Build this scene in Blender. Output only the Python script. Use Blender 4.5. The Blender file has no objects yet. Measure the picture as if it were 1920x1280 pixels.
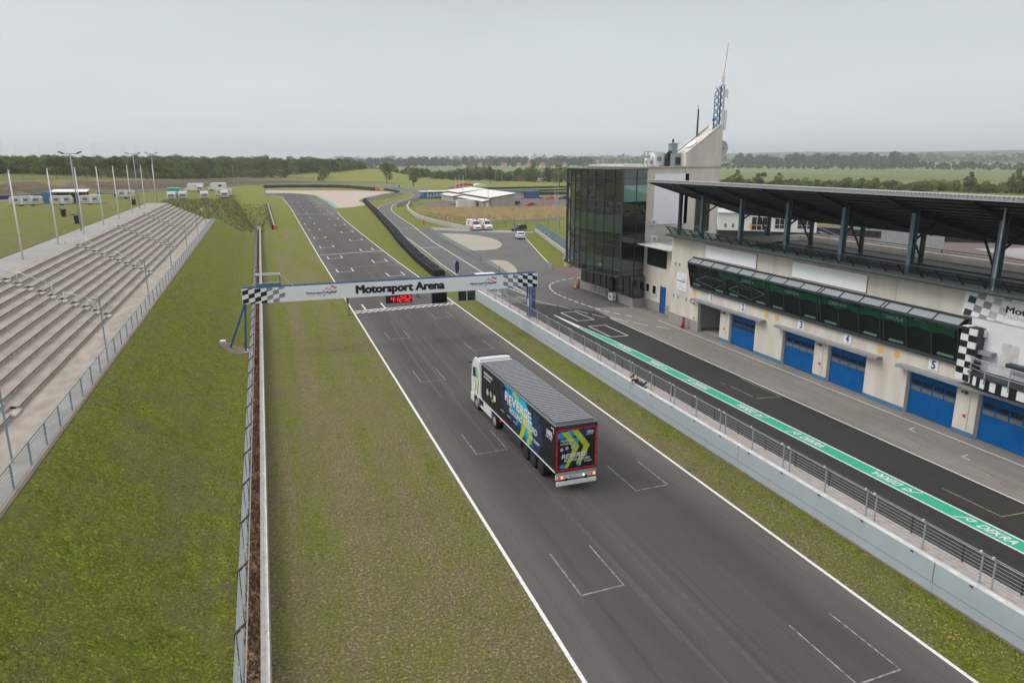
import bpy, bmesh, math, random
import numpy as np
from mathutils import Vector, Matrix
from mathutils.geometry import tessellate_polygon
random.seed(7); rng = np.random.default_rng(7)
SC = bpy.context.scene; COL = SC.collection
# ---------------------------------------------------------------- camera
CH = 18.2065
def make_camera():
    f, pitch, yaw, roll = 1353.17, 0.2461, 0.3273, -0.0024
    F = Vector((math.sin(yaw)*math.cos(pitch), math.cos(yaw)*math.cos(pitch), -math.sin(pitch)))
    R = Vector((math.cos(yaw), -math.sin(yaw), 0)); U = R.cross(F)
    R2 = R*math.cos(roll)+U*math.sin(roll); U2 = -R*math.sin(roll)+U*math.cos(roll)
    c = bpy.data.cameras.new('camera'); o = bpy.data.objects.new('camera', c); COL.objects.link(o)
    m = Matrix((R2, U2, -F)).transposed().to_4x4(); m.translation = (0, 0, CH); o.matrix_world = m
    c.sensor_width = 36; c.lens = f/1920*36; c.clip_start = 0.5; c.clip_end = 20000
    SC.camera = o
make_camera()
SC.view_settings.view_transform = 'Standard'; SC.view_settings.look = 'None'
SC.view_settings.exposure = 0.42; SC.view_settings.gamma = 1
# ---------------------------------------------------------------- world: overcast sky
SUN_EL, SUN_AZ = math.radians(50), math.radians(-68)     # azimuth from +Y towards +X
def make_world():
    w = bpy.data.worlds.new('World'); SC.world = w; w.use_nodes = True
    nt = w.node_tree; N = nt.nodes; L = nt.links; N.clear()
    out = N.new('ShaderNodeOutputWorld'); mix = N.new('ShaderNodeMixShader'); mix.inputs[0].default_value = 0.9
    sky = N.new('ShaderNodeTexSky'); sky.sky_type = 'NISHITA'; sky.sun_disc = False
    sky.sun_elevation = SUN_EL; sky.sun_rotation = SUN_AZ; sky.air_density = 1.5; sky.dust_density = 4; sky.altitude = 100
    b1 = N.new('ShaderNodeBackground'); b1.inputs[1].default_value = 0.09
    L.new(sky.outputs[0], b1.inputs[0])
    tc = N.new('ShaderNodeTexCoord'); sep = N.new('ShaderNodeSeparateXYZ'); L.new(tc.outputs['Generated'], sep.inputs[0])
    rp = N.new('ShaderNodeValToRGB'); L.new(sep.outputs[2], rp.inputs[0]); cr = rp.color_ramp
    cr.elements[0].position = 0.0; cr.elements[0].color = (.69, .735, .75, 1)
    cr.elements[1].position = 1.0; cr.elements[1].color = (.98, 1.0, 1.02, 1)
    e = cr.elements.new(.05); e.color = (.60, .64, .655, 1)
    e = cr.elements.new(.22); e.color = (.47, .50, .51, 1)
    e = cr.elements.new(.45); e.color = (.72, .745, .76, 1)
    mp = N.new('ShaderNodeMapping'); mp.inputs['Scale'].default_value = (2.2, 2.2, 9)
    L.new(tc.outputs['Generated'], mp.inputs[0])
    nz = N.new('ShaderNodeTexNoise'); nz.inputs['Scale'].default_value = 1.6; nz.inputs['Detail'].default_value = 5; L.new(mp.outputs[0], nz.inputs[0])
    mr = N.new('ShaderNodeMapRange'); mr.inputs[1].default_value = .3; mr.inputs[2].default_value = .75; mr.inputs[3].default_value = .955; mr.inputs[4].default_value = 1.045
    L.new(nz.outputs[0], mr.inputs[0])
    vm = N.new('ShaderNodeVectorMath'); vm.operation = 'SCALE'; L.new(rp.outputs[0], vm.inputs[0]); L.new(mr.outputs[0], vm.inputs['Scale'])
    b2 = N.new('ShaderNodeBackground'); b2.inputs[1].default_value = 1.0; L.new(vm.outputs[0], b2.inputs[0])
    L.new(b1.outputs[0], mix.inputs[1]); L.new(b2.outputs[0], mix.inputs[2]); L.new(mix.outputs[0], out.inputs[0])
    s = bpy.data.lights.new('sun', 'SUN'); s.energy = 1.3; s.angle = math.radians(28); s.color = (1, .965, .92)
    so = bpy.data.objects.new('sun', s); COL.objects.link(so)
    d = Vector((math.sin(SUN_AZ)*math.cos(SUN_EL), math.cos(SUN_AZ)*math.cos(SUN_EL), math.sin(SUN_EL)))
    so.rotation_euler = d.to_track_quat('Z', 'Y').to_euler()
make_world()
# ---------------------------------------------------------------- materials
def mat(name, col, rough=.7, metal=0., var=.12, scale=3., col2=None, bump=0., bscale=None, spec=.5, emit=None, estr=1., stretch=(1,1,1), detail=6, coord='Object'):
    m = bpy.data.materials.new(name); m.use_nodes = True; nt = m.node_tree; N = nt.nodes; L = nt.links
    b = N['Principled BSDF']; b.inputs['Roughness'].default_value = rough; b.inputs['Metallic'].default_value = metal
    b.inputs['Specular IOR Level'].default_value = spec
    c = tuple(col)+(1,)
    c2 = tuple(col2)+(1,) if col2 else tuple(max(0, v*(1-2*var)) for v in col)+(1,)
    g = N.new('ShaderNodeNewGeometry') if coord == 'World' else N.new('ShaderNodeTexCoord')
    src = g.outputs['Position'] if coord == 'World' else g.outputs['Object']
    mp = N.new('ShaderNodeMapping'); mp.inputs['Scale'].default_value = stretch; L.new(src, mp.inputs[0])
    nz = N.new('ShaderNodeTexNoise'); nz.inputs['Scale'].default_value = scale; nz.inputs['Detail'].default_value = detail; L.new(mp.outputs[0], nz.inputs[0])
    mr = N.new('ShaderNodeMapRange'); mr.inputs[1].default_value = .32; mr.inputs[2].default_value = .68; L.new(nz.outputs[0], mr.inputs[0])
    mx = N.new('ShaderNodeMix'); mx.data_type = 'RGBA'; mx.inputs[6].default_value = c; mx.inputs[7].default_value = c2
    L.new(mr.outputs[0], mx.inputs[0]); L.new(mx.outputs[2], b.inputs['Base Color'])
    if bump:
        n2 = N.new('ShaderNodeTexNoise'); n2.inputs['Scale'].default_value = bscale or scale*6; n2.inputs['Detail'].default_value = 4; L.new(mp.outputs[0], n2.inputs[0])
        bp = N.new('ShaderNodeBump'); bp.inputs['Strength'].default_value = bump; bp.inputs['Distance'].default_value = .05
        L.new(n2.outputs[0], bp.inputs['Height']); L.new(bp.outputs[0], b.inputs['Normal'])
    if emit: b.inputs['Emission Color'].default_value = tuple(emit)+(1,); b.inputs['Emission Strength'].default_value = estr
    return m
def mixnode(nt, fac, a, b):
    x = nt.nodes.new('ShaderNodeMix'); x.data_type = 'RGBA'
    for v, s in ((fac, 0), (a, 6), (b, 7)):
        if hasattr(v, 'links'): nt.links.new(v, x.inputs[s])
        else: x.inputs[s].default_value = v if s == 0 else tuple(v)+(1,)
    return x.outputs[2]
def noise(nt, vec, scale, lo=.35, hi=.65, detail=6, stretch=(1,1,1)):
    N = nt.nodes; L = nt.links
    mp = N.new('ShaderNodeMapping'); mp.inputs['Scale'].default_value = stretch; L.new(vec, mp.inputs[0])
    n = N.new('ShaderNodeTexNoise'); n.inputs['Scale'].default_value = scale; n.inputs['Detail'].default_value = detail; n.inputs['Roughness'].default_value = .65
    L.new(mp.outputs[0], n.inputs[0])
    r = N.new('ShaderNodeMapRange'); r.inputs[1].default_value = lo; r.inputs[2].default_value = hi; L.new(n.outputs[0], r.inputs[0])
    return r.outputs[0]
def mathn(nt, op, a, b):
    x = nt.nodes.new('ShaderNodeMath'); x.operation = op
    for i, v in enumerate((a, b)):
        if hasattr(v, 'links'): nt.links.new(v, x.inputs[i])
        else: x.inputs[i].default_value = v
    return x.outputs[0]
def terrain_mat():
    m = bpy.data.materials.new('grassland'); m.use_nodes = True; nt = m.node_tree; N = nt.nodes; L = nt.links
    b = N['Principled BSDF']; b.inputs['Roughness'].default_value = .95; b.inputs['Specular IOR Level'].default_value = .15
    p = N.new('ShaderNodeNewGeometry').outputs['Position']
    at = N.new('ShaderNodeVertexColor'); at.layer_name = 'zone'; sp = N.new('ShaderNodeSeparateColor'); L.new(at.outputs[0], sp.inputs[0])
    dry, crop, wood = sp.outputs[0], sp.outputs[1], sp.outputs[2]
    fine = noise(nt, p, 7., .40, .62, 5); mid = noise(nt, p, 1.5, .33, .67, 12); cl2 = noise(nt, p, 3.4, .50, .66, 9); big = noise(nt, p, .16, .35, .65, 5); streak = noise(nt, p, .55, .35, .65, 5, (1, .07, 1)); blot = noise(nt, p, .45, .5, .72, 6)
    g = mixnode(nt, mid, (.165, .220, .012), (.385, .430, .045)); g = mixnode(nt, mathn(nt, 'MULTIPLY', noise(nt, p, 4., .45, .7, 5), .6), g, (.40, .44, .075))
    g = mixnode(nt, mathn(nt, 'MULTIPLY', fine, .62), g, (.070, .100, .010)); g = mixnode(nt, mathn(nt, 'MULTIPLY', cl2, .5), g, (.42, .46, .06)); g = mixnode(nt, mathn(nt, 'MULTIPLY', noise(nt, p, .35, .42, .66, 8), .55), g, (.30, .27, .10))
    g = mixnode(nt, mathn(nt, 'MULTIPLY', blot, .75), g, (.27, .235, .11)); g = mixnode(nt, mathn(nt, 'MULTIPLY', noise(nt, p, .8, .61, .68, 6), .7), g, (.24, .185, .13))
    d = mixnode(nt, mid, (.60, .47, .27), (.38, .31, .165)); d = mixnode(nt, mathn(nt, 'MULTIPLY', noise(nt, p, 4., .45, .7, 5), .45), d, (.54, .47, .28)); d = mixnode(nt, mathn(nt, 'MULTIPLY', fine, .75), d, (.155, .130, .060)); d = mixnode(nt, mathn(nt, 'MULTIPLY', noise(nt, p, .5, .48, .70, 9), .6), d, (.25, .28, .07)); d = mixnode(nt, mathn(nt, 'MULTIPLY', noise(nt, p, 1.1, .60, .68, 6), .6), d, (.17, .125, .095))
    d = mixnode(nt, mathn(nt, 'MULTIPLY', big, .35), d, (.16, .17, .05))
    f1 = mathn(nt, 'MULTIPLY', mathn(nt, 'SUBTRACT', mathn(nt, 'ADD', dry, mathn(nt, 'MULTIPLY', mathn(nt, 'SUBTRACT', mathn(nt, 'ADD', streak, big), 1.0), .55)), .28), 1.7)
    f1 = mathn(nt, 'ADD', f1, mathn(nt, 'MULTIPLY', mathn(nt, 'SUBTRACT', mid, .5), .5))
    cl = N.new('ShaderNodeClamp'); L.new(f1, cl.inputs[0])
    c = mixnode(nt, mathn(nt, 'MULTIPLY', cl.outputs[0], mathn(nt, 'MINIMUM', mathn(nt, 'MULTIPLY', dry, 2.2), 1.)), g, d)
    br = mixnode(nt, noise(nt, p, .5, .35, .65, 6), (.25, .19, .12), (.17, .135, .08)); vv = N.new('ShaderNodeMapRange'); vv.inputs[1].default_value = 1.0; vv.inputs[2].default_value = 1.25; L.new(dry, vv.inputs[0]); c = mixnode(nt, vv.outputs[0], c, br)
    cc = mixnode(nt, noise(nt, p, .008, .4, .6, 3, (1, .25, 1)), (.165, .205, .070), (.24, .265, .115))
    cc = mixnode(nt, mathn(nt, 'MULTIPLY', noise(nt, p, .05, .35, .65, 5), .3), cc, (.15, .23, .08))
    c = mixnode(nt, crop, c, cc)
    c = mixnode(nt, wood, c, mixnode(nt, noise(nt, p, .006, .42, .58, 8), (.045, .075, .035), (.13, .17, .07)))
    L.new(c, b.inputs['Base Color'])
    bp = N.new('ShaderNodeBump'); bp.inputs['Strength'].default_value = 1.; bp.inputs['Distance'].default_value = .22
    h = mathn(nt, 'ADD', mathn(nt, 'MULTIPLY', fine, .8), mid); L.new(h, bp.inputs['Height']); L.new(bp.outputs[0], b.inputs['Normal'])
    return m
def asphalt_mat(name, c1, c2, dark, streaks=True, light=(.16, .15, .145)):
    m = bpy.data.materials.new(name); m.use_nodes = True; nt = m.node_tree; N = nt.nodes; L = nt.links
    b = N['Principled BSDF']; b.inputs['Roughness'].default_value = .82; b.inputs['Specular IOR Level'].default_value = .35
    p = N.new('ShaderNodeNewGeometry').outputs['Position']
    g = mixnode(nt, noise(nt, p, .12, .35, .65, 6), c1, c2)
    g = mixnode(nt, mathn(nt, 'MULTIPLY', noise(nt, p, 24., .3, .7, 3), .45), g, tuple(v*.45 for v in c1))
    g = mixnode(nt, mathn(nt, 'MULTIPLY', noise(nt, p, 11., .58, .75, 3), .35), g, light)
    if name == 'track asphalt':
        sx_ = N.new('ShaderNodeSeparateXYZ'); L.new(p, sx_.inputs[0]); e_ = mathn(nt, 'ABSOLUTE', mathn(nt, 'SUBTRACT', sx_.outputs[0], 15.9), 0.); r_ = N.new('ShaderNodeMapRange'); r_.inputs[1].default_value = 4.2; r_.inputs[2].default_value = 7.; r_.inputs[4].default_value = .75; L.new(e_, r_.inputs[0])
        g = mixnode(nt, mathn(nt, 'MULTIPLY', r_.outputs[0], noise(nt, p, .3, .2, .6, 4, (1,.2,1))), g, (.165, .148, .140))
    if streaks:
        g = mixnode(nt, mathn(nt, 'MULTIPLY', noise(nt, p, .42, .42, .68, 3, (1, .018, 1)), .6), g, dark)
        g = mixnode(nt, mathn(nt, 'MULTIPLY', noise(nt, p, 2.2, .54, .70, 4, (1, .012, 1)), .35), g, tuple(v*.7 for v in dark))
        g = mixnode(nt, mathn(nt, 'MULTIPLY', noise(nt, p, .5, .62, .64, 4, (.8, .3, 1)), .15), g, tuple(v*1.25 for v in c1))
    L.new(g, b.inputs['Base Color'])
    bp = N.new('ShaderNodeBump'); bp.inputs['Strength'].default_value = .35; bp.inputs['Distance'].default_value = .01
    L.new(noise(nt, p, 30., .3, .7, 2), bp.inputs['Height']); L.new(bp.outputs[0], b.inputs['Normal'])
    return m
def glass_mat(name, tint=(.35,.45,.4), clear=.5, dark=(.012,.018,.016), rough=.02, gloss=.12):
    m = bpy.data.materials.new(name); m.use_nodes = True; nt = m.node_tree; N = nt.nodes; L = nt.links
    out = N['Material Output']; b = N['Principled BSDF']; b.inputs['Base Color'].default_value = tuple(dark)+(1,); b.inputs['Roughness'].default_value = .5; b.inputs['Specular IOR Level'].default_value = .1
    tr = N.new('ShaderNodeBsdfTransparent'); tr.inputs[0].default_value = tuple(tint)+(1,)
    gl = N.new('ShaderNodeBsdfGlossy'); gl.inputs['Roughness'].default_value = rough; gl.inputs[0].default_value = (.9, 1, .96, 1)
    nz = noise(nt, N.new('ShaderNodeTexCoord').outputs['Object'], .7, 0, 1, 2)
    bp = N.new('ShaderNodeBump'); bp.inputs['Strength'].default_value = .12; bp.inputs['Distance'].default_value = .08; L.new(nz, bp.inputs['Height']); L.new(bp.outputs[0], gl.inputs['Normal'])
    m1 = N.new('ShaderNodeMixShader'); m1.inputs[0].default_value = clear; L.new(b.outputs[0], m1.inputs[1]); L.new(tr.outputs[0], m1.inputs[2])
    lw = N.new('ShaderNodeLayerWeight'); fa = mathn(nt, 'ADD', mathn(nt, 'MULTIPLY', mathn(nt, 'POWER', lw.outputs['Facing'], 5.), .9), gloss+.045)
    m2 = N.new('ShaderNodeMixShader'); L.new(fa, m2.inputs[0]); L.new(m1.outputs[0], m2.inputs[1]); L.new(gl.outputs[0], m2.inputs[2])
    L.new(m2.outputs[0], out.inputs[0]); return m
def leaf_mat(name, a, b_, c_):
    m = bpy.data.materials.new(name); m.use_nodes = True; nt = m.node_tree; N = nt.nodes; L = nt.links
    b = N['Principled BSDF']; b.inputs['Roughness'].default_value = .9; b.inputs['Specular IOR Level'].default_value = .05
    p = N.new('ShaderNodeTexCoord').outputs['Object']; oi = N.new('ShaderNodeObjectInfo')
    c = mixnode(nt, noise(nt, p, .55, .35, .65, 4), a, b_); c = mixnode(nt, noise(nt, p, 3., .4, .7, 3), c, c_)
    hs = N.new('ShaderNodeHueSaturation'); L.new(c, hs.inputs['Color'])
    r = N.new('ShaderNodeMapRange'); r.inputs[3].default_value = .62; r.inputs[4].default_value = 1.45; L.new(oi.outputs['Random'], r.inputs[0]); L.new(r.outputs[0], hs.inputs['Value'])
    r2 = N.new('ShaderNodeMapRange'); r2.inputs[3].default_value = .485; r2.inputs[4].default_value = .515; L.new(oi.outputs['Random'], r2.inputs[0]); L.new(r2.outputs[0], hs.inputs['Hue'])
    L.new(hs.outputs[0], b.inputs['Base Color']); return m
M = dict(
 terrain=terrain_mat(),
 track=asphalt_mat('track asphalt', (.074,.067,.063), (.092,.084,.079), (.044,.040,.038), light=(.18,.17,.16)),
 pit=asphalt_mat('pit asphalt', (.036,.035,.031), (.050,.048,.043), (.020,.020,.018), light=(.10,.098,.09)),
 road=asphalt_mat('road asphalt', (.115,.110,.106), (.14,.135,.13), (.10,.096,.093), False, light=(.22,.21,.20)),
 apron=asphalt_mat('concrete apron', (.25,.225,.20), (.33,.30,.275), (.13,.12,.105), True, light=(.36,.33,.31)),
 beige=asphalt_mat('beige gravel', (.42,.37,.31), (.36,.32,.27), (.3,.27,.22), False, light=(.5,.45,.38)),
 gravel=asphalt_mat('pink gravel trap', (.52,.42,.36), (.46,.37,.31), (.3,.27,.22), False, light=(.6,.5,.43)),
 redslab=asphalt_mat('red brown paving', (.13,.095,.088), (.17,.125,.115), (.1,.1,.1), False, light=(.22,.17,.16)),
 plaza=asphalt_mat('grey plaza gravel', (.30,.285,.27), (.36,.34,.32), (.2,.2,.2), False, light=(.42,.40,.38)),
 paintw=mat('white road paint', (.80,.78,.76), .6, scale=7, col2=(.56,.54,.52), coord='World', detail=8),
 paintold=mat('worn white paint', (.33,.32,.30), .7, scale=5, col2=(.082,.075,.070), coord='World', detail=3),
 paintred=mat('faded red paint', (.30,.16,.14), .7, scale=5, col2=(.14,.12,.115), coord='World'),
 painty=mat('worn yellow paint', (.38,.38,.16), .7, scale=6, col2=(.12,.12,.09), coord='World'),
 green=mat('green lane paint', (.015,.42,.22), .55, scale=2.2, col2=(.05,.36,.22), coord='World'),
 wallpaint=mat('pale blue grey painted wall', (.42,.475,.53), .6, scale=.6, col2=(.38,.43,.475), coord='World'),
 walltop=mat('worn whitish wall top', (.66,.66,.65), .8, scale=2.5, col2=(.48,.46,.44), coord='World'),
 slab=mat('pinkish concrete slab', (.40,.35,.325), .9, scale=3, col2=(.31,.27,.25), coord='World', bump=.2),
 conc=mat('beige concrete', (.67,.62,.55), .85, scale=.9, col2=(.53,.485,.43), coord='World', bump=.1, bscale=6, stretch=(1,1,.22)),
 concd=mat('grey plinth concrete', (.33,.305,.295), .85, scale=.8, col2=(.27,.25,.245), coord='World'),
 conct=mat('terrace concrete', (.35,.302,.262), .9, scale=1.5, col2=(.25,.212,.182), coord='World', bump=.3, stretch=(1,.35,1)),
 concr=mat('weathered riser concrete', (.50,.46,.41), .9, scale=1.6, col2=(.26,.235,.205), coord='World', stretch=(1,2.2,1)),
 concw=mat('old concrete barrier', (.47,.46,.45), .85, scale=1.5, col2=(.35,.32,.29), coord='World'),
 steel=mat('galvanised steel', (.40,.43,.45), .5, .25, scale=4),
 ribs=mat('grey trailer roof', (.27,.275,.29), .5, .2, scale=4), ribgap=mat('dark roof gaps', (.05,.05,.055), .7),
 steelb=mat('blue grey painted steel', (.26,.34,.39), .55, .1, scale=3),
 railg=mat('light grey railing', (.62,.64,.66), .5, .3, scale=3),
 dsteel=mat('dark grey steel', (.055,.068,.075), .5, .3, scale=2),
 roofsteel=mat('dark roof sheeting', (.045,.045,.042), .6, .3, scale=.6, col2=(.03,.03,.028)),
 colsteel=mat('blue grey column paint', (.14,.19,.22), .5, .2, scale=1.5),
 white=mat('white paint', (.74,.75,.76), .45, var=.03, scale=1.5),
 sheet=mat('white banner sheet', (.86,.87,.89), .6, var=.03, scale=2, bump=.15, bscale=1.2),
 black=mat('black rubber', (.015,.015,.016), .75, var=.2, scale=6, bump=.4, bscale=12),
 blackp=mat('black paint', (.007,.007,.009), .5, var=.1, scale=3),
 blue=mat('blue steel paint', (.035,.115,.30), .45, .1, scale=2, col2=(.03,.09,.22)),
 bluedoor=mat('blue door panels', (.0,.105,.34), .55, scale=1.2, col2=(.0,.085,.28), spec=.2),
 bluesoc=mat('faded blue skirting', (.05,.19,.36), .7, scale=2, col2=(.06,.15,.26)),
 red=mat('red', (.55,.03,.04), .5, var=.06), redt=mat('bright red reflective', (.75,.01,.03), .4, var=.03),
 orange=mat('orange', (.80,.42,.12), .55, var=.06, scale=6), orangek=mat('red orange plastic', (.8,.13,.04), .6),
 darkwin=mat('dark window', (.012,.014,.015), .08, spec=.8, var=.05), greywin=mat('grey window with painted reflection', (.19,.18,.165), .3, scale=3),  # grey window tone carries painted reflections
 navy=mat('navy lettering', (.02,.02,.12), .6, var=.05), ink=mat('black lettering', (.012,.012,.02), .6, var=.05), pale=mat('pale grey lettering', (.55,.56,.58), .6),
 grey=mat('mid grey', (.30,.31,.32), .6), bannerg=mat('dark green banner cloth', (.008,.17,.09), .6, scale=2), cap=mat('dark green grey metal', (.10,.12,.12), .5, .2, scale=2), lgrey=mat('light grey print', (.50,.50,.52), .6, var=.04), mgrey=mat('faded grey print', (.30,.29,.31), .6, var=.1, scale=1.5),
 turq=mat('turquoise plastic', (.0,.46,.38), .5, var=.04), rust=mat('rust brown steel', (.105,.07,.055), .8, scale=4), dead=mat('dead brown weeds', (.36,.21,.13), .95, scale=3, col2=(.14,.09,.06), coord='World', bump=1., bscale=14),
 soil=mat('bare soil', (.22,.16,.13), .95, scale=2, col2=(.15,.12,.09), coord='World', bump=.8), tan=mat('tan reeds', (.56,.44,.24), .95, scale=.5, col2=(.42,.32,.17), coord='World'),
 skin=mat('skin', (.50,.29,.21), .6, var=.05), hair=mat('dark hair', (.03,.02,.015), .8), jeans=mat('dark blue denim', (.02,.03,.06), .85), shirt=mat('black cloth', (.008,.008,.01), .9),
 facade=glass_mat('dark reflective facade glass', clear=.22, tint=(.10,.16,.13), dark=(.010,.012,.010), gloss=.05),
 facadeg=glass_mat('greenish vision glass', clear=.0, dark=(.022,.040,.030), gloss=.06),
 facadel=glass_mat('pale green blind glass', clear=.0, dark=(.17,.29,.25), gloss=.04),
 gglass=glass_mat('gallery glass', clear=.85, tint=(.60,.78,.70), dark=(.004,.006,.005), gloss=.0),
 rglass=mat('roof glass with painted sky reflection', (.34,.37,.39), .12, spec=.9, var=.04, scale=.4),  # grey base colour stands in for sky reflected by the panes
 railglass=glass_mat('green tinted rail glass', clear=.85, tint=(.55,.68,.64), gloss=.02),
 lroof=mat('pale roof sheet', (.72,.70,.67), .6, var=.05, scale=.4, coord='World'), hall=mat('grey beige cladding', (.40,.385,.35), .7, var=.05, scale=.4, coord='World'),
 leaf=leaf_mat('broadleaf foliage', (.115,.155,.026), (.060,.092,.016), (.19,.22,.045)),
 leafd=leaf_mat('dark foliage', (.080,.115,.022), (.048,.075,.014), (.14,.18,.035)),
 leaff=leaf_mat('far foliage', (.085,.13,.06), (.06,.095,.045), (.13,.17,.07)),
 bark=mat('bark', (.10,.075,.055), .9, scale=3), tile=mat('orange roof tiles', (.42,.13,.07), .8, scale=2), render=mat('cream render', (.55,.52,.46), .8),
 led=mat('red lamp digits', (.3,.0,.0), .5, emit=(1,.01,.03), estr=1.4), lampw=mat('lit white lamp', (.8,.8,.9), .4, emit=(1,.95,1), estr=.9), lampr=mat('lit red lamp', (.6,.0,.01), .4, emit=(1,.02,.03), estr=.5), lampo=mat('warm lamp glow', (.9,.4,.2), .4, emit=(1,.45,.3), estr=.8),
)
# ---------------------------------------------------------------- mesh helpers
ORG = {}
def setp(o, label=None, cat=None, group=None, kind=None):
    for k, v in (('label', label), ('category', cat), ('group', group), ('kind', kind)):
        if v: o[k] = v
    return o
def thing(name, label, cat, loc=(0,0,0), group=None, rz=0.):
    o = bpy.data.objects.new(name, None); o.empty_display_size = .2; COL.objects.link(o); o.location = loc; o.rotation_euler = (0,0,rz)
    ORG[o.name] = Vector((0,0,0)) if rz else Vector(loc)
    return setp(o, label, cat, group)
class MB:
    def __init__(s): s.v = []; s.f = []; s.m = []; s.k = 0
    def mi(s, k): s.k = k; return s
    def add(s, vs, fs):
        n = len(s.v); s.v += [tuple(v) for v in vs]; s.f += [tuple(n+i for i in f) for f in fs]; s.m += [s.k]*len(fs); return s
    def box(s, x0, x1, y0, y1, z0, z1):
        if x0 > x1: x0, x1 = x1, x0
        if y0 > y1: y0, y1 = y1, y0
        if z0 > z1: z0, z1 = z1, z0
        return s.add([(x0,y0,z0),(x1,y0,z0),(x1,y1,z0),(x0,y1,z0),(x0,y0,z1),(x1,y0,z1),(x1,y1,z1),(x0,y1,z1)],
                     [(0,3,2,1),(4,5,6,7),(0,1,5,4),(1,2,6,5),(2,3,7,6),(3,0,4,7)])
    def obox(s, c, ax, ay, az):      # centre and three half-axis vectors
        c = Vector(c); ax = Vector(ax); ay = Vector(ay); az = Vector(az)
        vs = [c+i*ax+j*ay+k*az for k in (-1,1) for i, j in ((-1,-1),(1,-1),(1,1),(-1,1))]
        return s.add(vs, [(0,3,2,1),(4,5,6,7),(0,1,5,4),(1,2,6,5),(2,3,7,6),(3,0,4,7)])
    def bar(s, p, q, w, h=None):
        p = Vector(p); q = Vector(q); d = q-p; h = h or w
        up = Vector((0,0,1)) if abs(d.normalized().z) < .95 else Vector((0,1,0))
        a = d.cross(up).normalized()*w/2; b = a.cross(d).normalized()*h/2
        return s.obox((p+q)/2, d/2, a, b)
    def cyl(s, p, q, r, r2=None, n=10, cap=True):
        p = Vector(p); q = Vector(q); d = (q-p).normalized(); r2 = r if r2 is None else r2
        up = Vector((0,0,1)) if abs(d.z) < .95 else Vector((1,0,0))
        a = d.cross(up).normalized(); b = d.cross(a)
        vs = []; fs = []
        for c, R in ((p, r), (q, r2)):
            vs += [c+a*math.cos(2*math.pi*i/n)*R+b*math.sin(2*math.pi*i/n)*R for i in range(n)]
        fs = [(i, (i+1) % n, n+(i+1) % n, n+i) for i in range(n)]
        if cap: fs += [tuple(range(n-1,-1,-1)), tuple(range(n, 2*n))]
        return s.add(vs, fs)
    def tube(s, pts, r, n=6):
        for a, b in zip(pts[:-1], pts[1:]): s.cyl(a, b, r, n=n)
        return s
    def poly(s, pts, z=None):        # filled polygon, possibly concave
        P = [Vector(p) if z is None else Vector((p[0], p[1], z)) for p in pts]
        t = tessellate_polygon([P]); fs = []
        for f in t:
            n = (P[f[1]]-P[f[0]]).cross(P[f[2]]-P[f[0]])
            fs.append(tuple(f) if n.z >= 0 else tuple(reversed(f)))
        return s.add(P, fs)
    def prism(s, pts, d):            # pts: planar 3D loop, d: extrusion vector
        P = [Vector(p) for p in pts]; d = Vector(d); n = len(P)
        t = [tuple(f) for f in tessellate_polygon([P])]
        return s.add(P+[p+d for p in P], [f for f in t]+[tuple(n+i for i in reversed(f)) for f in t]+[(i, (i+1) % n, n+(i+1) % n, n+i) for i in range(n)])
    def ribbon(s, pts, w, z=.012):
        for a, b in zip(pts[:-1], pts[1:]):
            a = Vector((a[0], a[1], z)); b = Vector((b[0], b[1], z)); d = (b-a).normalized(); n = Vector((-d.y, d.x, 0))*w/2
            s.add([a-n, b-n, b+n, a+n], [(0,1,2,3)])
        return s
    def wall(s, pts, t, z0, z1):     # wall along a 2D path; pts may hold own base z
        for a, b in zip(pts[:-1], pts[1:]):
            za = a[2] if len(a) > 2 else 0; zb = b[2] if len(b) > 2 else 0
            d = Vector((b[0]-a[0], b[1]-a[1], 0)).normalized(); n = Vector((-d.y, d.x, 0))*t/2
            A = Vector((a[0], a[1], 0)); B = Vector((b[0], b[1], 0)); Z = Vector((0,0,1))
            s.add([A-n+Z*(za+z0), B-n+Z*(zb+z0), B+n+Z*(zb+z0), A+n+Z*(za+z0), A-n+Z*(za+z1), B-n+Z*(zb+z1), B+n+Z*(zb+z1), A+n+Z*(za+z1)],
                  [(0,3,2,1),(4,5,6,7),(0,1,5,4),(1,2,6,5),(2,3,7,6),(3,0,4,7)])
        return s
    def build_each(s, name, ms, parent=None, nf=6, nv=8, **k):   # one object per box
        for i in range(len(s.f)//nf):
            q = MB(); q.v = s.v[i*nv:(i+1)*nv]; q.f = [tuple(a-i*nv for a in f) for f in s.f[i*nf:(i+1)*nf]]; q.m = s.m[i*nf:(i+1)*nf]; o = q.build(name, ms, parent, **k)
        return o
    def build(s, name, ms, parent=None, label=None, smooth=False, fix=True):
        org = Vector((0,0,0))
        if parent is not None: org = ORG.get(parent.name, org)
        me = bpy.data.meshes.new(name); me.from_pydata([(v[0]-org.x, v[1]-org.y, v[2]-org.z) for v in s.v], [], s.f)
        ms = ms if isinstance(ms, (list, tuple)) else [ms]
        for k in ms: me.materials.append(M[k] if isinstance(k, str) else k)
        me.polygons.foreach_set('material_index', s.m)
        if smooth: me.polygons.foreach_set('use_smooth', [True]*len(s.f))
        if fix:
            bm = bmesh.new(); bm.from_mesh(me); bmesh.ops.recalc_face_normals(bm, faces=bm.faces); bm.to_mesh(me); bm.free()
        me.update()
        o = bpy.data.objects.new(name, me); COL.objects.link(o)
        if parent is not None: o.parent = parent
        ORG[o.name] = org
        if label: o['label'] = label
        return o
def single(mb, name, ms, label, cat, group=None, kind=None, **k):   # a thing that is one mesh
    return setp(mb.build(name, ms, **k), label, cat, group, kind)
def struct(mb, name, ms, **k):
    o = mb.build(name, ms, fix=False, **k); o['kind'] = 'structure'; return o
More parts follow.
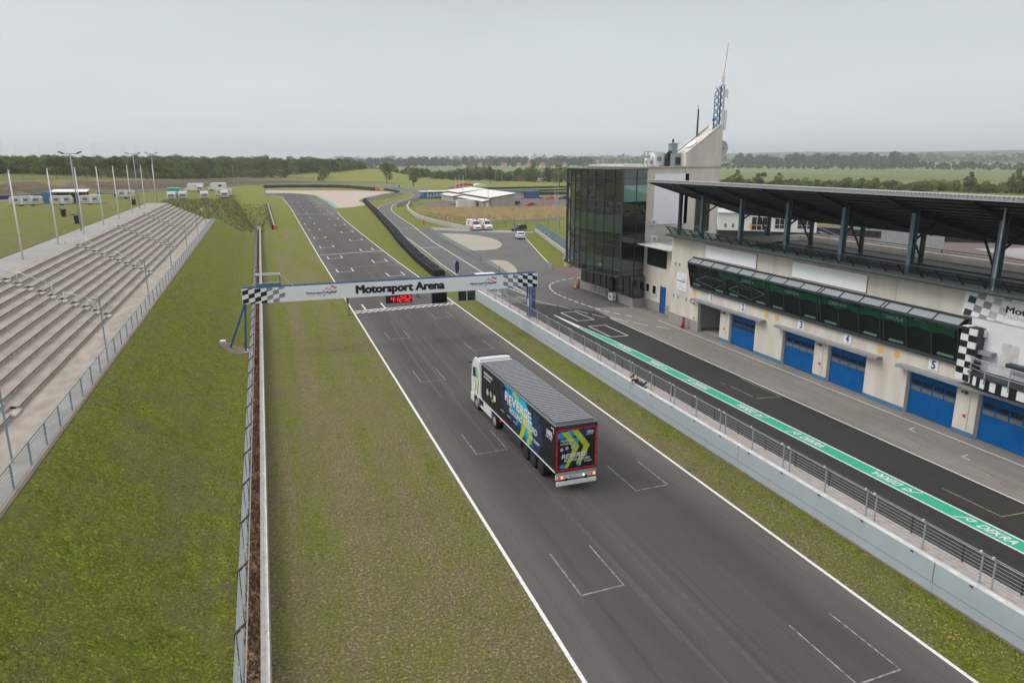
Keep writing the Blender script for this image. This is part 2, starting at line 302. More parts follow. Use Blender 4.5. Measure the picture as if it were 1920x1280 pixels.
def copy_tree(o, parent=None):
    c = o.copy(); COL.objects.link(c); c.parent = parent; ORG[c.name] = ORG.get(o.name, Vector((0,0,0)))
    for ch in list(o.children): copy_tree(ch, c)
    return c
def dup(root, loc, rz=0., label=None, scale=None):
    c = copy_tree(root); c.location = loc; c.rotation_euler = (0,0,rz)
    if label: c['label'] = label
    if scale: c.scale = scale if hasattr(scale, '__len__') else (scale,)*3
    return c
def text(s, name, m, parent, org, ux, uy, size, extr=.004, bold=.0, shear=0., align='LEFT', sx=1., fit=None, space=1.):
    """flat lettering: org world point, ux reading direction, uy up direction"""
    c = bpy.data.curves.new(name, 'FONT'); c.body = s; c.size = 1; c.extrude = extr/size; c.shear = shear; c.align_x = align; c.space_character = space
    t = bpy.data.objects.new(name, c); COL.objects.link(t)
    bpy.context.view_layer.update()
    me = bpy.data.meshes.new_from_object(t.evaluated_get(bpy.context.evaluated_depsgraph_get()))
    bpy.data.objects.remove(t); bpy.data.curves.remove(c)
    n = len(me.vertices); a = np.empty(n*3); me.vertices.foreach_get('co', a); a = a.reshape(-1, 3)
    F = [tuple(p.vertices) for p in me.polygons]; bpy.data.meshes.remove(me)
    cap = .73
    if bold > 0:
        bb = bold*.9; offs = [(0,0),(bb,0),(-bb,0),(bb*.6,bb*.7),(-bb*.6,-bb*.7),(bb*.6,-bb*.7),(-bb*.6,bb*.7)]
    else: offs = [(0,0)]
    A = []; FF = []
    for q, (dx, dy) in enumerate(offs): A.append(a+np.array([dx, dy, q*.0006/size])); FF += [tuple(i+q*n for i in f) for f in F]
    a = np.concatenate(A)
    if fit: w = a[:,0].max()-a[:,0].min(); sx = fit/(w*size/cap)
    X = Vector(ux).normalized(); Y = Vector(uy).normalized(); Z = X.cross(Y)
    O = Vector(org)-ORG.get(parent.name, Vector((0,0,0)))
    S = size/cap
    b = np.array(O)[None]+a[:,0:1]*S*sx*np.array(X)+a[:,1:2]*S*np.array(Y)+a[:,2:3]*S*np.array(Z)
    me = bpy.data.meshes.new(name); me.from_pydata(b.tolist(), [], FF)
    me.materials.clear(); me.materials.append(M[m]); me.update()
    o = bpy.data.objects.new(name, me); COL.objects.link(o); o.parent = parent; ORG[o.name] = ORG.get(parent.name, Vector((0,0,0)))
    return o
# ---------------------------------------------------------------- terrain
G = np.array([(-300,215,6.3,5,13),(-79.8,276.7,6.3,5,13),(-69.6,289.7,6.3,5,13),(-61.3,333.6,5.8,4.8,12.3),(-48.1,357.4,5,4.8,11.2),(-32.2,424.9,3.5,5.2,10),(-26.5,491.7,2,5.2,8.2),
 (-10.9,575.1,.5,5.2,6.5),(16.7,597.8,0,3.8,5),(43.7,594.5,0,1.8,4.6),(80.9,565.4,0,0,4.5),(90.1,524.8,0,0,3),(140,480,0,0,1),(300,470,0,0,1)], float)
def guard_param(x, y):
    best = np.full(x.shape, 1e9); sd = np.zeros(x.shape); out = [np.zeros(x.shape) for _ in range(3)]
    for a, b in zip(G[:-1], G[1:]):
        d = b[:2]-a[:2]; L2 = (d**2).sum(); t = np.clip(((x-a[0])*d[0]+(y-a[1])*d[1])/L2, 0, 1)
        px = a[0]+d[0]*t; py = a[1]+d[1]*t; r = np.hypot(x-px, y-py); side = (x-px)*(-d[1])+(y-py)*d[0]
        u = r < best; best = np.where(u, r, best); sd = np.where(u, np.sign(side)*r, sd)
        for i in range(3): out[i] = np.where(u, a[2+i]+(b[2+i]-a[2+i])*t, out[i])
    return sd, out
def sm(t): t = np.clip(t, 0, 1); return t*t*(3-2*t)
def height(x, y):
    x = np.asarray(x, float); y = np.asarray(y, float)
    A = np.interp(x, [-60,-25.4,-24.6,-13,-11.2,-10.6,-9.9,-4.5,-3.3,-2.3], [8.6,8.6,4.5,4.4,4.5,4.77,4.6,.75,.15,0])
    fadeA = 1-sm((y-187)/16); fl = np.clip((-x-22)/8, 0, 1)
    fadeA = np.maximum(fadeA, fl*(1-.17*sm((y-185)/30)))
    zA = A*fadeA
    P = 7.2*sm((-3.0+(-.055*(y-225)).clip(-6, 2)-x)/6.5+.02)*sm((y-199)/20)*(1-sm((y-300)/130))
    z = np.maximum(zA*(1-sm((y-300)/120)), P)
    sd, (gz, bh, mh) = guard_param(x, y)
    front = np.clip(-sd, 0, None)
    gb = gz*(1-sm(front/26)*np.where(x > -9, 1, 0))     # ground falls to guard level near it
    near = np.maximum(z*sm(front/30), 0)
    zf = np.where(x < 2, gz*(1-sm(front/45))*1. + z*sm(front/45), gz*(1-sm(front/20)))
    beh = np.clip(sd, 0, None)
    azd = np.degrees(np.arctan2(x, y)); mh = np.interp(azd, [-25,-16.6,-8.9,-3.7,0,3.8,7.5,12,16], [13.6,13.2,12.1,9.2,5.6,5.6,5,3,1])
    zb = gz+bh*sm((beh-1)/11)+(mh-gz-bh)*sm((beh-12)/55)
    far = sm((y-560)/1100)*3.2*sm((beh)/200)
    fade = sm((beh-330)/500)
    zb = zb*(1-fade)+fade*np.maximum(np.where(x < 0, 6, 0), 0)+far
    zz = np.where(sd > 0, zb, zf)
    zz += 7.0*np.exp(-(((x-98)/26)**2+((y-668)/34)**2))*.8+2.5*np.exp(-(((x-60)/30)**2+((y-680)/30)**2))
    r = np.hypot(x, y)
    zz = np.where(y > 560, zz, np.where((sd <= 0) & (x > 2), 0+3.0*sm((r-520)/900)*(x > 300), zz))
    az = np.degrees(np.arctan2(x, y))
    ridge = np.interp(az, [-40,-10,2,12,20,28,34,40,50], [30,30,24,24,30,36,46,52,54])
    zz += sm((r-2300)/2600)*ridge*(1+.10*np.sin(az*1.9)+.05*np.sin(az*5.3+1))
    return zz
def hz(x, y): return float(height(np.array([x]), np.array([y]))[0])
def make_terrain():
    xs = np.concatenate([-np.geomspace(9000, 300, 14), np.arange(-260, -60, 10), np.arange(-60, -28, 4), np.arange(-28, -15, .8), np.arange(-15, 4.1, .4), np.arange(5, 23, 2), np.arange(23, 27, .5), np.arange(27, 60, 3), np.arange(60, 160, 6), np.arange(160, 700, 20), np.geomspace(720, 9000, 22)])
    ys = np.concatenate([[-200,-60,-20], np.arange(0, 180, 3), np.arange(180, 330, 3), np.arange(330, 440, 5), np.arange(440, 620, 4), np.arange(620, 900, 12), np.geomspace(930, 10500, 44)])
    X, Y = np.meshgrid(xs, ys); Z = height(X, Y); n, k = X.shape
    v = np.stack([X, Y, Z], -1).reshape(-1, 3); i = np.arange((n-1)*k).reshape(n-1, k)[:, :-1].ravel()
    f = np.stack([i, i+1, i+k+1, i+k], -1)
    me = bpy.data.meshes.new('ground'); me.from_pydata(v.tolist(), [], f.tolist()); me.materials.append(M['terrain'])
    sd, (gz, bh, mh) = guard_param(X, Y)
    dry = np.full(X.shape, .35)
    dry = np.where((X > -2.3) & (X < 12) & (Y < 420), .66-.30*sm((Y-55)/110), dry)
    pf = np.interp(X, [-1.2,.2,.4,1.5,1.9,2.9,3.4,9.2], [.80,.74,.56,.58,.82,.84,.72,.74]); dry = np.where((X > -1.3) & (X < 9.5) & (Y < 210), pf-.20*sm((Y-30)/70)+.02, dry)
    dry = np.where((X > 22) & (X < 27) & (Y < 95), np.interp(X, [23,24.6,25.6,26.2], [.62,.55,.25,.5]), dry)
    dry = np.where((X < -2.3) & (X > -11), .16+.10*sm((-X-2.3)/4)*(1-sm((-X-6)/3)), dry)
    dry = np.where((X < -25) & (Y < 260), .48, dry)
    dry = np.where((sd > 0) & (sd < 16) & (bh > 1), 1.3, dry)
    dry = np.where((sd > 16), .42, dry); dry = np.where((X > -22) & (X < 0) & (Y > 196) & (Y < 222), .62, dry)
    crop = sm((Y-760)/60)*(sd > 0); crop = np.maximum(crop, sm((np.hypot(X, Y)-500)/30)*(X > 240))
    r = np.hypot(X, Y); wood = sm((r-2400)/500); crop = crop*(1-wood)
    ca = me.color_attributes.new('zone', 'FLOAT_COLOR', 'POINT')
    ca.data.foreach_set('color', np.stack([dry, crop, wood, np.ones_like(dry)], -1).ravel())
    me.polygons.foreach_set('use_smooth', [True]*len(f)); me.update()
    o = bpy.data.objects.new('ground', me); COL.objects.link(o); o['kind'] = 'structure'
make_terrain()
# ---------------------------------------------------------------- roads and markings
def smooth(pts, n=6):
    out = []; P = [Vector(p) for p in pts]
    for i in range(len(P)-1):
        a, b, c, d = P[max(i-1,0)], P[i], P[i+1], P[min(i+2,len(P)-1)]
        for t in np.linspace(0, 1, n, endpoint=False):
            out.append(.5*((2*b)+(c-a)*t+(2*a-5*b+4*c-d)*t*t+(3*b-a-3*c+d)*t**3))
    out.append(P[-1]); return [tuple(p) for p in out]
TL = [(9.5,-12),(9.5,100),(9.5,148)]+smooth([(9.5,148),(9.9,220),(10.3,302),(10.0,343),(9.2,395),(5.5,412),(-5,422),(-22,432),(-40,438)])[1:]
TR = [(22.95,-12),(22.9,141)]+smooth([(22.9,141),(24.1,230),(26.2,290),(26.7,323),(26.3,367),(24.0,413),(15.5,436),(-5,449),(-24,458),(-42,464)])[1:]
struct(MB().poly([(23.1,-12),(26.3,-12),(26.3,-11.9),(23.1,-11.9)], .003), 'verge', 'terrain')
struct(MB().poly(TL+TR[::-1], .006), 'race_track', 'track')
w = MB(); w.ribbon([(x+.08, y) for x, y in TL], .17, .011); w.ribbon([(x-.08, y) for x, y in TR[:12]], .17, .011); struct(w, 'track_edge_lines', 'paintw')
PL = smooth([(29.6,128),(31.2,153),(32.6,180),(34.5,210),(38,250),(42.1,286),(47,307),(54,326),(66,352),(76,388),(82.5,432),(79,478),(70,530),(62,545)], 5)
PR = smooth([(90,520),(91,475),(88,431),(79,382),(66,345),(54.5,316),(49,293),(45.6,271.5),(42.8,240),(40.7,208)], 5)
tarmac = [(27.4,-12),(27.4,92),(28.4,113)]+PL+PR+[(40.4,196),(42.3,192.5),(50.1,185.1),(59,178.6),(66.5,174.5),(61.6,173),(47.4,120.6),(46.2,112),(45.5,96),(45.2,72.2),(45.2,-12)]
struct(MB().poly(tarmac, .006), 'pit_road', 'road')
struct(MB().poly([(27.4,-12),(27.4,88),(32,88),(38,80),(38,-12)], .011), 'pit_lane', 'pit')
struct(MB().poly([(45.2,-12),(38.05,-12),(38.05,75.2),(38.6,82),(45,80),(45.2,72)], .012), 'apron', 'apron')
struct(MB().poly([(66,176),(66.4,178),(50,195),(44,200),(42.3,196),(42.4,192.6),(50.1,185.1),(59,178.4)], .010), 'gravel_path', 'plaza')
struct(MB().poly(smooth([(41.4,183.0),(46,180.5),(49.3,176.1),(51.4,166.8),(50.6,157),(48.3,149.6),(45.2,145),(41,144.4),(38.9,146.0),(39.3,150),(40.2,165),(41.2,181),(41.4,183.0)], 4), .014), 'gravel_patch', 'beige')
struct(MB().poly(smooth([(38.0,129.7),(40,129.2),(42.0,127.2),(41.2,120.0),(39.5,113.5),(37.6,108),(36.6,110),(37.3,118),(37.9,128.5),(38.0,129.7)], 4), .014), 'gravel_patch', 'beige')
struct(MB().poly([(46,112),(46.6,116),(49,116.5),(54,112),(54,101),(45.4,100)], .018), 'paving', 'redslab')
struct(MB().poly(smooth([(-30,470),(-14.7,480.3),(-2.5,491),(28.8,476),(55.9,462),(72,436),(63.5,412),(50.3,375.1),(42.4,346),(42.5,320),(36.5,303.3),(27.3,297.8),(27.5,330),(28.2,351.3),(27.0,411),(14.3,444),(-5.4,453),(-24,462)], 4), .009), 'gravel_trap', 'gravel')
k = MB()
for x in (12.95, 16.3, 19.7): k.ribbon([(x,-12),(x,100),(x,280)], .025, .009)
for y in (5, 39.2, 62.5, 101.5): k.ribbon([(9.7,y),(22.8,y+1.2)], .035, .009)
struct(k, 'paving_joints', 'ribgap')
k = MB(); k.poly([(26.9,294),(28.4,297),(29.6,345),(27.8,390),(26.8,390),(28.1,345)], .016); struct(k, 'green_kerb', 'green')
k = MB(); k.poly([(26.4,296),(27.2,297),(27.7,345),(26.6,400),(26.2,400),(26.9,345)], .018); struct(k, 'red_kerb', 'paintred')
# grid slots (bracket: bottom bar + two ticks away from the camera)
gm = MB(); go = MB(); gr = MB()
Z1 = .014
def bracket(mb, x0, y0, x1, y1, tick, w=.13):
    mb.ribbon([(x0-w/2, y0), (x1+w/2, y1)], w, Z1); mb.ribbon([(x0, y0+w/2), (x0-.02, y0+tick)], w, Z1); mb.ribbon([(x1, y1+w/2), (x1-.02, y1+tick)], w, Z1)
for x0, y0, x1, y1 in [(11.1,123.3,13.7,123.8),(11.1,141,13.7,141.8),(11.1,160,13.9,160.8),(11.2,180.2,13.9,181.1),(11.4,201.7,14.1,202.6),(11.4,222.1,14.2,223.1),(11.5,244.2,14.4,245.5),(11.6,266.5,14.5,267.8),(11.7,288,14.7,289.6),(11.9,312,14.9,313.5),(12,336,15,337.5),(12,360,15,361.5),
   (18.5,116,21.1,116.5),(18.6,133.2,21.1,133.7),(18.7,151.6,21.3,152.3),(18.8,171.9,21.7,173),(19,192.4,21.9,193.7),(19.3,214.9,22.3,216.2),(19.6,237.3,22.6,238.6),(19.9,259.1,22.8,260.6),(20.2,281.2,23.1,282.7),(20.6,304,23.6,305.5),(20.9,328,23.9,329.5),(21,352,24,353.5),(11.2,90.0,13.7,90.3)]:
    bracket(gm, x0, y0, x1, y1, 3.8, .17)
for x0, y0 in [(11.65,25.1),(18.75,33.4),(18.75,16.9),(11.65,41.4),(11.5,57.7),(18.5,49.8),(18.5,66.3),(11.5,73.6),(18.4,82.4)]:
    bracket(go, x0, y0, x0+2.1, y0+.12, 3.6, .075)
for (x0,y0,x1,y1) in [(9.6,147.5,22.8,150.4),(9.9,264.5,24.3,269.7)]: gm.ribbon([(x0,y0),(x1,y1)], .3, Z1)
struct(gm, 'grid_markings', 'paintw'); struct(go, 'worn_grid_markings', 'paintold')
gr.ribbon([(9.6,128),(22.8,129.6)], .22, Z1)
for i in range(14):
    y = 112+i*9.3; x = 14.6+(i % 3)*1.1
    gr.ribbon([(x, y), (x+1.4, y+.2)], .12, Z1)
struct(gr, 'faded_red_markings', 'paintred')
fl = MB()
x0, x1, ya, yb = 9.62, 22.8, 88.9, 90.7
fl.add([(x0,ya+.45,Z1),(x1,yb+.45,Z1),(x1,yb+.75,Z1),(x0,ya+.75,Z1)], [(0,1,2,3)])
for i in range(34):
    for j in range(2):
        if (i+j) % 2 == 0:
            a = i/34; b = (i+1)/34; o0 = -.35+j*.38-.42
            fl.add([(x0+(x1-x0)*a, ya+(yb-ya)*a+o0, Z1),(x0+(x1-x0)*b, ya+(yb-ya)*b+o0, Z1),(x0+(x1-x0)*b, ya+(yb-ya)*b+o0+.38, Z1),(x0+(x1-x0)*a, ya+(yb-ya)*a+o0+.38, Z1)], [(0,1,2,3)])
struct(fl, 'finish_line', 'paintw')
M['skid'] = mat('old tyre marks', (.064,.058,.055), .8, scale=3, col2=(.080,.073,.069), coord='World'); M['skida'] = mat('tyre marks on concrete', (.13,.12,.11), .8, scale=5, col2=(.24,.22,.20), coord='World')
k = MB(); rs = np.random.default_rng(3)
for i in range(11):
    y = rs.uniform(8, 160); x = rs.choice([12.3,13.9,15.4,17.2,18.3,19.8])+rs.normal()*.5; L_ = rs.uniform(8, 45); dx = rs.normal()*.5; w_ = rs.uniform(.12,.26)
    for o in (0, 1.6 if i % 2 else 1.1): k.ribbon([(x+o+dx*(j/6)**2, y+L_*j/6) for j in range(7)], w_, .0075+i*.00012+.00004*(o > 0))
struct(k, 'track_tyre_marks', 'skid')
k = MB()
for i in range(34):
    y = rs.uniform(12, 72); x = rs.uniform(38.6, 42.4); L_ = rs.uniform(1.5, 7); a_ = rs.normal()*.35; c_ = rs.normal()*.05
    k.ribbon([(x+a_*(j*L_/6)*.4+c_*(j*L_/6)**2, y+L_*j/6) for j in range(7) if 38.3 < x+a_*(j*L_/6)*.4+c_*(j*L_/6)**2 < 43.6], rs.uniform(.05,.16), .0130+i*.00012)
struct(k, 'apron_tyre_marks', 'skida')
# pit lane paint
p = MB()
BL = lambda y: 32.52+(52-y)*.0118
p.ribbon([(BL(-12)+.06,-12),(BL(60)+.06,60),(BL(70)+.02,70),(32.3,79.4)], .13, .017); p.ribbon([(BL(-12)+1.2,-12),(BL(60)+1.14,60),(BL(66)+.98,66),(BL(72)+.5,72),(32.35,79.4)], .13, .017); p.poly([(32.24,79.4),(32.4,79.4),(BL(72)+.5,72.3),(BL(72),72.3)], .0165)
p.ribbon([(37.95,-12),(37.95,75.6)], .13, .018); p.ribbon([(42.7,-12),(42.7,72.5)], .10, .018)
for loop in ([(33.6,80.3),(35.5,80.4),(35.8,75.3),(33.7,75.4)], [(33.7,72.4),(35.7,72.3),(35.8,66.9),(33.8,67.0)]): p.ribbon(loop+[loop[0]], .12, .016)
for a, b in ([(32.0,92.5),(34.8,84.5)],[(35.0,84.2),(35.7,81.8)],[(35.9,81.3),(36.6,78.8)],[(36.8,78.2),(37.6,76.0)],[(38.1,75.6),(39,73)],[(39.3,72.4),(40.2,70.5)],[(40.8,69.8),(41.6,68.3)]): p.ribbon([a, b], .11, .019)
arc = smooth([(47.5,104.8),(45,104.1),(43,102.9),(40.6,100.8),(38.9,97.2),(38.05,92.9),(38.05,88.5),(38.4,84.2),(39.1,79.8),(40.0,77.2),(40.9,75.2)], 30)
acc = 0; seg = []
for a, b in zip(arc[:-1], arc[1:]):
    if (acc % 1.75) < 1.1: seg.append((a, b))
    acc += math.dist(a, b)
for a, b in seg: p.ribbon([a, b], .2, .02)
p.ribbon([(33.05,99.5),(33.9,90.6)], .14, .019); p.ribbon([(34.2,100.6),(34.15,91.8)], .16, .019); p.ribbon([(29.6,91.3),(33.7,90.6)], .1, .019)
for i in range(5):
    y = 92.6+i*1.5; x = 33.85-.09*(y-90); p.ribbon([(x, y), ((x+34.2)/2, y+1.1), (34.15, y+.3)], .13, .019)
p.ribbon([(31.1,153),(36,152.7)], .3, .016); p.ribbon([(33.6,200.5),(39.8,198.5)], .2, .016)
p.ribbon([(28.6,100),(29.7,128)]+[(x+.15,y) for x,y in PL[1:48]], .16, .018); p.ribbon([(x-.3,y) for x,y in PR[12:]]+[(36.4,163),(34.0,118),(33.2,100.5)], .17, .018)
p.ribbon([(61.3,172),(54.3,145),(48.3,121.5)], .16, .02)
for x, y, s in ((41.3,35.8,1),(40.5,31,1),(41,25,1)): p.ribbon([(x-.1,y-.6),(x,y)], .07, .02); p.ribbon([(x,y),(x+.6,y+.1)], .07, .02)
struct(p, 'pit_lane_lines', 'paintw')
p = MB(); p.poly([(BL(72)+.05,75),(BL(72)+.45,73),(BL(66)+.95,66),(BL(60)+1.14,60),(BL(-12)+1.2,-12),(BL(-12)+.06,-12),(BL(60)+.06,60)], .015); struct(p, 'green_strip', 'green')
p = MB()
for a, b in ([(35.3,49.3),(35.4,48.8)],[(35.45,48.2),(35.5,45.3)],[(37.6,49.8),(37.6,44.6)],[(35.5,44.9),(37.5,44.6)]): p.ribbon([a, b], .09, .018)
p.ribbon([(35.4,28),(35.4,24.4),(37.6,24.3)], .07, .018)
struct(p, 'yellow_box_marks', 'painty')
dk = bpy.data.objects.new('lane_lettering', None); COL.objects.link(dk); dk['kind'] = 'structure'
for i, yc in enumerate([62.2, 56.0, 49.3, 42.9, 36.3, 29.8, 23.3, 16.6]):
    d = 1 if i % 2 else -1                  # reading direction alternates along the lane
    xc = BL(yc)+.62; sl = -.0118*d
    text('DEKRA', 'lettering', 'paintw', dk, (xc+d*.27, yc-d*.85, .021), (sl, d, 0), (-d, 0, 0), .54, .001, .03, fit=2.0, shear=.25)
    q = yc-d*1.0; mb = MB()
    mb.ribbon([(xc-d*.24, q-d*.10), (xc+d*.22, q-d*.30), (xc-d*.12, q-d*.62), (xc-d*.24, q-d*.10)], .10, .021); mb.ribbon([(xc-d*.1, q-d*.6), (xc+d*.42, q-d*.95)], .09, .022); mb.build('emblem', 'paintw', dk, fix=False)
# ================================================================ large structures
# ---------------------------------------------------------------- stepped terrace
def terrace():
    t = thing('stepped_terrace', 'long stepped concrete spectator terrace with stair notches above the green bank', 'grandstand', (-13.7, 10, 4.8))
    Y0, Y1 = 5, 189.3; n = 10; x = -13.7; z = 4.8
    tr = MB(); ri = MB(); li = MB()
    stairs = [44-26.85*1, 44, 70.6, 97.4, 124.3, 151.2]
    for i in range(n):
        xn = x-.80; zt = z+.39*(i+1); xi = x-i*.80
        # risers (with coping lip), split at the stair notches
        ys = [Y0]
        for s in stairs: ys += [s-.65, s+.65]
        ys.append(Y1-i*.05)
        for a, b in zip(ys[::2], ys[1::2]):
            zn = zt-.12                    # treads slope gently up to the next riser
            ri.box(xi-.14, xi, a, b, z-.3, zn-.05)
            tr.prism([(xi+.03,a,zn-.05),(xi+.03,a,zn),(xi-.82,a,zt),(xi-.82,a,zt-.07)], (0,b-a,0)); li.box(xi+.03, xi+.038, a, b, zn-.06, zn-.002)
        for s in stairs:             # notch: set-back lower landing
            tr.prism([(xi-.36,s-.65,zt-.12),(xi-.36,s-.65,zt-.06),(xi-.82,s-.65,zt),(xi-.82,s-.65,zt-.07)], (0,1.3,0))
            ri.box(xi-.80, xi-.38, s-.649, s+.649, z-.3, zt-.07)
            MB().box(xi-.40, xi+.20, s-.648, s+.648, z+.39*i-.2, z+.39*i+.15).build('stair_step', 'concr', t)
    tr.build('tread', 'conct', t); ri.build('riser', 'concr', t); li.build('nosing', 'rust', t)
    MB().box(-25.4, -13.7-8.0, 0, Y1-.6, 4, 8.69).build('upper_walk', 'plaza', t)
    MB().box(-13.72, -10.75, 0, Y1-2, 4.2, 4.81).build('lower_walk', 'conct', t)
    def pz(xx): return 4.7+.39*max(0, min(10, math.floor((-13.7-xx)/.80)+1))
    for s in stairs[1:]:
        for a, b in ((-14.5,-16.9),(-17.7,-20.1),(-20.6,-22.0)) if s < 90 else ((-15.0,-17.2),(-18.3,-20.2),(-21.0,-22.3)):
            za, zb = pz(a), pz(b)
            MB().tube([(a,s,za-.05),(a,s,za+.92),(a-.15,s,za+1.0),(b,s,zb+1.0),(b,s,zb-.05)], .038, 6).build('handrail', 'railg', t, smooth=True)
terrace()
def rail_fence(name, label, x, y0, y1, z, h, pitch, wires, mat_, wmat, group=None, thick=.07):
    t = thing(name, label, 'fence', (x, y0, z), group)
    n = int((y1-y0)/pitch)+1
    first = None
    for i in range(n):
        y = y0+i*pitch
        if first is None: first = MB().box(x-thick/2, x+thick/2, y-thick/2, y+thick/2, z-.1, z+h).build('post', mat_, t)
        else:
            c = first.copy(); COL.objects.link(c); c.location = (0, i*pitch, 0)
    m = MB()
    for k in range(wires): zz = z+.12+(h-.17)*k/(wires-1); m.box(x-.012, x+.012, y0, y1, zz-.012, zz+.012)
    m.box(x-.02, x+.02, y0, y1, z+h-.03, z+h+.01)
    m.build('rails', wmat, t)
    return t
rail_fence('mesh_fence', 'blue grey rail fence along the foot of the stepped terrace', -10.9, 12.5, 186, 4.75, 1.2, 2.6, 8, 'steelb', 'steelb')
# edge kerb below the fence
single(MB().box(-10.75, -10.60, 5, 186, 4.2, 4.80), 'edge_kerb', 'soil', 'narrow bare earth kerb under the terrace fence', 'kerb')
# ---------------------------------------------------------------- left trackside wall and catch fence
t = thing('trackside_wall', 'old low concrete wall running along the left grass verge', 'wall', (-1.2, 10, 0))
w = MB()
for i in range(50):
    y = 5+i*4.1
    if y > 208: break
    dx = 0 if y < 198 else -(y-198)*.1
    w.box(-1.36+dx, -1.06+dx, y, y+4.07, -.2, 1.0)
w.build('panel', 'concw', t); MB().box(-1.37, -1.20, 5, 209, 1.0, 1.012).build('stain', 'slab', t)
MB().box(-1.12, -1.06, 5, 209, .9, 1.01).build('edge', 'walltop', t)
def weeds():
    m = MB()
    for i in range(9000):
        y = rng.uniform(8, 209); x = rng.uniform(-2.0, -1.38); a = rng.uniform(0, 6.28); h = rng.uniform(.05, .5)*(.6+.5*math.sin(y*.9)**2); s = rng.uniform(.04, .13)
        c = Vector((x, y, .05+rng.uniform(0, .35))); d = Vector((math.cos(a), math.sin(a), 0))*s; u = Vector((rng.uniform(-.15,.15), rng.uniform(-.15,.15), h))
        m.add([c-d, c+d, c+u], [(0,1,2)])
    m.build('dry_weeds', 'dead', fix=False)
    o = bpy.data.objects['dry_weeds']; o['kind'] = 'stuff'
    single(MB().box(-2.1, -1.37, 5, 209, -.2, .18), 'weed_strip', 'dead', 'dead brown weeds between catch fence and wall', 'weeds', kind='stuff')
weeds()
def catch_fence():
    t = thing('catch_fence', 'tall rusty catch fence with inward bent posts beside the low concrete wall', 'fence', (-2.05, 11, 0))
    first = None
    for i in range(49):
        y = 11+i*4.05
        if first is None: first = MB().box(-2.1, -2.0, y-.05, y+.05, -.2, 2.75).bar((-2.05,y,2.7), (-1.62,y,3.1), .09).build('post', 'rust', t)
        else: c = first.copy(); COL.objects.link(c); c.location = (0, i*4.05, 0)
    m = MB()
    for k in range(13): m.cyl((-2.03, 11, .3+k*.2), (-2.03, 206, .3+k*.2), .012, n=4, cap=False)
    m.cyl((-1.83, 11, 2.91), (-1.83, 206, 2.91), .015, n=4, cap=False); m.cyl((-1.63, 11, 3.1), (-1.63, 206, 3.1), .02, n=4, cap=False)
    for i in range(1300): y = 11+i*.15; m.add([(-2.03,y,.2),(-2.03,y+.012,.2),(-2.03,y+.012,2.7),(-2.03,y,2.7)], [(0,1,2,3)]); m.add([(-2.03,y,2.7),(-2.03,y+.012,2.7),(-1.63,y+.012,3.1),(-1.63,y,3.1)], [(0,1,2,3)])
    m.build('wire_mesh', 'steel', t, fix=False)
catch_fence()
t = thing('barrier_wall', 'short concrete barrier stub with tyre facing beyond the end of the left wall', 'wall', (2, 209, 0))
MB().wall([(2.6,209),(2.4,240),(2.2,280),(2.0,325)], .3, -.1, 1.0).build('panel', 'concw', t)
MB().wall([(2.1,209),(1.95,240),(1.75,280),(1.55,325)], .5, -.1, 1.15).build('tyre_stack', 'black', t)
MB().box(2.3,3.0,207.6,208.6,0,1.2).build('end_marker', 'orangek', t)
# ---------------------------------------------------------------- pit wall
WT = 1.42
t = thing('pit_wall', 'long pale blue grey concrete pit wall beside the finish straight', 'wall', (26.3, 5, 0))
js = [-7.2, 6.6, 20.4, 34.2, 48.0, 61.8, 75.6, 92]
for a, b in zip(js[:-1], js[1:]):
    MB().box(26.06, 26.42, a+.02, b-.02, .5, WT).build('panel', 'wallpaint', t); MB().box(26.09, 26.42, a+.008, b-.008, -.1, .47).build('base_course', 'wallpaint', t)
MB().box(26.12, 26.41, -7.2, 92, -.1, WT-.01).build('joint_filler', 'dsteel', t)
w = MB(); y = -7.0
while y < 91.5: d = rng.uniform(.6, 1.6); w.add([(26.065+rng.uniform(0,.04),y,WT+.005),(26.4-rng.uniform(0,.1),y,WT+.005),(26.4-rng.uniform(0,.08),y+d,WT+.005),(26.065+rng.uniform(0,.03),y+d,WT+.005)], [(0,1,2,3)]); y += d
w.build('coping', 'walltop', t)
for y in np.arange(1.2, 90, 2.9): MB().box(26.0, 26.06, y, y+.13, WT-.07, WT-.03).build('bracket', 'dsteel', t)
MB().box(26.42, 27.35, -7, 92, .0, WT-.012).build('signalling_platform', 'slab', t)
MB().box(26.42, 28.3, 92, 92.3, 0, 1.15).build('return_wall', 'wallpaint', t)
single(MB().box(25.95, 26.06, -7, 92, -.05, .035), 'soil_strip', 'soil', 'bare dark soil at the foot of the pale pit wall', 'soil', kind='stuff')
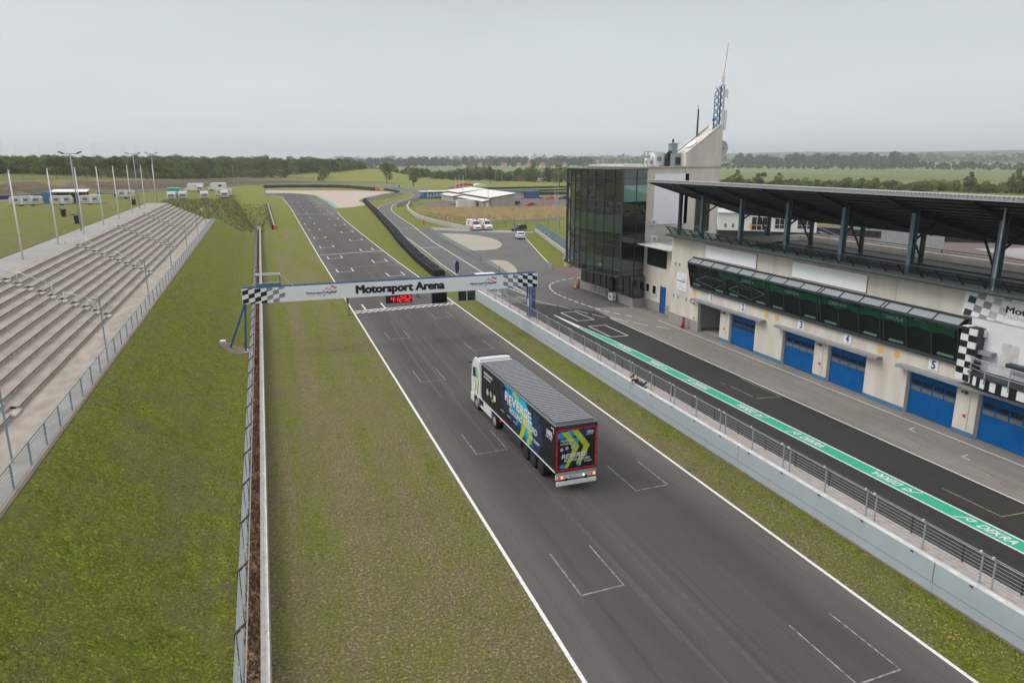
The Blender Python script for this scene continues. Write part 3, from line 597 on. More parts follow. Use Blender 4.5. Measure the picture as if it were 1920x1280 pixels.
def pit_fence():
    X = 26.52
    t = thing('pit_wall_fence', 'galvanised rail fence panels standing on the pale pit wall', 'fence', (X, 0, WT))
    y0 = 6.39-.27
    first = MB().box(X-.03, X+.03, y0-.025, y0+.025, WT, WT+1.28).bar((X,y0,WT+1.27), (X-.16,y0,WT+1.42), .045).build('post', 'steel', t)
    cap = MB().box(X-.21, X-.13, y0-.04, y0+.04, WT+1.39, WT+1.47).build('post_cap', 'walltop', first)
    for c in np.arange(6.39, 91, 6.03):
        for yy in (c-.27, c+.27, c+3.03):
            if yy > 91.5 or yy == y0: continue
            k = first.copy(); COL.objects.link(k); k.location = (0, yy-y0, 0); k2 = cap.copy(); COL.objects.link(k2); k2.parent = k
    for c in np.arange(.36, 90, 6.03):
        m = MB(); e = min(c+6.03, 91.5)
        for k in range(8): z = WT+.12+k*.16; m.cyl((X, c, z), (X, e, z), .0075, n=4, cap=False)
        m.cyl((X-.16, c, WT+1.42), (X-.16, e, WT+1.42), .010, n=4, cap=False); m.cyl((X, c, WT+1.26), (X, e, WT+1.26), .012, n=4, cap=False)
        m.build('panel', 'steel', t)
    for i, c in enumerate(np.arange(12.2, 60, 2.63)):
        m = MB().box(27.2, 27.24, c-.025, c+.025, WT-.01, WT+.85)
        if i % 3 == 0: m.box(27.2, 27.24, c, c+2.4, WT+.8, WT+.84)
        m.build('board_bracket', 'blackp', t)
pit_fence()
# steel steps at the far end of the pit wall
t = thing('steel_steps', 'grey steel steps with rails at the far end of the pit wall', 'steps', (28.6, 88, 0))
m = MB()
for i in range(6): m.box(27.8, 28.7, 86+i*.35, 86.3+i*.35, .2*(i)+.15, .2*i+.2)
for x in (27.85, 28.7):
    for y in (86, 88.2, 90.5): m.box(x-.03, x+.03, y-.03, y+.03, 0, 2.3)
    m.bar((x,86,1.1), (x,88.2,2.3), .05); m.bar((x,88.2,2.3), (x,90.5,2.3), .05); m.bar((x,88.2,1.8), (x,90.5,1.8), .04)
m.build('frame', 'steel', t); MB().box(27.8,28.7,88.1,90.6,1.2,1.25).build('landing', 'steel', t)
# ---------------------------------------------------------------- gantry
def gantry():
    t = thing('start_gantry', 'white banner gantry with chequered ends spanning the start straight', 'gantry', (-3, 73.2, 0))
    XL, XR, Y, z0, z1 = -2.6, 27.75, 73.0, 4.8, 6.28
    # truss behind the banner
    m = MB()
    for y in (73.1, 73.7):
        for z in (z0+.1, z1+.02): m.box(XL, XR, y-.05, y+.05, z-.05, z+.05)
    for i in range(20):
        x = XL+i*(XR-XL)/20; x2 = XL+(i+1)*(XR-XL)/20
        for y in (73.1, 73.7): m.bar((x,y,z0+.1),(x2,y,z1), .05)
        m.bar((x,73.1,z1),(x2,73.7,z1), .05)
    m.build('truss', 'blue', t)
    MB().box(XL, XR, Y-.04, Y, z0, z1).build('banner', 'sheet', t)
    bn = [o for o in t.children if o.name.startswith('banner')][0]
    f = Y-.052
    ck = MB(); cg = MB(); h = (z1-z0)
    def cell(mb, x, r, w=.62, hh=h/3.4, dirn=1, off=0):
        a = x; b = x+w; za = z0+r*hh+.10*dirn*off; s = .16*dirn
        pts = [(a, za), (b, za+s), (b, za+hh+s), (a, za+hh)]
        pts = [(px, min(max(pz, z0), z1)) for px, pz in pts]
        if pts[3][1]-pts[0][1] < .01: return
        mb.add([(px, f, pz) for px, pz in pts], [(0,1,2,3)])
    for i in range(7):
        for r in range(-1, 5):
            if (i+r) % 2 == 0:
                (ck if i < 5 else cg) and cell(ck if i < 4 else cg, XL+.05+i*.56, r, .56, h/3.5, 1, i*.6)
                cell(ck if i < 4 else cg, XR-.05-(i+1)*.56, r, .56, h/3.5, -1, -i*.6)
    ck.build('check_pattern', 'blackp', bn, fix=False); cg.build('faded_check_pattern', 'mgrey', bn, fix=False)
    text('Motorsport Arena', 'lettering', 'ink', bn, (8.15, f, 5.22), (1,0,0), (0,0,1), .82, .003, .07, fit=9.2)
    for x in (3.35, 20.1):
        text('Motorsport Arena', 'logo_lettering', 'navy', bn, (x, f, 5.40), (1,0,0), (0,0,1), .24, .003, .03, fit=2.8)
        lg = MB(); lr = MB()
        for i in range(5):
            for r in range(4):
                if (i+r) % 2 == 0:
                    xx = x+1.55+i*.28; zz = 5.12+r*.2+i*.08
                    (lr if i > 3 or (i == 3 and r > 1) else lg).add([(xx,f+.003,zz),(xx+.28,f+.003,zz+.03),(xx+.3,f+.003,zz+.21),(xx+.04,f+.003,zz+.16)], [(0,1,2,3)])
        lg.build('logo_check', 'lgrey', bn, fix=False); lr.build('logo_flag', 'red', bn, fix=False)
        text('Oschersleben', 'small_lettering', 'pale', bn, (x+.1, f, 5.2), (1,0,0), (0,0,1), .10, .002, 0, fit=1.3)
    # legs
    for x0, xs in ((-2.35, (-4.35, -2.75)),):
        for xf in xs: MB().bar((x0, 73.4, 4.85), (xf, 73.3, -.1), .19).build('leg', 'blue', t)
    for dx, dy in ((0,-.35),(0,.35),(.55,-.35),(.55,.35)): MB().box(26.85+dx-.07, 26.85+dx+.07, 73.4+dy-.07, 73.4+dy+.07, 1.40 if dx < .1 else 0, 4.9).build('leg', 'blue', t)
    m = MB()
    for k in range(6): z = 1.4+k*.6; m.bar((27.05,73.05,z),(27.6,73.75,z+.5), .06); m.bar((27.05,73.75,z),(27.6,73.05,z+.5), .05)
    m.build('lattice', 'blue', t)
    MB().box(-4.8, -2.2, 72.5, 74.1, -.1, .12).build('footing', 'slab', t)
    MB().box(26.7, 27.0, 73.0, 73.35, 2.6, 3.5).build('control_box', 'walltop', t)
    # work platform
    m = MB()
    for y in (73.15, 74.1):
        for x in (-1.15, 1.0): m.box(x-.03, x+.03, y-.03, y+.03, 6.3, 7.5)
    m.build_each('platform_post', 'blue', t)
    MB().box(-1.2, 1.05, 73.0, 74.2, 6.3, 6.36).box(-1.2, 1.05, 72.96, 72.99, 6.3, 6.68).build('work_platform', 'bluesoc', t)
    m = MB().tube([(-1.15,73.15,7.5),(1.0,73.15,7.5),(1.0,74.1,7.5),(-1.15,74.1,7.5),(-1.15,73.15,7.5)], .05).tube([(1.0,73.15,7.5),(1.0,73.15,7.45),(2.2,73.3,6.3)], .06).tube([(1.0,73.15,6.75),(-1.15,73.15,6.75)], .02)
    m.build('guard_rail', 'railg', t)
    # clock
    ckb = MB().box(11.15, 13.85, 72.9, 73.1, 3.98, 4.78).build('digital_clock', 'blackp', t)
    def seg(s, x, z, w, h):
        S = {'0':'abcdef','1':'bc','2':'abged','4':'fgbc','5':'afgcd'}[s]; mb = MB(); th = .075
        yy0, yy1 = 72.872, 72.899; k = .10
        def hb(zz): mb.add([(x+.02+(zz-z)*k, yy0, zz-th/2),(x+w-.02+(zz-z)*k, yy0, zz-th/2),(x+w-.02+(zz-z)*k, yy0, zz+th/2),(x+.02+(zz-z)*k, yy0, zz+th/2)], [(0,1,2,3)])
        def vb(xx, za, zb): mb.add([(xx-th/2+(za-z)*k, yy0, za),(xx+th/2+(za-z)*k, yy0, za),(xx+th/2+(zb-z)*k, yy0, zb),(xx-th/2+(zb-z)*k, yy0, zb)], [(0,1,2,3)])
        for c in S:
            if c == 'a': hb(z+h)
            if c == 'd': hb(z)
            if c == 'g': hb(z+h/2)
            if c == 'b': vb(x+w, z+h/2, z+h)
            if c == 'c': vb(x+w, z, z+h/2)
            if c == 'e': vb(x, z, z+h/2)
            if c == 'f': vb(x, z+h/2, z+h)
        return mb
    MB().box(12.12,12.16,72.87,72.899,4.25,4.31).box(12.15,12.19,72.87,72.899,4.45,4.51).build('colon', 'led', ckb)
    for s, x in (('4', 11.66), ('1', 12.08), ('2', 12.52), ('5', 13.0), ('2', 13.4)): seg(s, x, 4.13, .27, .5).build('digit', 'led', ckb, fix=False)
    MB().box(12.9,12.95,72.87,72.899,4.22,4.28).box(12.92,12.97,72.87,72.899,4.45,4.51).build('colon', 'led', ckb)
    MB().box(14.35,14.42,73,73.1,4.35,4.8).box(14.5,14.53,73,73.1,4.3,4.8).box(14.6,14.75,72.95,73.1,4.33,4.5).build('sensor', 'dsteel', t)
    sl = MB().box(15.95, 17.55, 72.9, 73.15, 3.66, 4.8).build('start_light', 'blackp', t)
    for i in range(5):
        for j in range(4):
            MB().cyl((16.11+i*.32, 72.899, 3.80+j*.28), (16.11+i*.32, 72.70, 3.78+j*.28), .125, .13, 10, False).cyl((16.11+i*.32, 72.89, 3.80+j*.28), (16.11+i*.32, 72.87, 3.80+j*.28), .10, n=10).build('lamp_hood', 'black', sl)
    MB().box(18.7,18.78,72.9,73.1,3.7,4.8).box(20.62,20.7,72.9,73.1,3.7,4.8).box(19.64,19.78,72.89,73.1,3.7,4.8).box(18.7,20.7,72.9,73.1,3.66,3.76).build('board_frame', 'steel', t)
    MB().box(18.78,19.64,72.93,73.05,3.77,4.78).box(19.78,20.62,72.93,73.05,3.77,4.78).build('signal_board', 'darkwin', t)
gantry()
# ---------------------------------------------------------------- control tower
def control_tower():
    t = thing('control_tower', 'race control tower with curved dark glass front and slanted concrete fin', 'building', (43.4, 80.2, 0))
    arc = smooth([(41.5,80.25),(40.62,83.5),(40.12,87.5),(40.15,91.5),(40.8,95.4),(42.0,98.6)], 2)
    arc = [arc[0]]+arc[1:]
    bays = arc
    zs = [4.05, 4.75, 6.25, 7.8, 8.55, 9.45, 11.5, 12.3, 13.2, 15.25, 16.0, 17.05]
    kinds = ['f','g','f','f','f','f','g','f','f','g','f','f']
    frames = MB(); gl = MB(); gg = MB(); gp = MB()
    def bay(a, b, endface=False):
        for i in range(len(zs)-1):
            k = 'f'
            if (zs[i], zs[i+1]) == (4.75, 6.25): k = 'g'
            if zs[i] == 9.45 and not endface: k = 'g'
            if zs[i] == 13.2 and endface: k = 'p'
            P = [(a[0],a[1],zs[i]),(b[0],b[1],zs[i]),(b[0],b[1],zs[i+1]),(a[0],a[1],zs[i+1])]
            {'f':gl,'g':gg,'p':gp}[k].add(P, [(0,1,2,3)])
        d = Vector((b[0]-a[0], b[1]-a[1], 0)).normalized(); n = Vector((d.y, -d.x, 0))
        if not endface: n = -n if n.x > 0 else n
        else: n = Vector((0,-1,0))
        for z in zs: frames.obox(((a[0]+b[0])/2+n.x*.03, (a[1]+b[1])/2+n.y*.03, z), (Vector(b)-Vector(a)).to_3d()/2, n*.035, (0,0,.028))
        frames.obox((a[0]+n.x*.04, a[1]+n.y*.04, (zs[0]+zs[-1])/2), d*.032, n*.045, (0,0,(zs[-1]-zs[0])/2))
    for a, b in zip(bays[:-1], bays[1:]): bay(a, b)
    for a, b in (((41.5,80.25),(43.45,80.4)),((43.45,80.4),(44.9,80.5))): bay(a, b, True)
    frames.obox((41.47,80.2,10.55), (.09,0,0), (0,.09,0), (0,0,6.5))
    gl.build('glass_facade', 'facade', t, fix=False); gg.build('vision_glass', 'facadeg', t, fix=False); gp.build('blind_glass', 'facadel', t, fix=False)
    frames.build('facade_frame', 'dsteel', t)
    # dark interior core and slabs
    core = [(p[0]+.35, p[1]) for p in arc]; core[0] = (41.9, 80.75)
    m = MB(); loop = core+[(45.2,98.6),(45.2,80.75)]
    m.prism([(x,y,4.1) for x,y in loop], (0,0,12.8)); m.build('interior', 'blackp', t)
    rim = [(p[0]-.05, p[1]) for p in arc]; rim[0] = (41.42, 80.17)
    MB().prism([(x,y,17.05) for x,y in rim+[(45,98.6),(45,80.5)]], (0,0,.07)).prism([(x,y,3.9) for x,y in rim+[(45,98.6),(45,80.5)]], (0,0,.16)).build('roof_edge', 'dsteel', t)
    MB().box(42.5,43.9,98.3,98.9,4.0,17.0).build('end_pier', 'conc', t)
    MB().cyl((42.0,98.7,4),(42.0,98.7,17.1),.07).cyl((42.4,99.2,4),(42.4,99.2,17.1),.07).build('steel_pipe', 'dsteel', t)
    # ground floor
    gw = smooth([(43.4,80.2),(43.5,85),(43.5,90),(43.1,95.7)], 3)
    m = MB().prism([(x,y,0) for x,y in gw+[(47,96.5),(47,80.5),(45,80.3)]], (0,0,1.15)); m.build('plinth', 'concd', t)
    g = MB(); fr = MB(); vt = MB()
    for a, b in zip(gw[:-1], gw[1:]):
        g.add([(a[0]+.05,a[1],1.15),(b[0]+.05,b[1],1.15),(b[0]+.05,b[1],3.95),(a[0]+.05,a[1],3.95)], [(0,1,2,3)])
        fr.box(a[0]-.04,a[0]+.06,a[1]-.05,a[1]+.05,1.15,3.95)
    g.add([(43.45,80.25,1.15),(45,80.3,1.15),(45,80.3,3.95),(43.45,80.25,3.95)], [(0,1,2,3)]); fr.box(43.36,43.5,80.15,80.3,1.15,3.95)
    g.build('ground_floor_glass', 'facade', t, fix=False); fr.build_each('glazing_bar', 'dsteel', t)
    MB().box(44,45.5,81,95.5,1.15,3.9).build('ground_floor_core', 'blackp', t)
    for a, b in ((91.2,94.6),(87.7,90.4)):
        m = MB()
        for i in range(8): y = a+(b-a)*i/8; m.box(43.32,43.4,y+.05,y+(b-a)/8-.05,.35,1.0)
        m.build('vent_grille', 'grey', t)
    MB().box(43.3,43.45,85.9,86.9,0,2.9).build('entrance_recess', 'blackp', t)
    # concrete block behind
    MB().box(44.9,55.3,80.7,98.4,0,17.25).build('concrete_block', 'conc', t)
    MB().box(44.7,55.32,80.5,98.6,17.25,17.4).build('parapet_cap', 'concw', t)
    MB().box(47.5,55.2,92,103,16.9,17.55).build('rear_roof_block', 'conc', t)
    MB().box(46.05,50.85,80.62,80.7,10.35,16.5).build('billboard', 'sheet', t)
    # slanted fin tower
    pr = [(50.35,80.62,0),(55.35,80.62,0),(55.35,80.62,22.4),(50.35,80.62,18.9)]
    MB().prism(pr, (0,3.0,0)).build('fin_tower', 'conc', t)
    s = Vector((4.7,0,3.4)).normalized(); n = Vector((-s.z,0,s.x))
    cap = MB()
    for y in (80.62, 83.42): cap.obox(Vector((52.7,y+.1,20.6))+n*.09, s*2.95, (0,.14,0), n*.09)
    cap.build('fin_coping', 'walltop', t)
    c = Vector((51.9,82.1,20.02))+n*.05
    ring = [c+s*math.cos(a)*.75+Vector((0,1,0))*math.sin(a)*.75 for a in np.linspace(0, 2*math.pi, 24, endpoint=False)]
    MB().prism([p for p in ring], n*.12).build('skylight', 'white', t)
    MB().box(52.1,54.0,80.54,80.62,9.3,13.9).build('stair_window', 'facade', t); MB().box(52.02,52.1,80.5,80.62,9.3,13.95).box(54,54.08,80.5,80.62,9.3,13.95).build('window_frame', 'dsteel', t)
    # link wing
    MB().box(45.2,58,72.13,80.69,0,8.3).build('link_wall', 'conc', t); MB().box(45.15,45.2,72.2,80.68,0,1.15).build('link_plinth', 'concd', t)
    MB().box(43.7,45.4,72.2,80.2,8.0,8.12).build('link_canopy', 'walltop', t)
    w = MB().box(45.12,45.2,75.45,80.1,5.5,7.60).build('band_window', 'darkwin', t)
    for a, b in ((80.0,79.1),(78.4,77.45)):
        f = MB().box(45.08,45.2,b,a,1.95,3.2).build('window', 'white', t); MB().box(45.06,45.09,b+.1,a-.1,2.1,3.1).build('pane', 'darkwin', f)
    MB().box(45.1,45.2,75.35,76.25,0,3.25).build('side_door', 'bluedoor', t); MB().box(45.08,45.1,76.25,76.5,0,3.3).build('door_jamb', 'dsteel', t)
    MB().box(45.5,57,72.3,80.6,8.3,8.33).build('link_roof', 'grey', t)
    m = MB().box(44.6,44.7,87,88,0,0)
    # camera-dome letters on the facade
    return t
control_tower()
def hvac(x, y, z, w, d, h, label, vert=True):
    t = thing('air_conditioning_unit', label, 'air conditioner', (x, y, z), 'air conditioning units')
    b = MB().box(x, x+w, y, y+d, z+.05, z+h).box(x+.05, x+.15, y+.05, y+d-.05, z, z+.05).box(x+w-.15, x+w-.05, y+.05, y+d-.05, z, z+.05).build('casing', 'white', t)
    m = MB()
    m.cyl((x+w*.45, y-.001, z+h*.5), (x+w*.45, y-.03, z+h*.5), min(w, h)*.27, n=14); m.build('fan_grille', 'grey', t)
    MB().cyl((x-.001, y+d*.5, z+h*.5), (x-.03, y+d*.5, z+h*.5), min(d, h)*.27, n=14).build('side_grille', 'grey', t)
hvac(45.3,79.5,8.33,.8,.5,.7, 'small white air conditioner on the link roof beside the tower foot')
hvac(45.5,80.2,10.3,.85,.42,.7, 'white air conditioner hung on the concrete wall left of the white billboard')
hvac(46.6,83.5,17.4,1.0,1.0,1.0, 'low pale air conditioner on the tower roof edge')
hvac(47.4,83.2,17.4,1.3,1.2,1.75, 'tall white air conditioner on the tower roof beside the metal plant box')
hvac(51.2,81.2,17.4,1.3,.9,1.5, 'white air conditioner in front of the slanted fin')
hvac(42.7,84.6,.1,.55,1.1,1.0, 'beige air conditioner standing against the tower plinth')
t = thing('roof_plant', 'steel roof plant box with round duct and square flue', 'roof plant', (49, 82, 17.4))
MB().box(48.9,51.0,82,84.5,17.4,19.0).build('housing', 'steel', t); MB().box(49.6,50.3,81.95,82,17.6,18.5).build('louvre', 'dsteel', t)
MB().box(49.1,49.95,82.2,83,19.0,20.15).build('flue', 'steelb', t); MB().box(48.95,50.1,82.05,83.15,20.15,20.25).build('flue_cap', 'walltop', t); MB().cyl((49.5,82.6,20.25),(49.5,82.6,20.7),.12).build('vent_pipe', 'blackp', t)
MB().tube([(48.7,82.3,17.4),(48.62,82.3,18.3),(48.75,82.3,18.9),(49.1,82.3,19.1)], .28, 10).build('duct', 'blackp', t)
t = thing('roof_ladder', 'thin steel access frame at the corner of the tower roof', 'ladder', (45.2,82,17.4))
MB().tube([(45.2,82,17.4),(45.2,82,19.2),(46.6,82,19.2),(46.6,82,18.9)], .05).tube([(45.7,82,17.4),(45.7,82,19.2)], .05).build('frame', 'steel', t)
def mast():
    t = thing('antenna_mast', 'blue lattice antenna mast with white panels on the slanted fin', 'antenna mast', (54.6, 81.2, 22))
    m = MB(); c = (55.0, 81.3); w = .40
    for sx, sy in ((-1,-1),(1,-1),(1,1),(-1,1)): m.bar((c[0]+sx*w, c[1]+sy*w, 21.6), (c[0]+sx*w, c[1]+sy*w, 26.3 if sx < 0 else 27.2), .07)
    for i in range(6):
        z = 21.9+i*.85
        for a, b in (((-1,-1),(1,-1)),((1,-1),(1,1)),((1,1),(-1,1)),((-1,1),(-1,-1))):
            m.bar((c[0]+a[0]*w, c[1]+a[1]*w, z), (c[0]+b[0]*w, c[1]+b[1]*w, z+.85), .04); m.bar((c[0]+b[0]*w, c[1]+b[1]*w, z), (c[0]+a[0]*w, c[1]+a[1]*w, z+.85), .04)
    m.bar((c[0]-w,81.2,26.3),(c[0]+w,81.2,27.2),.06); m.build('lattice', 'blue', t)
    MB().bar((55.25,81.6,12),(55.25,81.6,22.2),.14).bar((55.2,81.6,13),(55.2,81.6,13.2),.5).build('cable_duct', 'blue', t)
    MB().cyl((55.4,81.6,21.5),(55.4,81.6,28.0),.07).build('pole', 'dsteel', t)
    for x, y, z, h in ((55.35,81.3,27.1,1.15),(56.1,81.4,25.7,1.0),(55.3,80.85,22.0,2.3),(55.72,80.85,21.8,2.4)): MB().box(x-.17,x+.17,y-.1,y+.1,z,z+h).build('panel_antenna', 'white', t)
    MB().cyl((55.5,81.6,27.4),(55.85,81.6,30.4),.06,.05).build('whip_base', 'orange', t); MB().cyl((55.85,81.6,30.4),(56.0,81.6,32.2),.035,.02).build('whip_tip', 'rust', t)
    MB().cyl((54.2,81.0,22),(54.2,81.0,23.4),.05).bar((54.0,81,23.0),(54.4,81,23.0),.12,.3).build('small_aerial', 'blue', t)
mast()
t = thing('rod_aerial', 'dark rod aerial standing on the left side of the slanted fin', 'aerial', (53.3,83,21.3))
MB().cyl((53.3,83.2,21.2),(53.3,83.2,24.4),.13,.10).cyl((53.3,83.2,24.4),(53.2,83.2,24.9),.03).build('rod', 'dsteel', t)
t = thing('satellite_dish', 'pale round dish on the right side of the fin', 'satellite dish', (55.8,82,19.4))
m = MB()
for i in range(3):
    r0, r1 = .95*i/3, .95*(i+1)/3
    for k in range(16):
        a0, a1 = 2*math.pi*k/16, 2*math.pi*(k+1)/16
        P = lambda r, a: (56.35+.6*r*math.cos(a), 82.0-.25*(1-(r/.95)**2)*-1-.5*r*math.cos(a), 19.6+r*math.sin(a))
        m.add([P(r0,a0),P(r1,a0),P(r1,a1),P(r0,a1)], [(0,1,2,3)])
m.build('reflector', 'walltop', t, fix=False); MB().bar((55.1,82.3,19.6),(56.3,82.3,19.6),.1).bar((56.35,81.3,19.6),(56.35,82.2,19.5),.05).build('bracket', 'blue', t)
# ---------------------------------------------------------------- pit building
def pit_building():
    t = thing('pit_building', 'long beige pit garage building with blue numbered doors and roofed stand', 'building', (43.8, 40, 0))
    FX = 43.8
    pc = [61.3, 47.55, 33.85, 20.1, 6.4]; doors = []
    for c in pc: doors += [c+2.85, c-2.85]
    dw = 2.05; zt = 3.2
    # wall with openings: piers + lintel band
    w = MB(); y = 72.1
    ys = [72.1]
    for d in doors: ys += [d+dw, d-dw]
    ys.append(-6)
    for a, b in zip(ys[::2], ys[1::2]): w.box(FX, 44.4, b, a, 0, zt)
    w.box(FX, 44.4, -6, 72.1, zt, 9.98)
    w.box(44.4, 47, 71.6, 72.095, 0, 9.97)
    w.build('front_wall', 'conc', t)
    m = MB()
    for a, b in zip(ys[2::2], ys[3::2]): m.box(FX-.03, FX, b, a, 0, .33)
    m.build_each('blue_skirting', 'bluesoc', t)
    MB().box(FX-.02, FX, 66.3, 72.1, 0, 1.1).build('grey_plinth', 'concd', t)
    MB().box(44.4, 60, -6, 71.6, 3.3, 3.6).build('upper_floor', 'concd', t)
    MB().box(52, 52.2, -6, 71.6, 0, 3.3).build('rear_wall', 'concd', t); MB().box(44.4, 52, -6, 71.6, -.1, .03).build('garage_floor', 'concd', t); MB().box(44.4, 52, 60.95, 61.6, 0, 3.3).box(44.4, 52, 67, 67.2, 0, 3.3).build('garage_partition', 'lgrey', t)
    for i, d in enumerate(doors):
        MB().box(44.0, 44.3, d+dw-.12, d+dw, 0, zt).box(44.0, 44.3, d-dw, d-dw+.12, 0, zt).build_each('door_frame', 'grey', t)
        if i == 0:
            MB().box(44.3,44.5,d-dw,d+dw,zt-.25,zt).build('rolled_up_door', 'dsteel', t); continue
        dr = MB().box(44.1, 44.25, d-dw+.12, d+dw-.12, .02, zt)
        for k in range(16): dr.box(44.085, 44.1, d-dw+.12, d+dw-.12, .06+k*.2, .06+k*.2+.17)
        dr = dr.build('garage_door', 'bluedoor', t)
        for k in range(4):
            a = d-dw+.25+k*.93
            MB().box(44.06,44.09,a,a+.82,2.30,2.62).build('upper_pane', 'darkwin', dr); MB().box(44.06,44.09,a,a+.82,1.86,2.16).build('lower_pane', 'greywin' if i > 1 else 'darkwin', dr)  # lower panes paler, reflections put into their colour
    for c in pc: MB().box(43.15, FX, c-6.4, c+5.5, 3.52, 3.62).box(43.15,43.2,c-6.4,c+5.5,3.42,3.52).build('door_canopy', 'grey', t)
    nums = [(64.0,'1'),(58.45,'2'),(50.2,'3'),(44.75,'4'),(36.7,'5')]
    for y, s in nums:
        p = MB().box(FX-.05, FX, y-.40, y+.40, 3.78, 4.62).build('number_plate', 'white', t)
        text(s, 'number', 'navy', p, (FX-.056, y+.16 if s != '1' else y+.08, 3.90), (0,-1,0), (0,0,1), .60, .002, .03, fit=.32 if s != '1' else .14)
    for y in (67.0, 54.95, 53.4, 41.45, 39.9):
        m = MB(); m.cyl((FX,y,4.12),(FX-.015,y,4.12),.28,n=20); m.build('round_sticker', 'orange', t)
    for y in (66.9, 61.3, 47.55, 33.85): MB().box(FX-.06,FX,y-.08,y+.08,1.3,1.47).build('alarm_box', 'red', t); MB().box(FX-.14,FX,y-.03,y+.14,2.9,3.06).cyl((FX-.12,y+.25,3.05),(FX-.25,y+.25,3.0),.06).build('siren', 'rust', t)
    for y in np.arange(-1, 72, 6.86): MB().box(FX-.004,FX,y+.5,y+.52,8.0,9.9).build('wall_joint', 'dsteel', t)
    for y in (61.0, 47.3, 33.6): MB().box(FX-.03,FX,y-.02,y+.02,.4,3.0).build('conduit', 'lgrey', t)
    MB().box(FX-.02,FX,68.2,72.0,3.38,3.42).build('conduit', 'lgrey', t)
    # blank sign panels
    for a, b in ((65.35,56.9),(51.9,43.4)):
        f = MB().box(FX-.05, FX, b, a, 8.12, 9.55).build('sign_frame', 'red', t); MB().box(FX-.09,FX-.05,b+.04,a-.02,8.17,9.53).build('sign_sheet', 'sheet', f)
    # small square windows
    for y in (71.85-.6, 70.3, 68.6, 67.75):
        for z in (6.78, 3.12):
            f = MB().box(FX-.03, FX+.01, y-.2, y+.2, z-.24, z+.24).build('small_window', 'white', t); MB().box(FX-.04,FX-.03,y-.13,y+.13,z-.17,z+.19).build('pane', 'greywin', f)
    s = MB().box(FX-.05, FX, 68.6, 70.7, 3.9, 5.9).build('notice_board', 'white', t)
    text('Motorsport Arena', 'lettering', 'navy', s, (FX-.06, 70.58, 4.95), (0,-1,0), (0,0,1), .12, .002, .03, fit=1.6)
    text('Oschersleben', 'small_lettering', 'pale', s, (FX-.06, 70.5, 4.25), (0,-1,0), (0,0,1), .07, .002, .0, fit=1.6)
    m = MB(); m2 = MB()
    for i in range(4):
        for r in range(3):
            if (i+r) % 2 == 0: (m2 if i > 2 else m).add([(FX-.056,69.7-i*.2,4.85+r*.16+i*.03),(FX-.056,69.5-i*.2,4.87+r*.16+i*.03),(FX-.056,69.5-i*.2,5.02+r*.16+i*.03),(FX-.056,69.7-i*.2,5.0+r*.16+i*.03)], [(0,1,2,3)])
    m.build('logo_check', 'lgrey', s, fix=False); m2.build('logo_flag', 'red', s, fix=False)
    # glazed gallery
    Y0, Y1 = 34.4, 67.6; xe, ze, zb, xb, zr = 43.12, 7.42, 4.78, 43.62, 7.97
    bays = [Y1]
    wd = 2.2
    per = [2.1,2.1,2.1,.35]; y = Y1; k = 0
    while y > Y0+.5: y -= per[k % 4]; bays.append(max(y, Y0)); k += 1
    gp = MB(); rp = MB(); fr = MB()
    for a, b in zip(bays[:-1], bays[1:]):
        gp.add([(xb,a,zb+.14),(xb,b,zb+.14),(xe,b,ze-.05),(xe,a,ze-.05)], [(0,1,2,3)])
        rp.add([(xe,a,ze+.02),(xe,b,ze+.02),(FX-.06,b,zr-.08),(FX-.06,a,zr-.08)], [(0,1,2,3)])
    for a in bays: fr.bar((xb-.04,a,zb+.05),(xe-.04,a,ze),.07,.06); fr.bar((xe-.04,a,ze+.03),(FX,a,zr),.07,.06)
    fr.box(xb-.07,FX,Y0,Y1,zb-.12,zb+.13); fr.obox((xe-.02,(Y0+Y1)/2,ze),(.07,0,0),(0,(Y1-Y0)/2,0),(0,0,.08)); fr.box(FX-.14,FX,Y0,Y1,zr-.1,zr+.06)
    fr.build('gallery_frame', 'dsteel', t); gp.build('gallery_glass', 'gglass', t, fix=False); rp.build('gallery_roof_glass', 'rglass', t, fix=False)
    for Ya in (Y0, Y1): MB().prism([(xe,Ya-.03,ze),(FX,Ya-.03,zr),(FX,Ya-.03,zb-.1),(xb,Ya-.03,zb-.1)], (0,.06,0)).build('gallery_end', 'darkwin', t)
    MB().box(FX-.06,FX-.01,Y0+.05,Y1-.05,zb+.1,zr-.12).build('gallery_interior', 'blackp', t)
    m = MB()                        # sagging green banner behind the glass
    yy = 62.4; n = 22
    seg = [(62.4,35.2)]
    a, b = 62.4, 35.2; N = 120
    for i in range(N):
        u0, u1 = i/N, (i+1)/N; y0 = a+(b-a)*u0; y1 = a+(b-a)*u1
        s0 = .16*abs(math.sin((a-y0)/2.2*math.pi/1)); s1 = .16*abs(math.sin((a-y1)/2.2*math.pi/1))
        x = 43.42; m.add([(x+.1,y0,6.62-s0),(x+.1,y1,6.62-s1),(x,y1,7.2-s1),(x,y0,7.2-s0)], [(0,1,2,3)])
    gb = m.build('window_banner', 'bannerg', t, fix=False)
    for y in (58.6, 52.4, 46.9, 41.3): text('DEKRA', 'lettering', 'lgrey', gb, (43.40, y, 6.72), (0,-1,0), (.17,0,1), .26, .001, .02, fit=1.9, shear=.2)
    for a in bays[:-1:2]: MB().box(43.69,43.73,a-1.6,a-.3,zb+.25,zb+.42).build('heater_panel', 'lgrey', t)
    # zig zag tubes imitating reflections of box markings in the left glass
    MB().tube([(43.72,66.9,5.6),(43.72,64.9,6.3),(43.72,63,6.25),(43.72,61.4,6.1),(43.72,63.3,5.2),(43.72,66.9,5.6)], .02, 4).tube([(43.72,60.9,5.6),(43.72,58.9,6.3),(43.72,57,6.25),(43.72,55.4,6.0),(43.72,57.3,5.1),(43.72,60.9,5.6)], .02, 4).build('reflection_lines', 'railg', t)
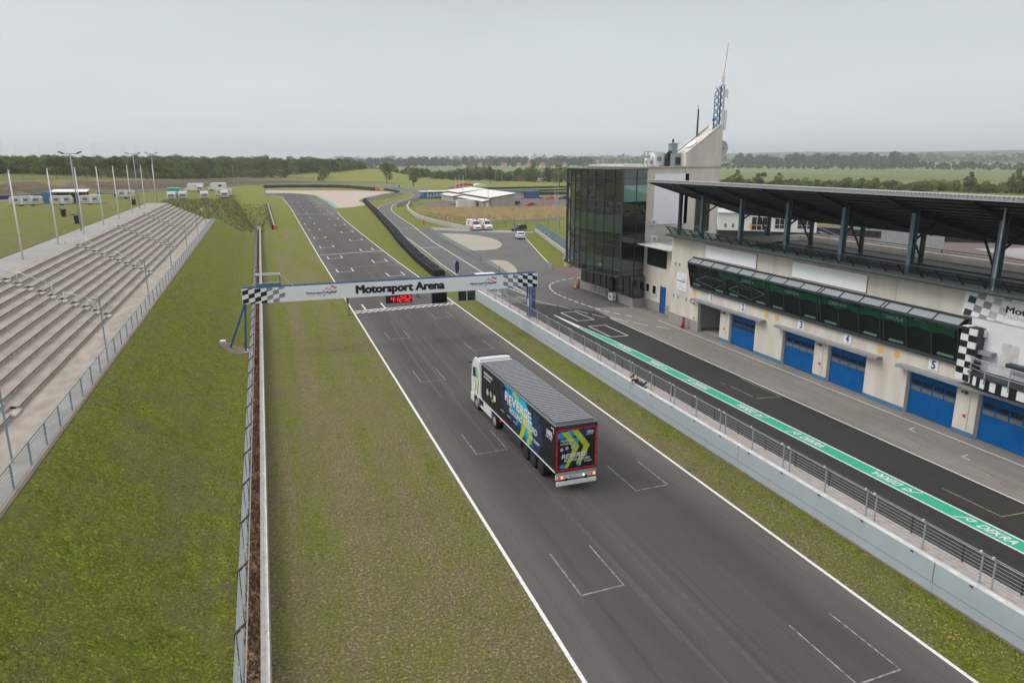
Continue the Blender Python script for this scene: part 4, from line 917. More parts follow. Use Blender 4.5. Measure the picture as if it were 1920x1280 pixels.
    # open stand on top: floor, glass rail, posts, roof
    MB().box(44.4, 57, -6, 71.6, 8.7, 9.0).build('stand_floor', 'roofsteel', t)
    st = MB()
    for i in range(6): st.box(47.5+i*1.1, 57, -6, 66, 9.0+i*.0, 9.05+i*.09)
    st.build('stand_steps', 'roofsteel', t)
    MB().box(43.0,44.5,-6,72.2,9.98,10.12).build('parapet_cap', 'cap', t)
    MB().box(42.75,43.8,-6,72.2,9.9,9.98).build('gutter_soffit', 'dsteel', t)
    m = MB()
    y = 72.0
    while y > -5: m.bar((43.6,y,10.1),(42.75,y,10.95),.06,.12); y -= 1.6
    m.bar((42.72,-6,10.95),(42.72,72.1,10.95),.05); m.build('rail_bracket', 'dsteel', t)
    m = MB(); y = 72.1
    while y > -5: m.add([(43.45,y-.04,10.2),(43.45,y-1.56,10.2),(42.74,y-1.56,10.93),(42.74,y-.04,10.93)], [(0,1,2,3)]); y -= 1.6
    m.build('glass_rail', 'railglass', t, fix=False)
    MB().box(56.2,56.5,-6,66,8.9,10.1).build('rear_parapet', 'conc', t); MB().bar((56.35,-6,10.45),(56.35,66,10.45),.06).bar((56.35,-6,10.25),(56.35,66,10.25),.03).build('rear_rail', 'dsteel', t)
    MB().box(56.3,60,-6,71.6,0,8.8).build('rear_block', 'conc', t)
    MB().box(45,56.5,65.9,66.2,8.9,10.1).build('end_parapet', 'conc', t)
    sl = -.30
    rz = lambda x: 15.75+(x-42)*sl
    for k in range(11):
        y = 68.6-6.86*k
        m = MB().box(45.05,45.12,y-.17,y+.17,9,rz(45.2)-.2).box(45.42,45.49,y-.17,y+.17,9,rz(45.2)-.2).box(45.12,45.42,y-.03,y+.03,9,rz(45.2)-.2); m.build('front_column', 'colsteel', t)
        m = MB().box(53.85,54.15,y-.15,y+.15,9,rz(54)-.15); m.build('rear_column', 'dsteel', t)
        MB().bar((53.9,y,9.9),(52.4,y,rz(52.4)-.3),.13).bar((45.3,y,12.3),(47.6,y,rz(47.6)-.3),.12).build('brace', 'dsteel', t)
        m = MB().prism([(42.1,y-.1,rz(42.1)-.06),(54.9,y-.1,rz(54.9)-.06),(54.9,y-.1,rz(54.9)-.16),(52,y-.1,rz(52)-.34),(46,y-.1,rz(46)-.55),(42.1,y-.1,rz(42.1)-.22)], (0,.2,0)); m.build('rafter', 'dsteel', t)
    MB().box(45.1,45.45,73.0,73.35,8.3,rz(45.2)-.25).build('end_column', 'dsteel', t)
    ro = MB(); Ya, Yb = -8, 74.6
    ro.prism([(41.9,Yb,rz(41.9)),(55,Yb,rz(55)),(55,Ya,rz(55)),(41.9,Ya,rz(41.9))], (0,0,.08))
    ro.build('roof_sheet', 'roofsteel', t)
    m = MB()
    for i in range(14): x = 42.6+i*.93; m.box(x-.04,x+.04,Ya,Yb-.3,rz(x)-.14,rz(x)-.02)
    m.build_each('purlin', 'dsteel', t)
    MB().box(41.75,41.88,Ya,Yb,rz(41.9)-.06,rz(41.9)+.22).build('fascia', 'steel', t)
    m = MB(); y = Ya
    while y < Yb: m.box(41.62,42.6,y,y+.14,rz(41.9)+.222,rz(41.9)+.27); y += .3
    m.build('corrugated_edge', 'walltop', t)
    MB().bar((55,Yb-.1,rz(55)-.05),(41.9,Yb-.1,rz(41.9)-.05),.2,.3).build('verge_beam', 'dsteel', t)
    # white winners' bay with banner and round balcony
    MB().box(FX-.02,FX+.02,20,34.35,3.75,9.95).build('white_wall', 'white', t)
    bn = MB().box(FX-.10,FX-.03,19,35.05,8.15,9.95).build('banner', 'sheet', t)
    f = FX-.106; ck = MB(); cg = MB(); cf = MB()
    for i in range(5):
        for r in range(-1, 6):
            if (i+r) % 2 == 0:
                y0 = 35.0-i*.55; z0 = 8.15+r*.45-.09*i; sk = .25
                ps = [(y0-.1*r, z0),(y0-.55-.1*r, z0-.07),(y0-.55-.1*(r+1), z0+.38),(y0-.1*(r+1), z0+.45)]
                ps = [(min(a, 35.04), min(max(b, 8.16), 9.94)) for a, b in ps]
                (ck if i < 1 else cg if i < 3 else cf).add([(f, a, b) for a, b in ps], [(0,1,2,3)])
    ck.build('check_pattern', 'dsteel', bn, fix=False); cg.build('grey_check_pattern', 'mgrey', bn, fix=False); cf.build('pale_check_pattern', 'lgrey', bn, fix=False)
    text('Motorsport Arena', 'lettering', 'ink', bn, (f, 32.15, 8.85), (0,-1,0), (0,0,1), .42, .002, .03, fit=6.0)
    text('Oschersleben', 'small_lettering', 'pale', bn, (f, 32.25, 8.5), (0,-1,0), (0,0,1), .22, .002, .0, fit=3.0)
    wp = MB(); bp = MB()
    for i in range(2):
        for r in range(8):
            (wp if (i+r) % 2 == 0 else bp).box(43.0,43.1,34.35-i*.55-.55,34.35-i*.55,4.0+r*.44,4.0+r*.44+.44)
    wp.box(42.98,43.6,33.85,34.35,7.56,7.6); bp.box(42.98,43.6,33.3,33.85,7.56,7.6)
    wp.build('check_pillar_white', 'white', t); bp.build('check_pillar_black', 'blackp', t); MB().box(43.11,43.8,33.25,34.38,4.0,7.52).build('pillar_core', 'dsteel', t)
    arc = [(43.6,34.4),(43.0,33.5),(42.65,32.6),(42.45,31.5),(42.4,30.2),(42.4,28.6),(42.45,27),(42.7,25),(43.4,23.3)]
    arc = smooth(arc, 3)
    MB().prism([(x,y,4.62) for x,y in arc+[(43.85,23.3),(43.85,34.3)]], (0,0,.14)).build('balcony_floor', 'dsteel', t)
    wb = MB(); bb = MB()
    for i, (a, b) in enumerate(zip(arc[:-1], arc[1:])): (wb if i % 2 else bb).wall([(a[0]+.12,a[1]),(b[0]+.12,b[1])], .06, 3.95, 4.55)
    wb.build_each('check_fascia_white', 'white', t); bb.build_each('check_fascia_black', 'blackp', t)
    m = MB()
    for z in (5.05, 5.35, 5.65): m.tube([(x,y,z) for x,y in arc], .02, 5)
    m.tube([(x,y,5.75) for x,y in arc], .035, 6); m.build('balcony_rail', 'steel', t)
    m = MB()
    for x, y in arc[::4]: m.bar((x-.02,y,4.3),(x,y,5.75),.06)
    m.build_each('balcony_post', 'steel', t)
    MB().box(43.3,43.78,32.3,33.3,5.9,6.15).build('wall_shelf', 'grey', t); MB().box(43.6,43.78,33.1,33.4,7.0,7.45).build('wall_lamp', 'white', t); MB().box(43.2,43.7,29.0,31.2,5.5,5.8).build('awning_box', 'dsteel', t)
    MB().box(43.76,43.79,30.9,32.0,4.8,6.9).build('balcony_door', 'walltop', t)
    MB().cyl((52.3,37.2,11.9),(52.1,36.9,11.7),.28,n=12).build('loudspeaker', 'blackp', t)
pit_building()
m = thing('flag_pole', 'thin grey pole standing at the glass rail of the roofed stand', 'pole', (43.2,32.6,8)); MB().cyl((43.3,32.9,9.9),(43.3,32.9,15.3),.06,.045).build('shaft', 'steel', m)
# ================================================================ truck
def truck():
    t = thing('articulated_truck', 'black curtain side articulated truck with blue and lime graphics on the race track', 'truck', (14.3324, 34.7389, 0), rz=.0192)
    def wheel(x, y, r=.5, w=.3, out=-1, dbl=False, rim='lgrey'):
        a = MB().cyl((x, y, r), (x-out*w*(2 if dbl else 1), y, r), r, n=24).build('wheel', 'black', t)
        MB().cyl((x+out*.012, y, r), (x-out*.05, y, r), .30, n=18).cyl((x+out*.05, y, r), (x+out*.01, y, r), .11, n=10).build('rim', rim, a)
        m = MB()
        for i in range(8): an = i*.785; m.cyl((x+out*.03, y+.2*math.cos(an), r+.2*math.sin(an)), (x+out*.005, y+.2*math.cos(an), r+.2*math.sin(an)), .035, n=6)
        m.build('wheel_hole', 'blackp', a)
    # trailer
    box = MB().box(0,2.55,.02,13.6,1.22,3.88).build('trailer_box', 'blackp', t)
    MB().box(-.01,2.56,0,13.61,3.88,3.97).build('roof_rail', 'ribs', t)
    m = MB(); y = .35
    while y < 13.5: m.prism([(.1,y,3.97),(.1,y+.17,3.97),(.1,y+.155,4.05),(.1,y+.015,4.05)], (2.35,0,0)); y += .29
    m.build('roof_ribs', 'ribs', t); MB().box(.05,2.5,.05,13.55,3.96,3.985).build('roof_sheet', 'ribgap', t)
    MB().box(-.02,2.57,.0,13.6,1.14,1.23).build('side_rail', 'white', t)
    MB().box(.4,2.15,.5,12.5,.85,1.14).build('chassis', 'blackp', t)
    for y in (4.98,3.72,2.46):
        wheel(.12,y,.5,.38,-1,rim='dsteel'); wheel(2.43,y,.5,.38,1,rim='dsteel')
        MB().cyl((.4,y,.5),(2.2,y,.5),.08).build('axle', 'blackp', t)
    MB().box(.1,.14,5.8,9.0,.45,1.1).box(2.41,2.45,5.8,9.0,.45,1.1).build('side_guard', 'dsteel', t)
    MB().box(.3,.45,9.6,9.75,.1,1.1).box(2.1,2.25,9.6,9.75,.1,1.1).build('landing_leg', 'dsteel', t)
    # rear
    m = MB()
    m.box(0,2.55,-.03,.02,3.72,3.9)
    m.build('rear_header', 'blackp', t)
    rr = MB()
    for k in range(3): rr.box(.03,.11,-.045,-.03,1.32+k*.8,2.05+k*.8); rr.box(2.44,2.52,-.045,-.03,1.32+k*.8,2.05+k*.8)
    for k in range(3): rr.box(.08+k*.82,.82+k*.82,-.045,-.03,3.64,3.72); rr.box(.08+k*.82,.82+k*.82,-.045,-.03,1.24,1.31)
    rr.build('red_reflective_tape', 'redt', t)
    MB().box(-.0,2.55,-.03,.02,1.16,3.72).build('rear_door', 'blackp', t)
    MB().box(.15,2.4,-.055,-.03,3.78,3.86).build('door_hinge', 'dsteel', t)
    MB().box(.05,2.5,-.10,.02,1.02,1.15).build('rear_sill', 'steel', t); b = MB().box(.03,2.52,-.07,.06,.74,1.0).build('light_bar', 'walltop', t)
    for x in (.16,2.16): MB().box(x,x+.14,-.10,-.07,.78,.92).build('tail_light', 'lampr', b); MB().box(x+.15,x+.27,-.10,-.07,.78,.92).build('indicator', 'lampo', b)
    MB().cyl((1.72,-.07,.86),(1.72,-.1,.86),.06,n=12).build('reversing_lamp', 'lampw', b); MB().box(.9,1.35,-.085,-.07,.79,.9).build('number_plate', 'lgrey', b); MB().box(.86,.9,-.087,-.07,.79,.9).build('plate_band', 'blue', b)
    MB().box(.04,2.5,-.16,-.04,.40,.62).build('underrun_bar', 'white', t); MB().box(.6,.7,-.1,.1,.6,.8).box(1.85,1.95,-.1,.1,.6,.8).build('bar_bracket', 'blackp', t)
    # graphics: left side, plane x=-.012 ; splash as irregular blobs
    def blob(cy, cz, ry, rz, n=46, jag=.35, seed=1, tilt=0.):
        r = np.random.default_rng(seed); P = []
        for i in range(n):
            a = 2*math.pi*i/n; k = 1+jag*(r.random()-.5)*(1.6 if i % 2 else .6)
            y = ry*k*math.cos(a); z = rz*k*math.sin(a); P.append((cy+y+tilt*z, max(1.24, min(3.87, cz+z))))
        return P
    sx = -.008
    def side(name, m_, polys, x, lo=1.24, hi=3.87):
        mb = MB()
        for P in polys:
            pts = [Vector((x, a, b)) for a, b in P]; tt = tessellate_polygon([pts]); mb.add(pts, [tuple(f) for f in tt])
        mb.build(name, m_, box, fix=False)
    M['splashd'] = mat('deep blue print', (.008,.045,.13), .5, scale=5, col2=(.004,.018,.05)); M['splash'] = mat('cyan print', (.0,.38,.66), .5, scale=4, col2=(.01,.20,.42), detail=10); M['splashl'] = mat('bright cyan print', (.0,.55,.85), .5, scale=5, col2=(.0,.40,.68)); M['lime'] = mat('lime print', (.48,.58,.05), .5, scale=5, col2=(.36,.45,.03), detail=9)
    side('blue_splash', 'splashd', [blob(6.6,3.1,2.6,1.5,60,.4,3), blob(3.1,2.4,1.1,1.3,40,.45,4), blob(8.6,3.5,.6,.9,30,.6,5)], -.008)
    side('cyan_splash', 'splash', [blob(6.2,3.2,1.5,1.0,60,.5,6), blob(4.4,2.2,.9,1.1,46,.6,7), blob(7.4,3.7,.9,.5,40,.7,8)], -.012)
    side('bright_splash', 'splashl', [blob(5.2,3.2,.9,.75,50,.5,9), blob(4.2,2.5,.6,.7,40,.6,10), blob(6.6,3.75,.5,.25,30,.5,12)], -.016)
    side('lime_stripe', 'lime', [[(6.9,3.87),(6.35,3.87),(4.35,2.45),(5.2,1.24),(5.75,1.24),(5.05,2.4)],[(5.9,3.3),(5.5,3.1),(5.0,2.8),(4.0,2.0),(4.5,1.24),(4.05,1.24),(3.4,2.05),(4.6,3.1)]], -.020)
    L = lambda s, y, z, h, fit, m_='white', sh=0., b=.02, sl=0.: text(s, 'lettering', m_, box, (-.03, y, z), (0,-1,sl), (0,0,1), h, .002, b, fit=fit, shear=sh)
    L('REVERSE', 8.45, 2.86, .62, 4.75, b=.035); L('ROLLING', 7.5, 2.28, .36, 2.3, b=.03); L('RECORD', 4.9, 2.33, .40, 2.2, b=.03); L('ATTEMPT', 3.7, 1.82, .2, 1.45, b=.02)
    side('underline', 'white', [[(8.0,2.74),(7.1,2.78),(7.1,2.72),(8.0,2.69)],[(4.4,2.8),(3.55,2.86),(3.55,2.79),(4.4,2.74)]], -.026)
    L('MERCEDES-BENZ', 12.95, 3.38, .19, 1.95); L('eACTROS 600', 12.95, 3.1, .18, 1.5)
    L('100%', 1.3, 3.12, .30, .85, b=.04); L('ELECTRIC', 1.3, 2.93, .13, .85, b=.02)
    for y, s in ((9.3,'SPONSOR'),): pass
    side('small_print', 'lgrey', [[(9.3-k*1.25,1.93),(8.55-k*1.25,1.93),(8.55-k*1.25,1.87),(9.3-k*1.25,1.87)] for k in range(3)], -.02)
    side('round_badge', 'lgrey', [[(12.2+.24*math.cos(a), 2.2+.26*math.sin(a)) for a in np.linspace(0,6.2,18)]], -.02)
    side('seal_badge', 'tan', [[(11.45+.22*math.cos(a), 2.25+.24*math.sin(a)) for a in np.linspace(0,6.2,18)]], -.02); side('seal_ribbon', 'lime', [[(11.2,2.0),(10.95,2.0),(10.95,1.72),(11.35,1.86)]], -.022)
    side('white_badge', 'white', [[(10.85,2.42),(10.4,2.42),(10.4,1.98),(10.85,1.98)]], -.02)
    side('corner_bracket', 'white', [[(.62,3.72),(.2,3.72),(.2,3.4),(.26,3.4),(.26,3.66),(.62,3.66)]], -.02)
    # rear graphics
    def rear(name, m_, polys, y):
        mb = MB()
        for P in polys:
            pts = [Vector((a, y, b)) for a, b in P]; mb.add(pts, [tuple(f) for f in tessellate_polygon([pts])])
        mb.build(name, m_, box, fix=False)
    def rb(cx_, cz, rx, rz, seed, n=40):
        r = np.random.default_rng(seed); return [(max(.13,min(2.42,cx_+rx*math.cos(2*math.pi*i/n)*(1+.5*(r.random()-.5)))), max(1.33,min(3.62,cz+rz*math.sin(2*math.pi*i/n)*(1+.5*(r.random()-.5))))) for i in range(n)]
    rear('blue_splash', 'splashd', [rb(.45,3.35,.4,.4,1), rb(1.9,3.4,.5,.3,2), rb(1.3,3.0,.35,.3,3)], -.036)
    rear('cyan_splash', 'splash', [rb(.35,3.35,.25,.22,4), rb(.9,3.42,.3,.25,5), rb(1.22,2.95,.2,.2,6), rb(.45,1.5,.2,.14,7), rb(1.45,1.55,.15,.15,8)], -.040)
    rear('lime_chevron', 'lime', [[(.35,3.55),(.75,3.55),(1.45,2.6),(.75,1.38),(.55,1.38),(1.05,2.55)],[(.95,3.6),(1.35,3.6),(2.1,2.6),(1.5,1.5),(1.25,1.6),(1.7,2.6)]], -.044)
    R_ = lambda s, x, z, h, fit, b=.02, sh=.0, sl=0.: text(s, 'lettering', 'white', box, (x, -.05, z), (1,0,sl), (0,0,1), h, .002, b, fit=fit, shear=sh)
    R_('REVERSE', .33, 1.98, .26, 1.6, .03, .2, .02); R_('ROLLING RECORD', .5, 1.77, .16, 1.6, .02, .2); R_('ATTEMPT', 1.75, 1.62, .09, .5, .02, .2); R_('MERCEDES-BENZ', .28, 2.98, .11, .85); R_('eACTROS 600', .28, 2.8, .11, .68); R_('100%', 1.85, 3.35, .14, .42, .03); R_('ELECTRIC', 1.85, 3.24, .07, .42)
    rear('badge', 'lgrey', [[(.37+.1*math.cos(a), 2.52+.11*math.sin(a)) for a in np.linspace(0,6.2,14)],[(.68+.1*math.cos(a), 2.58+.11*math.sin(a)) for a in np.linspace(0,6.2,14)],[(.94,2.5),(1.2,2.5),(1.2,2.68),(.94,2.68)]], -.048)
    # tractor
    cab = MB()
    prof = [(14.15,.95),(14.12,3.35),(14.2,3.86),(14.6,3.98),(15.5,3.93),(15.95,3.62),(16.2,3.3),(16.42,2.2),(16.45,.95)]
    cab.prism([(.05,y,z) for y, z in prof], (2.45,0,0)); cab = cab.build('cab', 'white', t)
    bv = cab.modifiers.new('bevel', 'BEVEL'); bv.width = .07; bv.segments = 3; bv.limit_method = 'ANGLE'
    MB().box(-.0,2.55,14.1,14.28,3.25,3.9).box(.1,2.45,14.3,14.9,3.93,4.06).build('roof_spoiler', 'white', t)
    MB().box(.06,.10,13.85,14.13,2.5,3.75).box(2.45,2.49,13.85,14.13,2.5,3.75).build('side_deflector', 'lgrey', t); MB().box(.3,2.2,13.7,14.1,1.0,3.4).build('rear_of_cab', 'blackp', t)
    MB().prism([(.035,15.25,2.45),(.035,15.98,2.35),(.035,15.92,3.1),(.035,15.3,3.18)], (.02,0,0)).build('side_window', 'darkwin', cab); MB().prism([(2.495,15.25,2.45),(2.495,15.98,2.35),(2.495,15.92,3.1),(2.495,15.3,3.18)], (.02,0,0)).build('side_window', 'darkwin', cab)
    MB().add([(.2,16.43,2.25),(2.35,16.43,2.25),(2.35,16.22,3.25),(.2,16.22,3.25)], [(0,1,2,3)]).build('windscreen', 'darkwin', cab, fix=False)
    mb = MB()
    for P, k in (([(15.15,3.3),(14.7,2.3),(15.0,1.2),(14.8,1.2),(14.45,2.3),(14.9,3.3)], 0),([(15.6,2.3),(15.3,1.9),(15.5,1.3),(15.35,1.3),(15.1,1.9),(15.4,2.3)], 0)):
        pts = [Vector((.03,a,b)) for a, b in P]; mb.add(pts, [tuple(f) for f in tessellate_polygon([pts])])
    mb.build('lime_graphic', 'lime', cab, fix=False)
    mb = MB(); pts = [Vector((.032,a,b)) for a, b in [(15.22,3.25),(14.95,3.2),(14.85,2.7),(15.0,2.4),(15.2,2.45)]]; mb.add(pts, [tuple(f) for f in tessellate_polygon([pts])]); mb.build('cyan_graphic', 'splashl', cab, fix=False)
    MB().box(-.28,0.05,15.95,16.03,3.42,3.5).box(-.3,-.2,15.93,16.05,3.38,3.5).build('mirror_camera', 'dsteel', cab)
    MB().tube([(.1,14.9,4.02),(.15,14.75,4.15),(1.27,14.6,4.2),(2.4,14.75,4.15),(2.45,14.9,4.02)], .05).build('roof_light_bar', 'blackp', cab)
    MB().box(.1,2.4,10.2,16.3,.55,.95).build('tractor_frame', 'blackp', t)
    MB().box(.02,.1,11.5,14.3,.45,1.18).box(2.45,2.53,11.5,14.3,.45,1.18).build('side_skirt', 'white', t)
    MB().box(-.0,.05,13.3,14.3,.72,1.1).box(0,.03,14.0,14.25,.5,.7).build('step_well', 'blackp', t)
    MB().box(.02,2.5,15.7,16.5,.35,.95).build('front_bumper', 'white', t)
    wheel(.02,14.94,.51,.33,-1); wheel(2.53,14.94,.51,.33,1); wheel(.02,10.8,.51,.3,-1,True); wheel(2.53,10.8,.51,.3,1,True); MB().box(.04,2.5,14.35,15.55,.95,1.06).build('wheel_housing', 'blackp', t)
    for y in (14.94,):
        m = MB()
        for x in (.03, 2.52):
            ring = [(x, y+.64*math.cos(a), .51+.64*math.sin(a)) for a in np.linspace(0,math.pi,12)]; m.tube(ring, .05, 5)
        m.build('wheel_arch', 'walltop', t)
    MB().box(.15,.5,9.95,10.0,.72,.85).box(2.05,2.4,9.95,10.0,.72,.85).build('tractor_tail_light', 'lampr', t); MB().box(.15,2.4,10.0,10.1,.6,.9).build('rear_crossbar', 'blackp', t)
truck()
# ================================================================ photographer
def photographer():
    t = thing('person', 'person in black shirt and jeans lying on the pit wall aiming a camera', 'person', (26.75, 47.9, 1.42))
    # prone along the wall top, head towards +Y/-X, propped on elbows ; body grown as one skin
    def skin(name, verts, edges, rad, m_, par):
        me = bpy.data.meshes.new(name); me.from_pydata([(v[0]-26.75, v[1]-47.9, v[2]-1.42) for v in verts], edges, []); me.materials.append(M[m_])
        o = bpy.data.objects.new(name, me); COL.objects.link(o); o.parent = par; ORG[o.name] = ORG[t.name]
        md = o.modifiers.new('skin', 'SKIN'); md.use_smooth_shade = True
        for i, r in enumerate(rad): me.skin_vertices[0].data[i].radius = (r, r)
        me.skin_vertices[0].data[0].use_root = True
        sb = o.modifiers.new('sub', 'SUBSURF'); sb.levels = 1; sb.render_levels = 1
        return o
    P = lambda x, y, z: (26.28+x, 47.2+y, 1.42+z)
    V = [P(.06,-.05,.17), P(.02,.18,.19), P(-.04,.42,.34), P(-.07,.50,.44), P(-.10,.58,.50),
         P(-.22,.40,.30), P(-.26,.56,.05), P(-.20,.72,.30), P(.12,.44,.30), P(.10,.62,.06), P(-.02,.74,.32),
         P(.00,-.12,.15), P(.02,-.50,.10), P(.06,-.92,.09), P(.06,-1.02,.06), P(.14,-.12,.15), P(.24,-.48,.13), P(.22,-.80,.32), P(.20,-.90,.40)]
    Ed = [(0,1),(1,2),(2,3),(3,4),(2,5),(5,6),(6,7),(2,8),(8,9),(9,10),(0,11),(11,12),(12,13),(13,14),(0,15),(15,16),(16,17),(17,18)]
    rd = [.09,.09,.09,.055,.05,.05,.045,.03,.05,.045,.03,.06,.05,.045,.05,.06,.05,.045,.05]
    b = skin('body', V, Ed, rd, 'skin', t)
    V2 = [P(.05,.0,.17), P(.02,.2,.195), P(-.04,.42,.34), P(-.22,.40,.30), P(-.25,.50,.15), P(.12,.44,.30), P(.11,.55,.15)]
    skin('shirt', V2, [(0,1),(1,2),(2,3),(3,4),(2,5),(5,6)], [.17,.17,.165,.095,.075,.095,.075], 'shirt', b)
    V3 = [P(.07,-.05,.17), P(.00,-.12,.16), P(.02,-.50,.11), P(.06,-.92,.09), P(.14,-.12,.16), P(.24,-.48,.13), P(.22,-.80,.32)]
    skin('jeans', V3, [(0,1),(1,2),(2,3),(0,4),(4,5),(5,6)], [.15,.115,.09,.075,.115,.09,.075], 'jeans', b)
    def ell(name, c, r, m_, par, n=10):
        mb = MB(); vs = []; fs = []
        for i in range(n+1):
            for j in range(2*n): th = math.pi*i/n; ph = math.pi*j/n; vs.append((c[0]+r[0]*math.sin(th)*math.cos(ph), c[1]+r[1]*math.sin(th)*math.sin(ph), c[2]+r[2]*math.cos(th)))
        for i in range(n):
            for j in range(2*n): fs.append((i*2*n+j, i*2*n+(j+1) % (2*n), (i+1)*2*n+(j+1) % (2*n), (i+1)*2*n+j))
        mb.add(vs, fs); return mb.build(name, m_, par, smooth=True)
    ell('head', P(-.13,.63,.55), (.08,.10,.11), 'skin', b); ell('hair', P(-.12,.60,.59), (.087,.10,.095), 'hair', b)
    ell('nose', P(-.17,.73,.53), (.015,.02,.02), 'skin', b); ell('ear', P(-.205,.62,.55), (.012,.022,.03), 'skin', b)
    for s, c in ((-1, P(-.20,.74,.32)), (1, P(-.02,.76,.34))):
        for k in range(4): MB().tube([(c[0]+.018*(k-1.5), c[1], c[2]), (c[0]+.018*(k-1.5)-.005, c[1]+.05, c[2]+.03), (c[0]+.016*(k-1.5)+.01*s*-1, c[1]+.03, c[2]+.06)], .010, 5).build('finger', 'skin', b)
        MB().tube([c, (c[0]-.03*s, c[1]+.02, c[2]+.04)], .012, 5).build('thumb', 'skin', b)
    MB().box(26.28,26.4,46.1,46.22,1.42,1.54).box(26.42,26.52,46.25,46.35,1.76,1.9).build('shoe', 'blackp', b)
    c = thing('camera', 'black camera with long lens held by the person on the pit wall', 'camera', P(-.1,.78,.4))
    q = P(-.1,.78,.4); MB().box(q[0]-.08,q[0]+.08,q[1]-.03,q[1]+.03,q[2]-.05,q[2]+.06).build('camera_body', 'blackp', c); MB().cyl(q,(q[0]-.06,q[1]+.20,q[2]-.02),.04,.05,12).build('lens', 'blackp', c)
photographer()
# ================================================================ poles and lamps
def flagpoles():
    ys = [84,97.9,111.4,125,138.3,152.2,168.8,186.5]
    lab = ['nearest white flag pole on the terrace walk', 'second white flag pole on the terrace walk', 'white flag pole just behind the first floodlight mast', 'fourth white flag pole from the camera', 'white flag pole with a loose rope', 'white flag pole beside the second floodlight mast', 'white flag pole second from the far end of the terrace', 'farthest white flag pole at the end of the terrace']
    p0 = None
    for y, l in zip(ys, lab):
        if p0 is None:
            p0 = thing('flag_pole', l, 'flag pole', (-23.15, y, 8.69), 'white flag poles on the terrace'); MB().cyl((-23.15,y,8.69),(-23.15,y,17.3),.085,.055,10).build('shaft', 'white', p0, smooth=True); MB().cyl((-23.15,y,17.28),(-23.15,y,17.42),.10,.06,8).box(-23.2,-22.98,y-.02,y+.02,17.3,17.34).build('truck_cap', 'walltop', p0)
        else: dup(p0, (-23.15, y, 8.69), 0, l)
    return p0
flagpoles()
single(MB().cyl((-23.15,138.3,17.2),(-27.2,144,8.7),.015,n=4), 'halyard', 'tan', 'loose rope hanging slantwise from a white flag pole', 'rope')
def floodmast(loc, h, label, name='floodlight_mast', cat='floodlight mast', grp='tall floodlight masts', arm=1.1, rz=0., heads=2):
    t = thing(name, label, cat, loc, grp); x, y, z = loc
    MB().cyl((x,y,z-.2),(x,y,z+h),.11,.07,8).build('mast', 'steel', t, smooth=True)
    c, s = math.cos(rz), math.sin(rz)
    MB().bar((x-arm*c,y-arm*s,z+h),(x+arm*c,y+arm*s,z+h),.09).build('cross_arm', 'steel', t)
    for k in (-1, 1): MB().obox((x+k*arm*c,y+k*arm*s,z+h+.15), (.32*c,.32*s,.12*k), (-.2*s,.2*c,0), (0,0,.08)).build('floodlight', 'dsteel', t)
    return t
floodmast((-24.6,117.0,8.69), 10.5, 'tall floodlight mast between the second and third white flag poles')
floodmast((-24.2,168.5,8.69), 10.9, 'tall floodlight mast beside the sixth white flag pole')
floodmast((-24.2,196,7.9), 12, 'tall floodlight mast at the far end of the terrace')
def standlamps():
    p0 = None
    for i, (y, l) in enumerate([(36.6,'lamp post at the left picture edge on the terrace fence'),(58.7,'lamp post with glass lamp, second from the camera, on the terrace fence'),(81.2,'lamp post with glass lamp, third from the camera, on the terrace fence'),(102.6,'lamp post with glass lamp, fourth from the camera, on the terrace fence'),(124.5,'fifth lamp post on the terrace fence'),(146.3,'sixth lamp post on the terrace fence'),(168,'lamp post near the far end of the terrace fence')]):
        x = -11.85; z = 4.8
        if p0 is None:
            p0 = thing('lamp_post', l, 'lamp post', (x,y,z), 'lamp posts along the terrace fence')
            MB().cyl((x,y,z),(x,y,z+3.75),.05,.045,8).build('post', 'steelb', p0); MB().box(x-.35,x,y-.03,y+.03,z+3.6,z+3.66).build('bracket', 'steel', p0)
            MB().cyl((x-.38,y,z+3.6),(x-.42,y,z+3.15),.22,.10,8).cyl((x-.62,y+.25,z+3.6),(x-.64,y+.25,z+3.2),.20,.10,8).build('lamp_glass', 'walltop', p0)
            MB().cyl((x-.38,y,z+3.6),(x-.38,y,z+3.72),.15,n=8).bar((x-.7,y+.3,z+3.66),(x,y,z+3.63),.05).build('lamp_cap', 'grey', p0)
        else: dup(p0, (x,y,z), 0, l)
standlamps()
def pole(loc, h, label, m_='steel', r=.09, name='lamp_post', cat='lamp post', grp=None, head=True):
    t = thing(name, label, cat, loc, grp); x, y, z = loc
    MB().cyl((x,y,z-.3),(x,y,z+h),r,r*.6,7).build('shaft', m_, t)
    if head: MB().obox((x+.3,y,z+h+.05),(.5,0,.08),(0,.2,0),(0,0,.1)).build('lamp_head', 'dsteel', t)
pole((60.6,147.3,0), 16.3, 'tall grey floodlight mast left of the glass tower')
pole((179,550,0), 19.5, 'tall floodlight mast behind the kart hall', r=.16); pole((143,526,0), 13.5, 'thin lamp post behind the white hall roofs', r=.13); pole((145,460,0), 13.3, 'grey lamp post right of the white hall roofs', r=.12)
pole((132.6,326,0), 7.6, 'white flag pole near the parked cars', 'white', .08, 'flag_pole', 'flag pole', None, False); pole((136.5,321,0), 8.2, 'taller white flag pole beside the white parked car', 'white', .10, 'flag_pole', 'flag pole', None, False)
pole((-15.3,472,1), 15, 'lamp post beyond the caravans by the back straight', r=.12); pole((110.5,430,0), 9, 'white flag pole left of the kart hall', 'white', .1, 'flag_pole', 'flag pole', None, False)
for i, x in enumerate((0, 1.2)): pole((101+x*2.0,385,0), 10.5, ['left one of two close white flag poles behind the hall roof','right one of two close white flag poles behind the hall roof'][i], 'white', .12, 'flag_pole', 'flag pole', None, False)
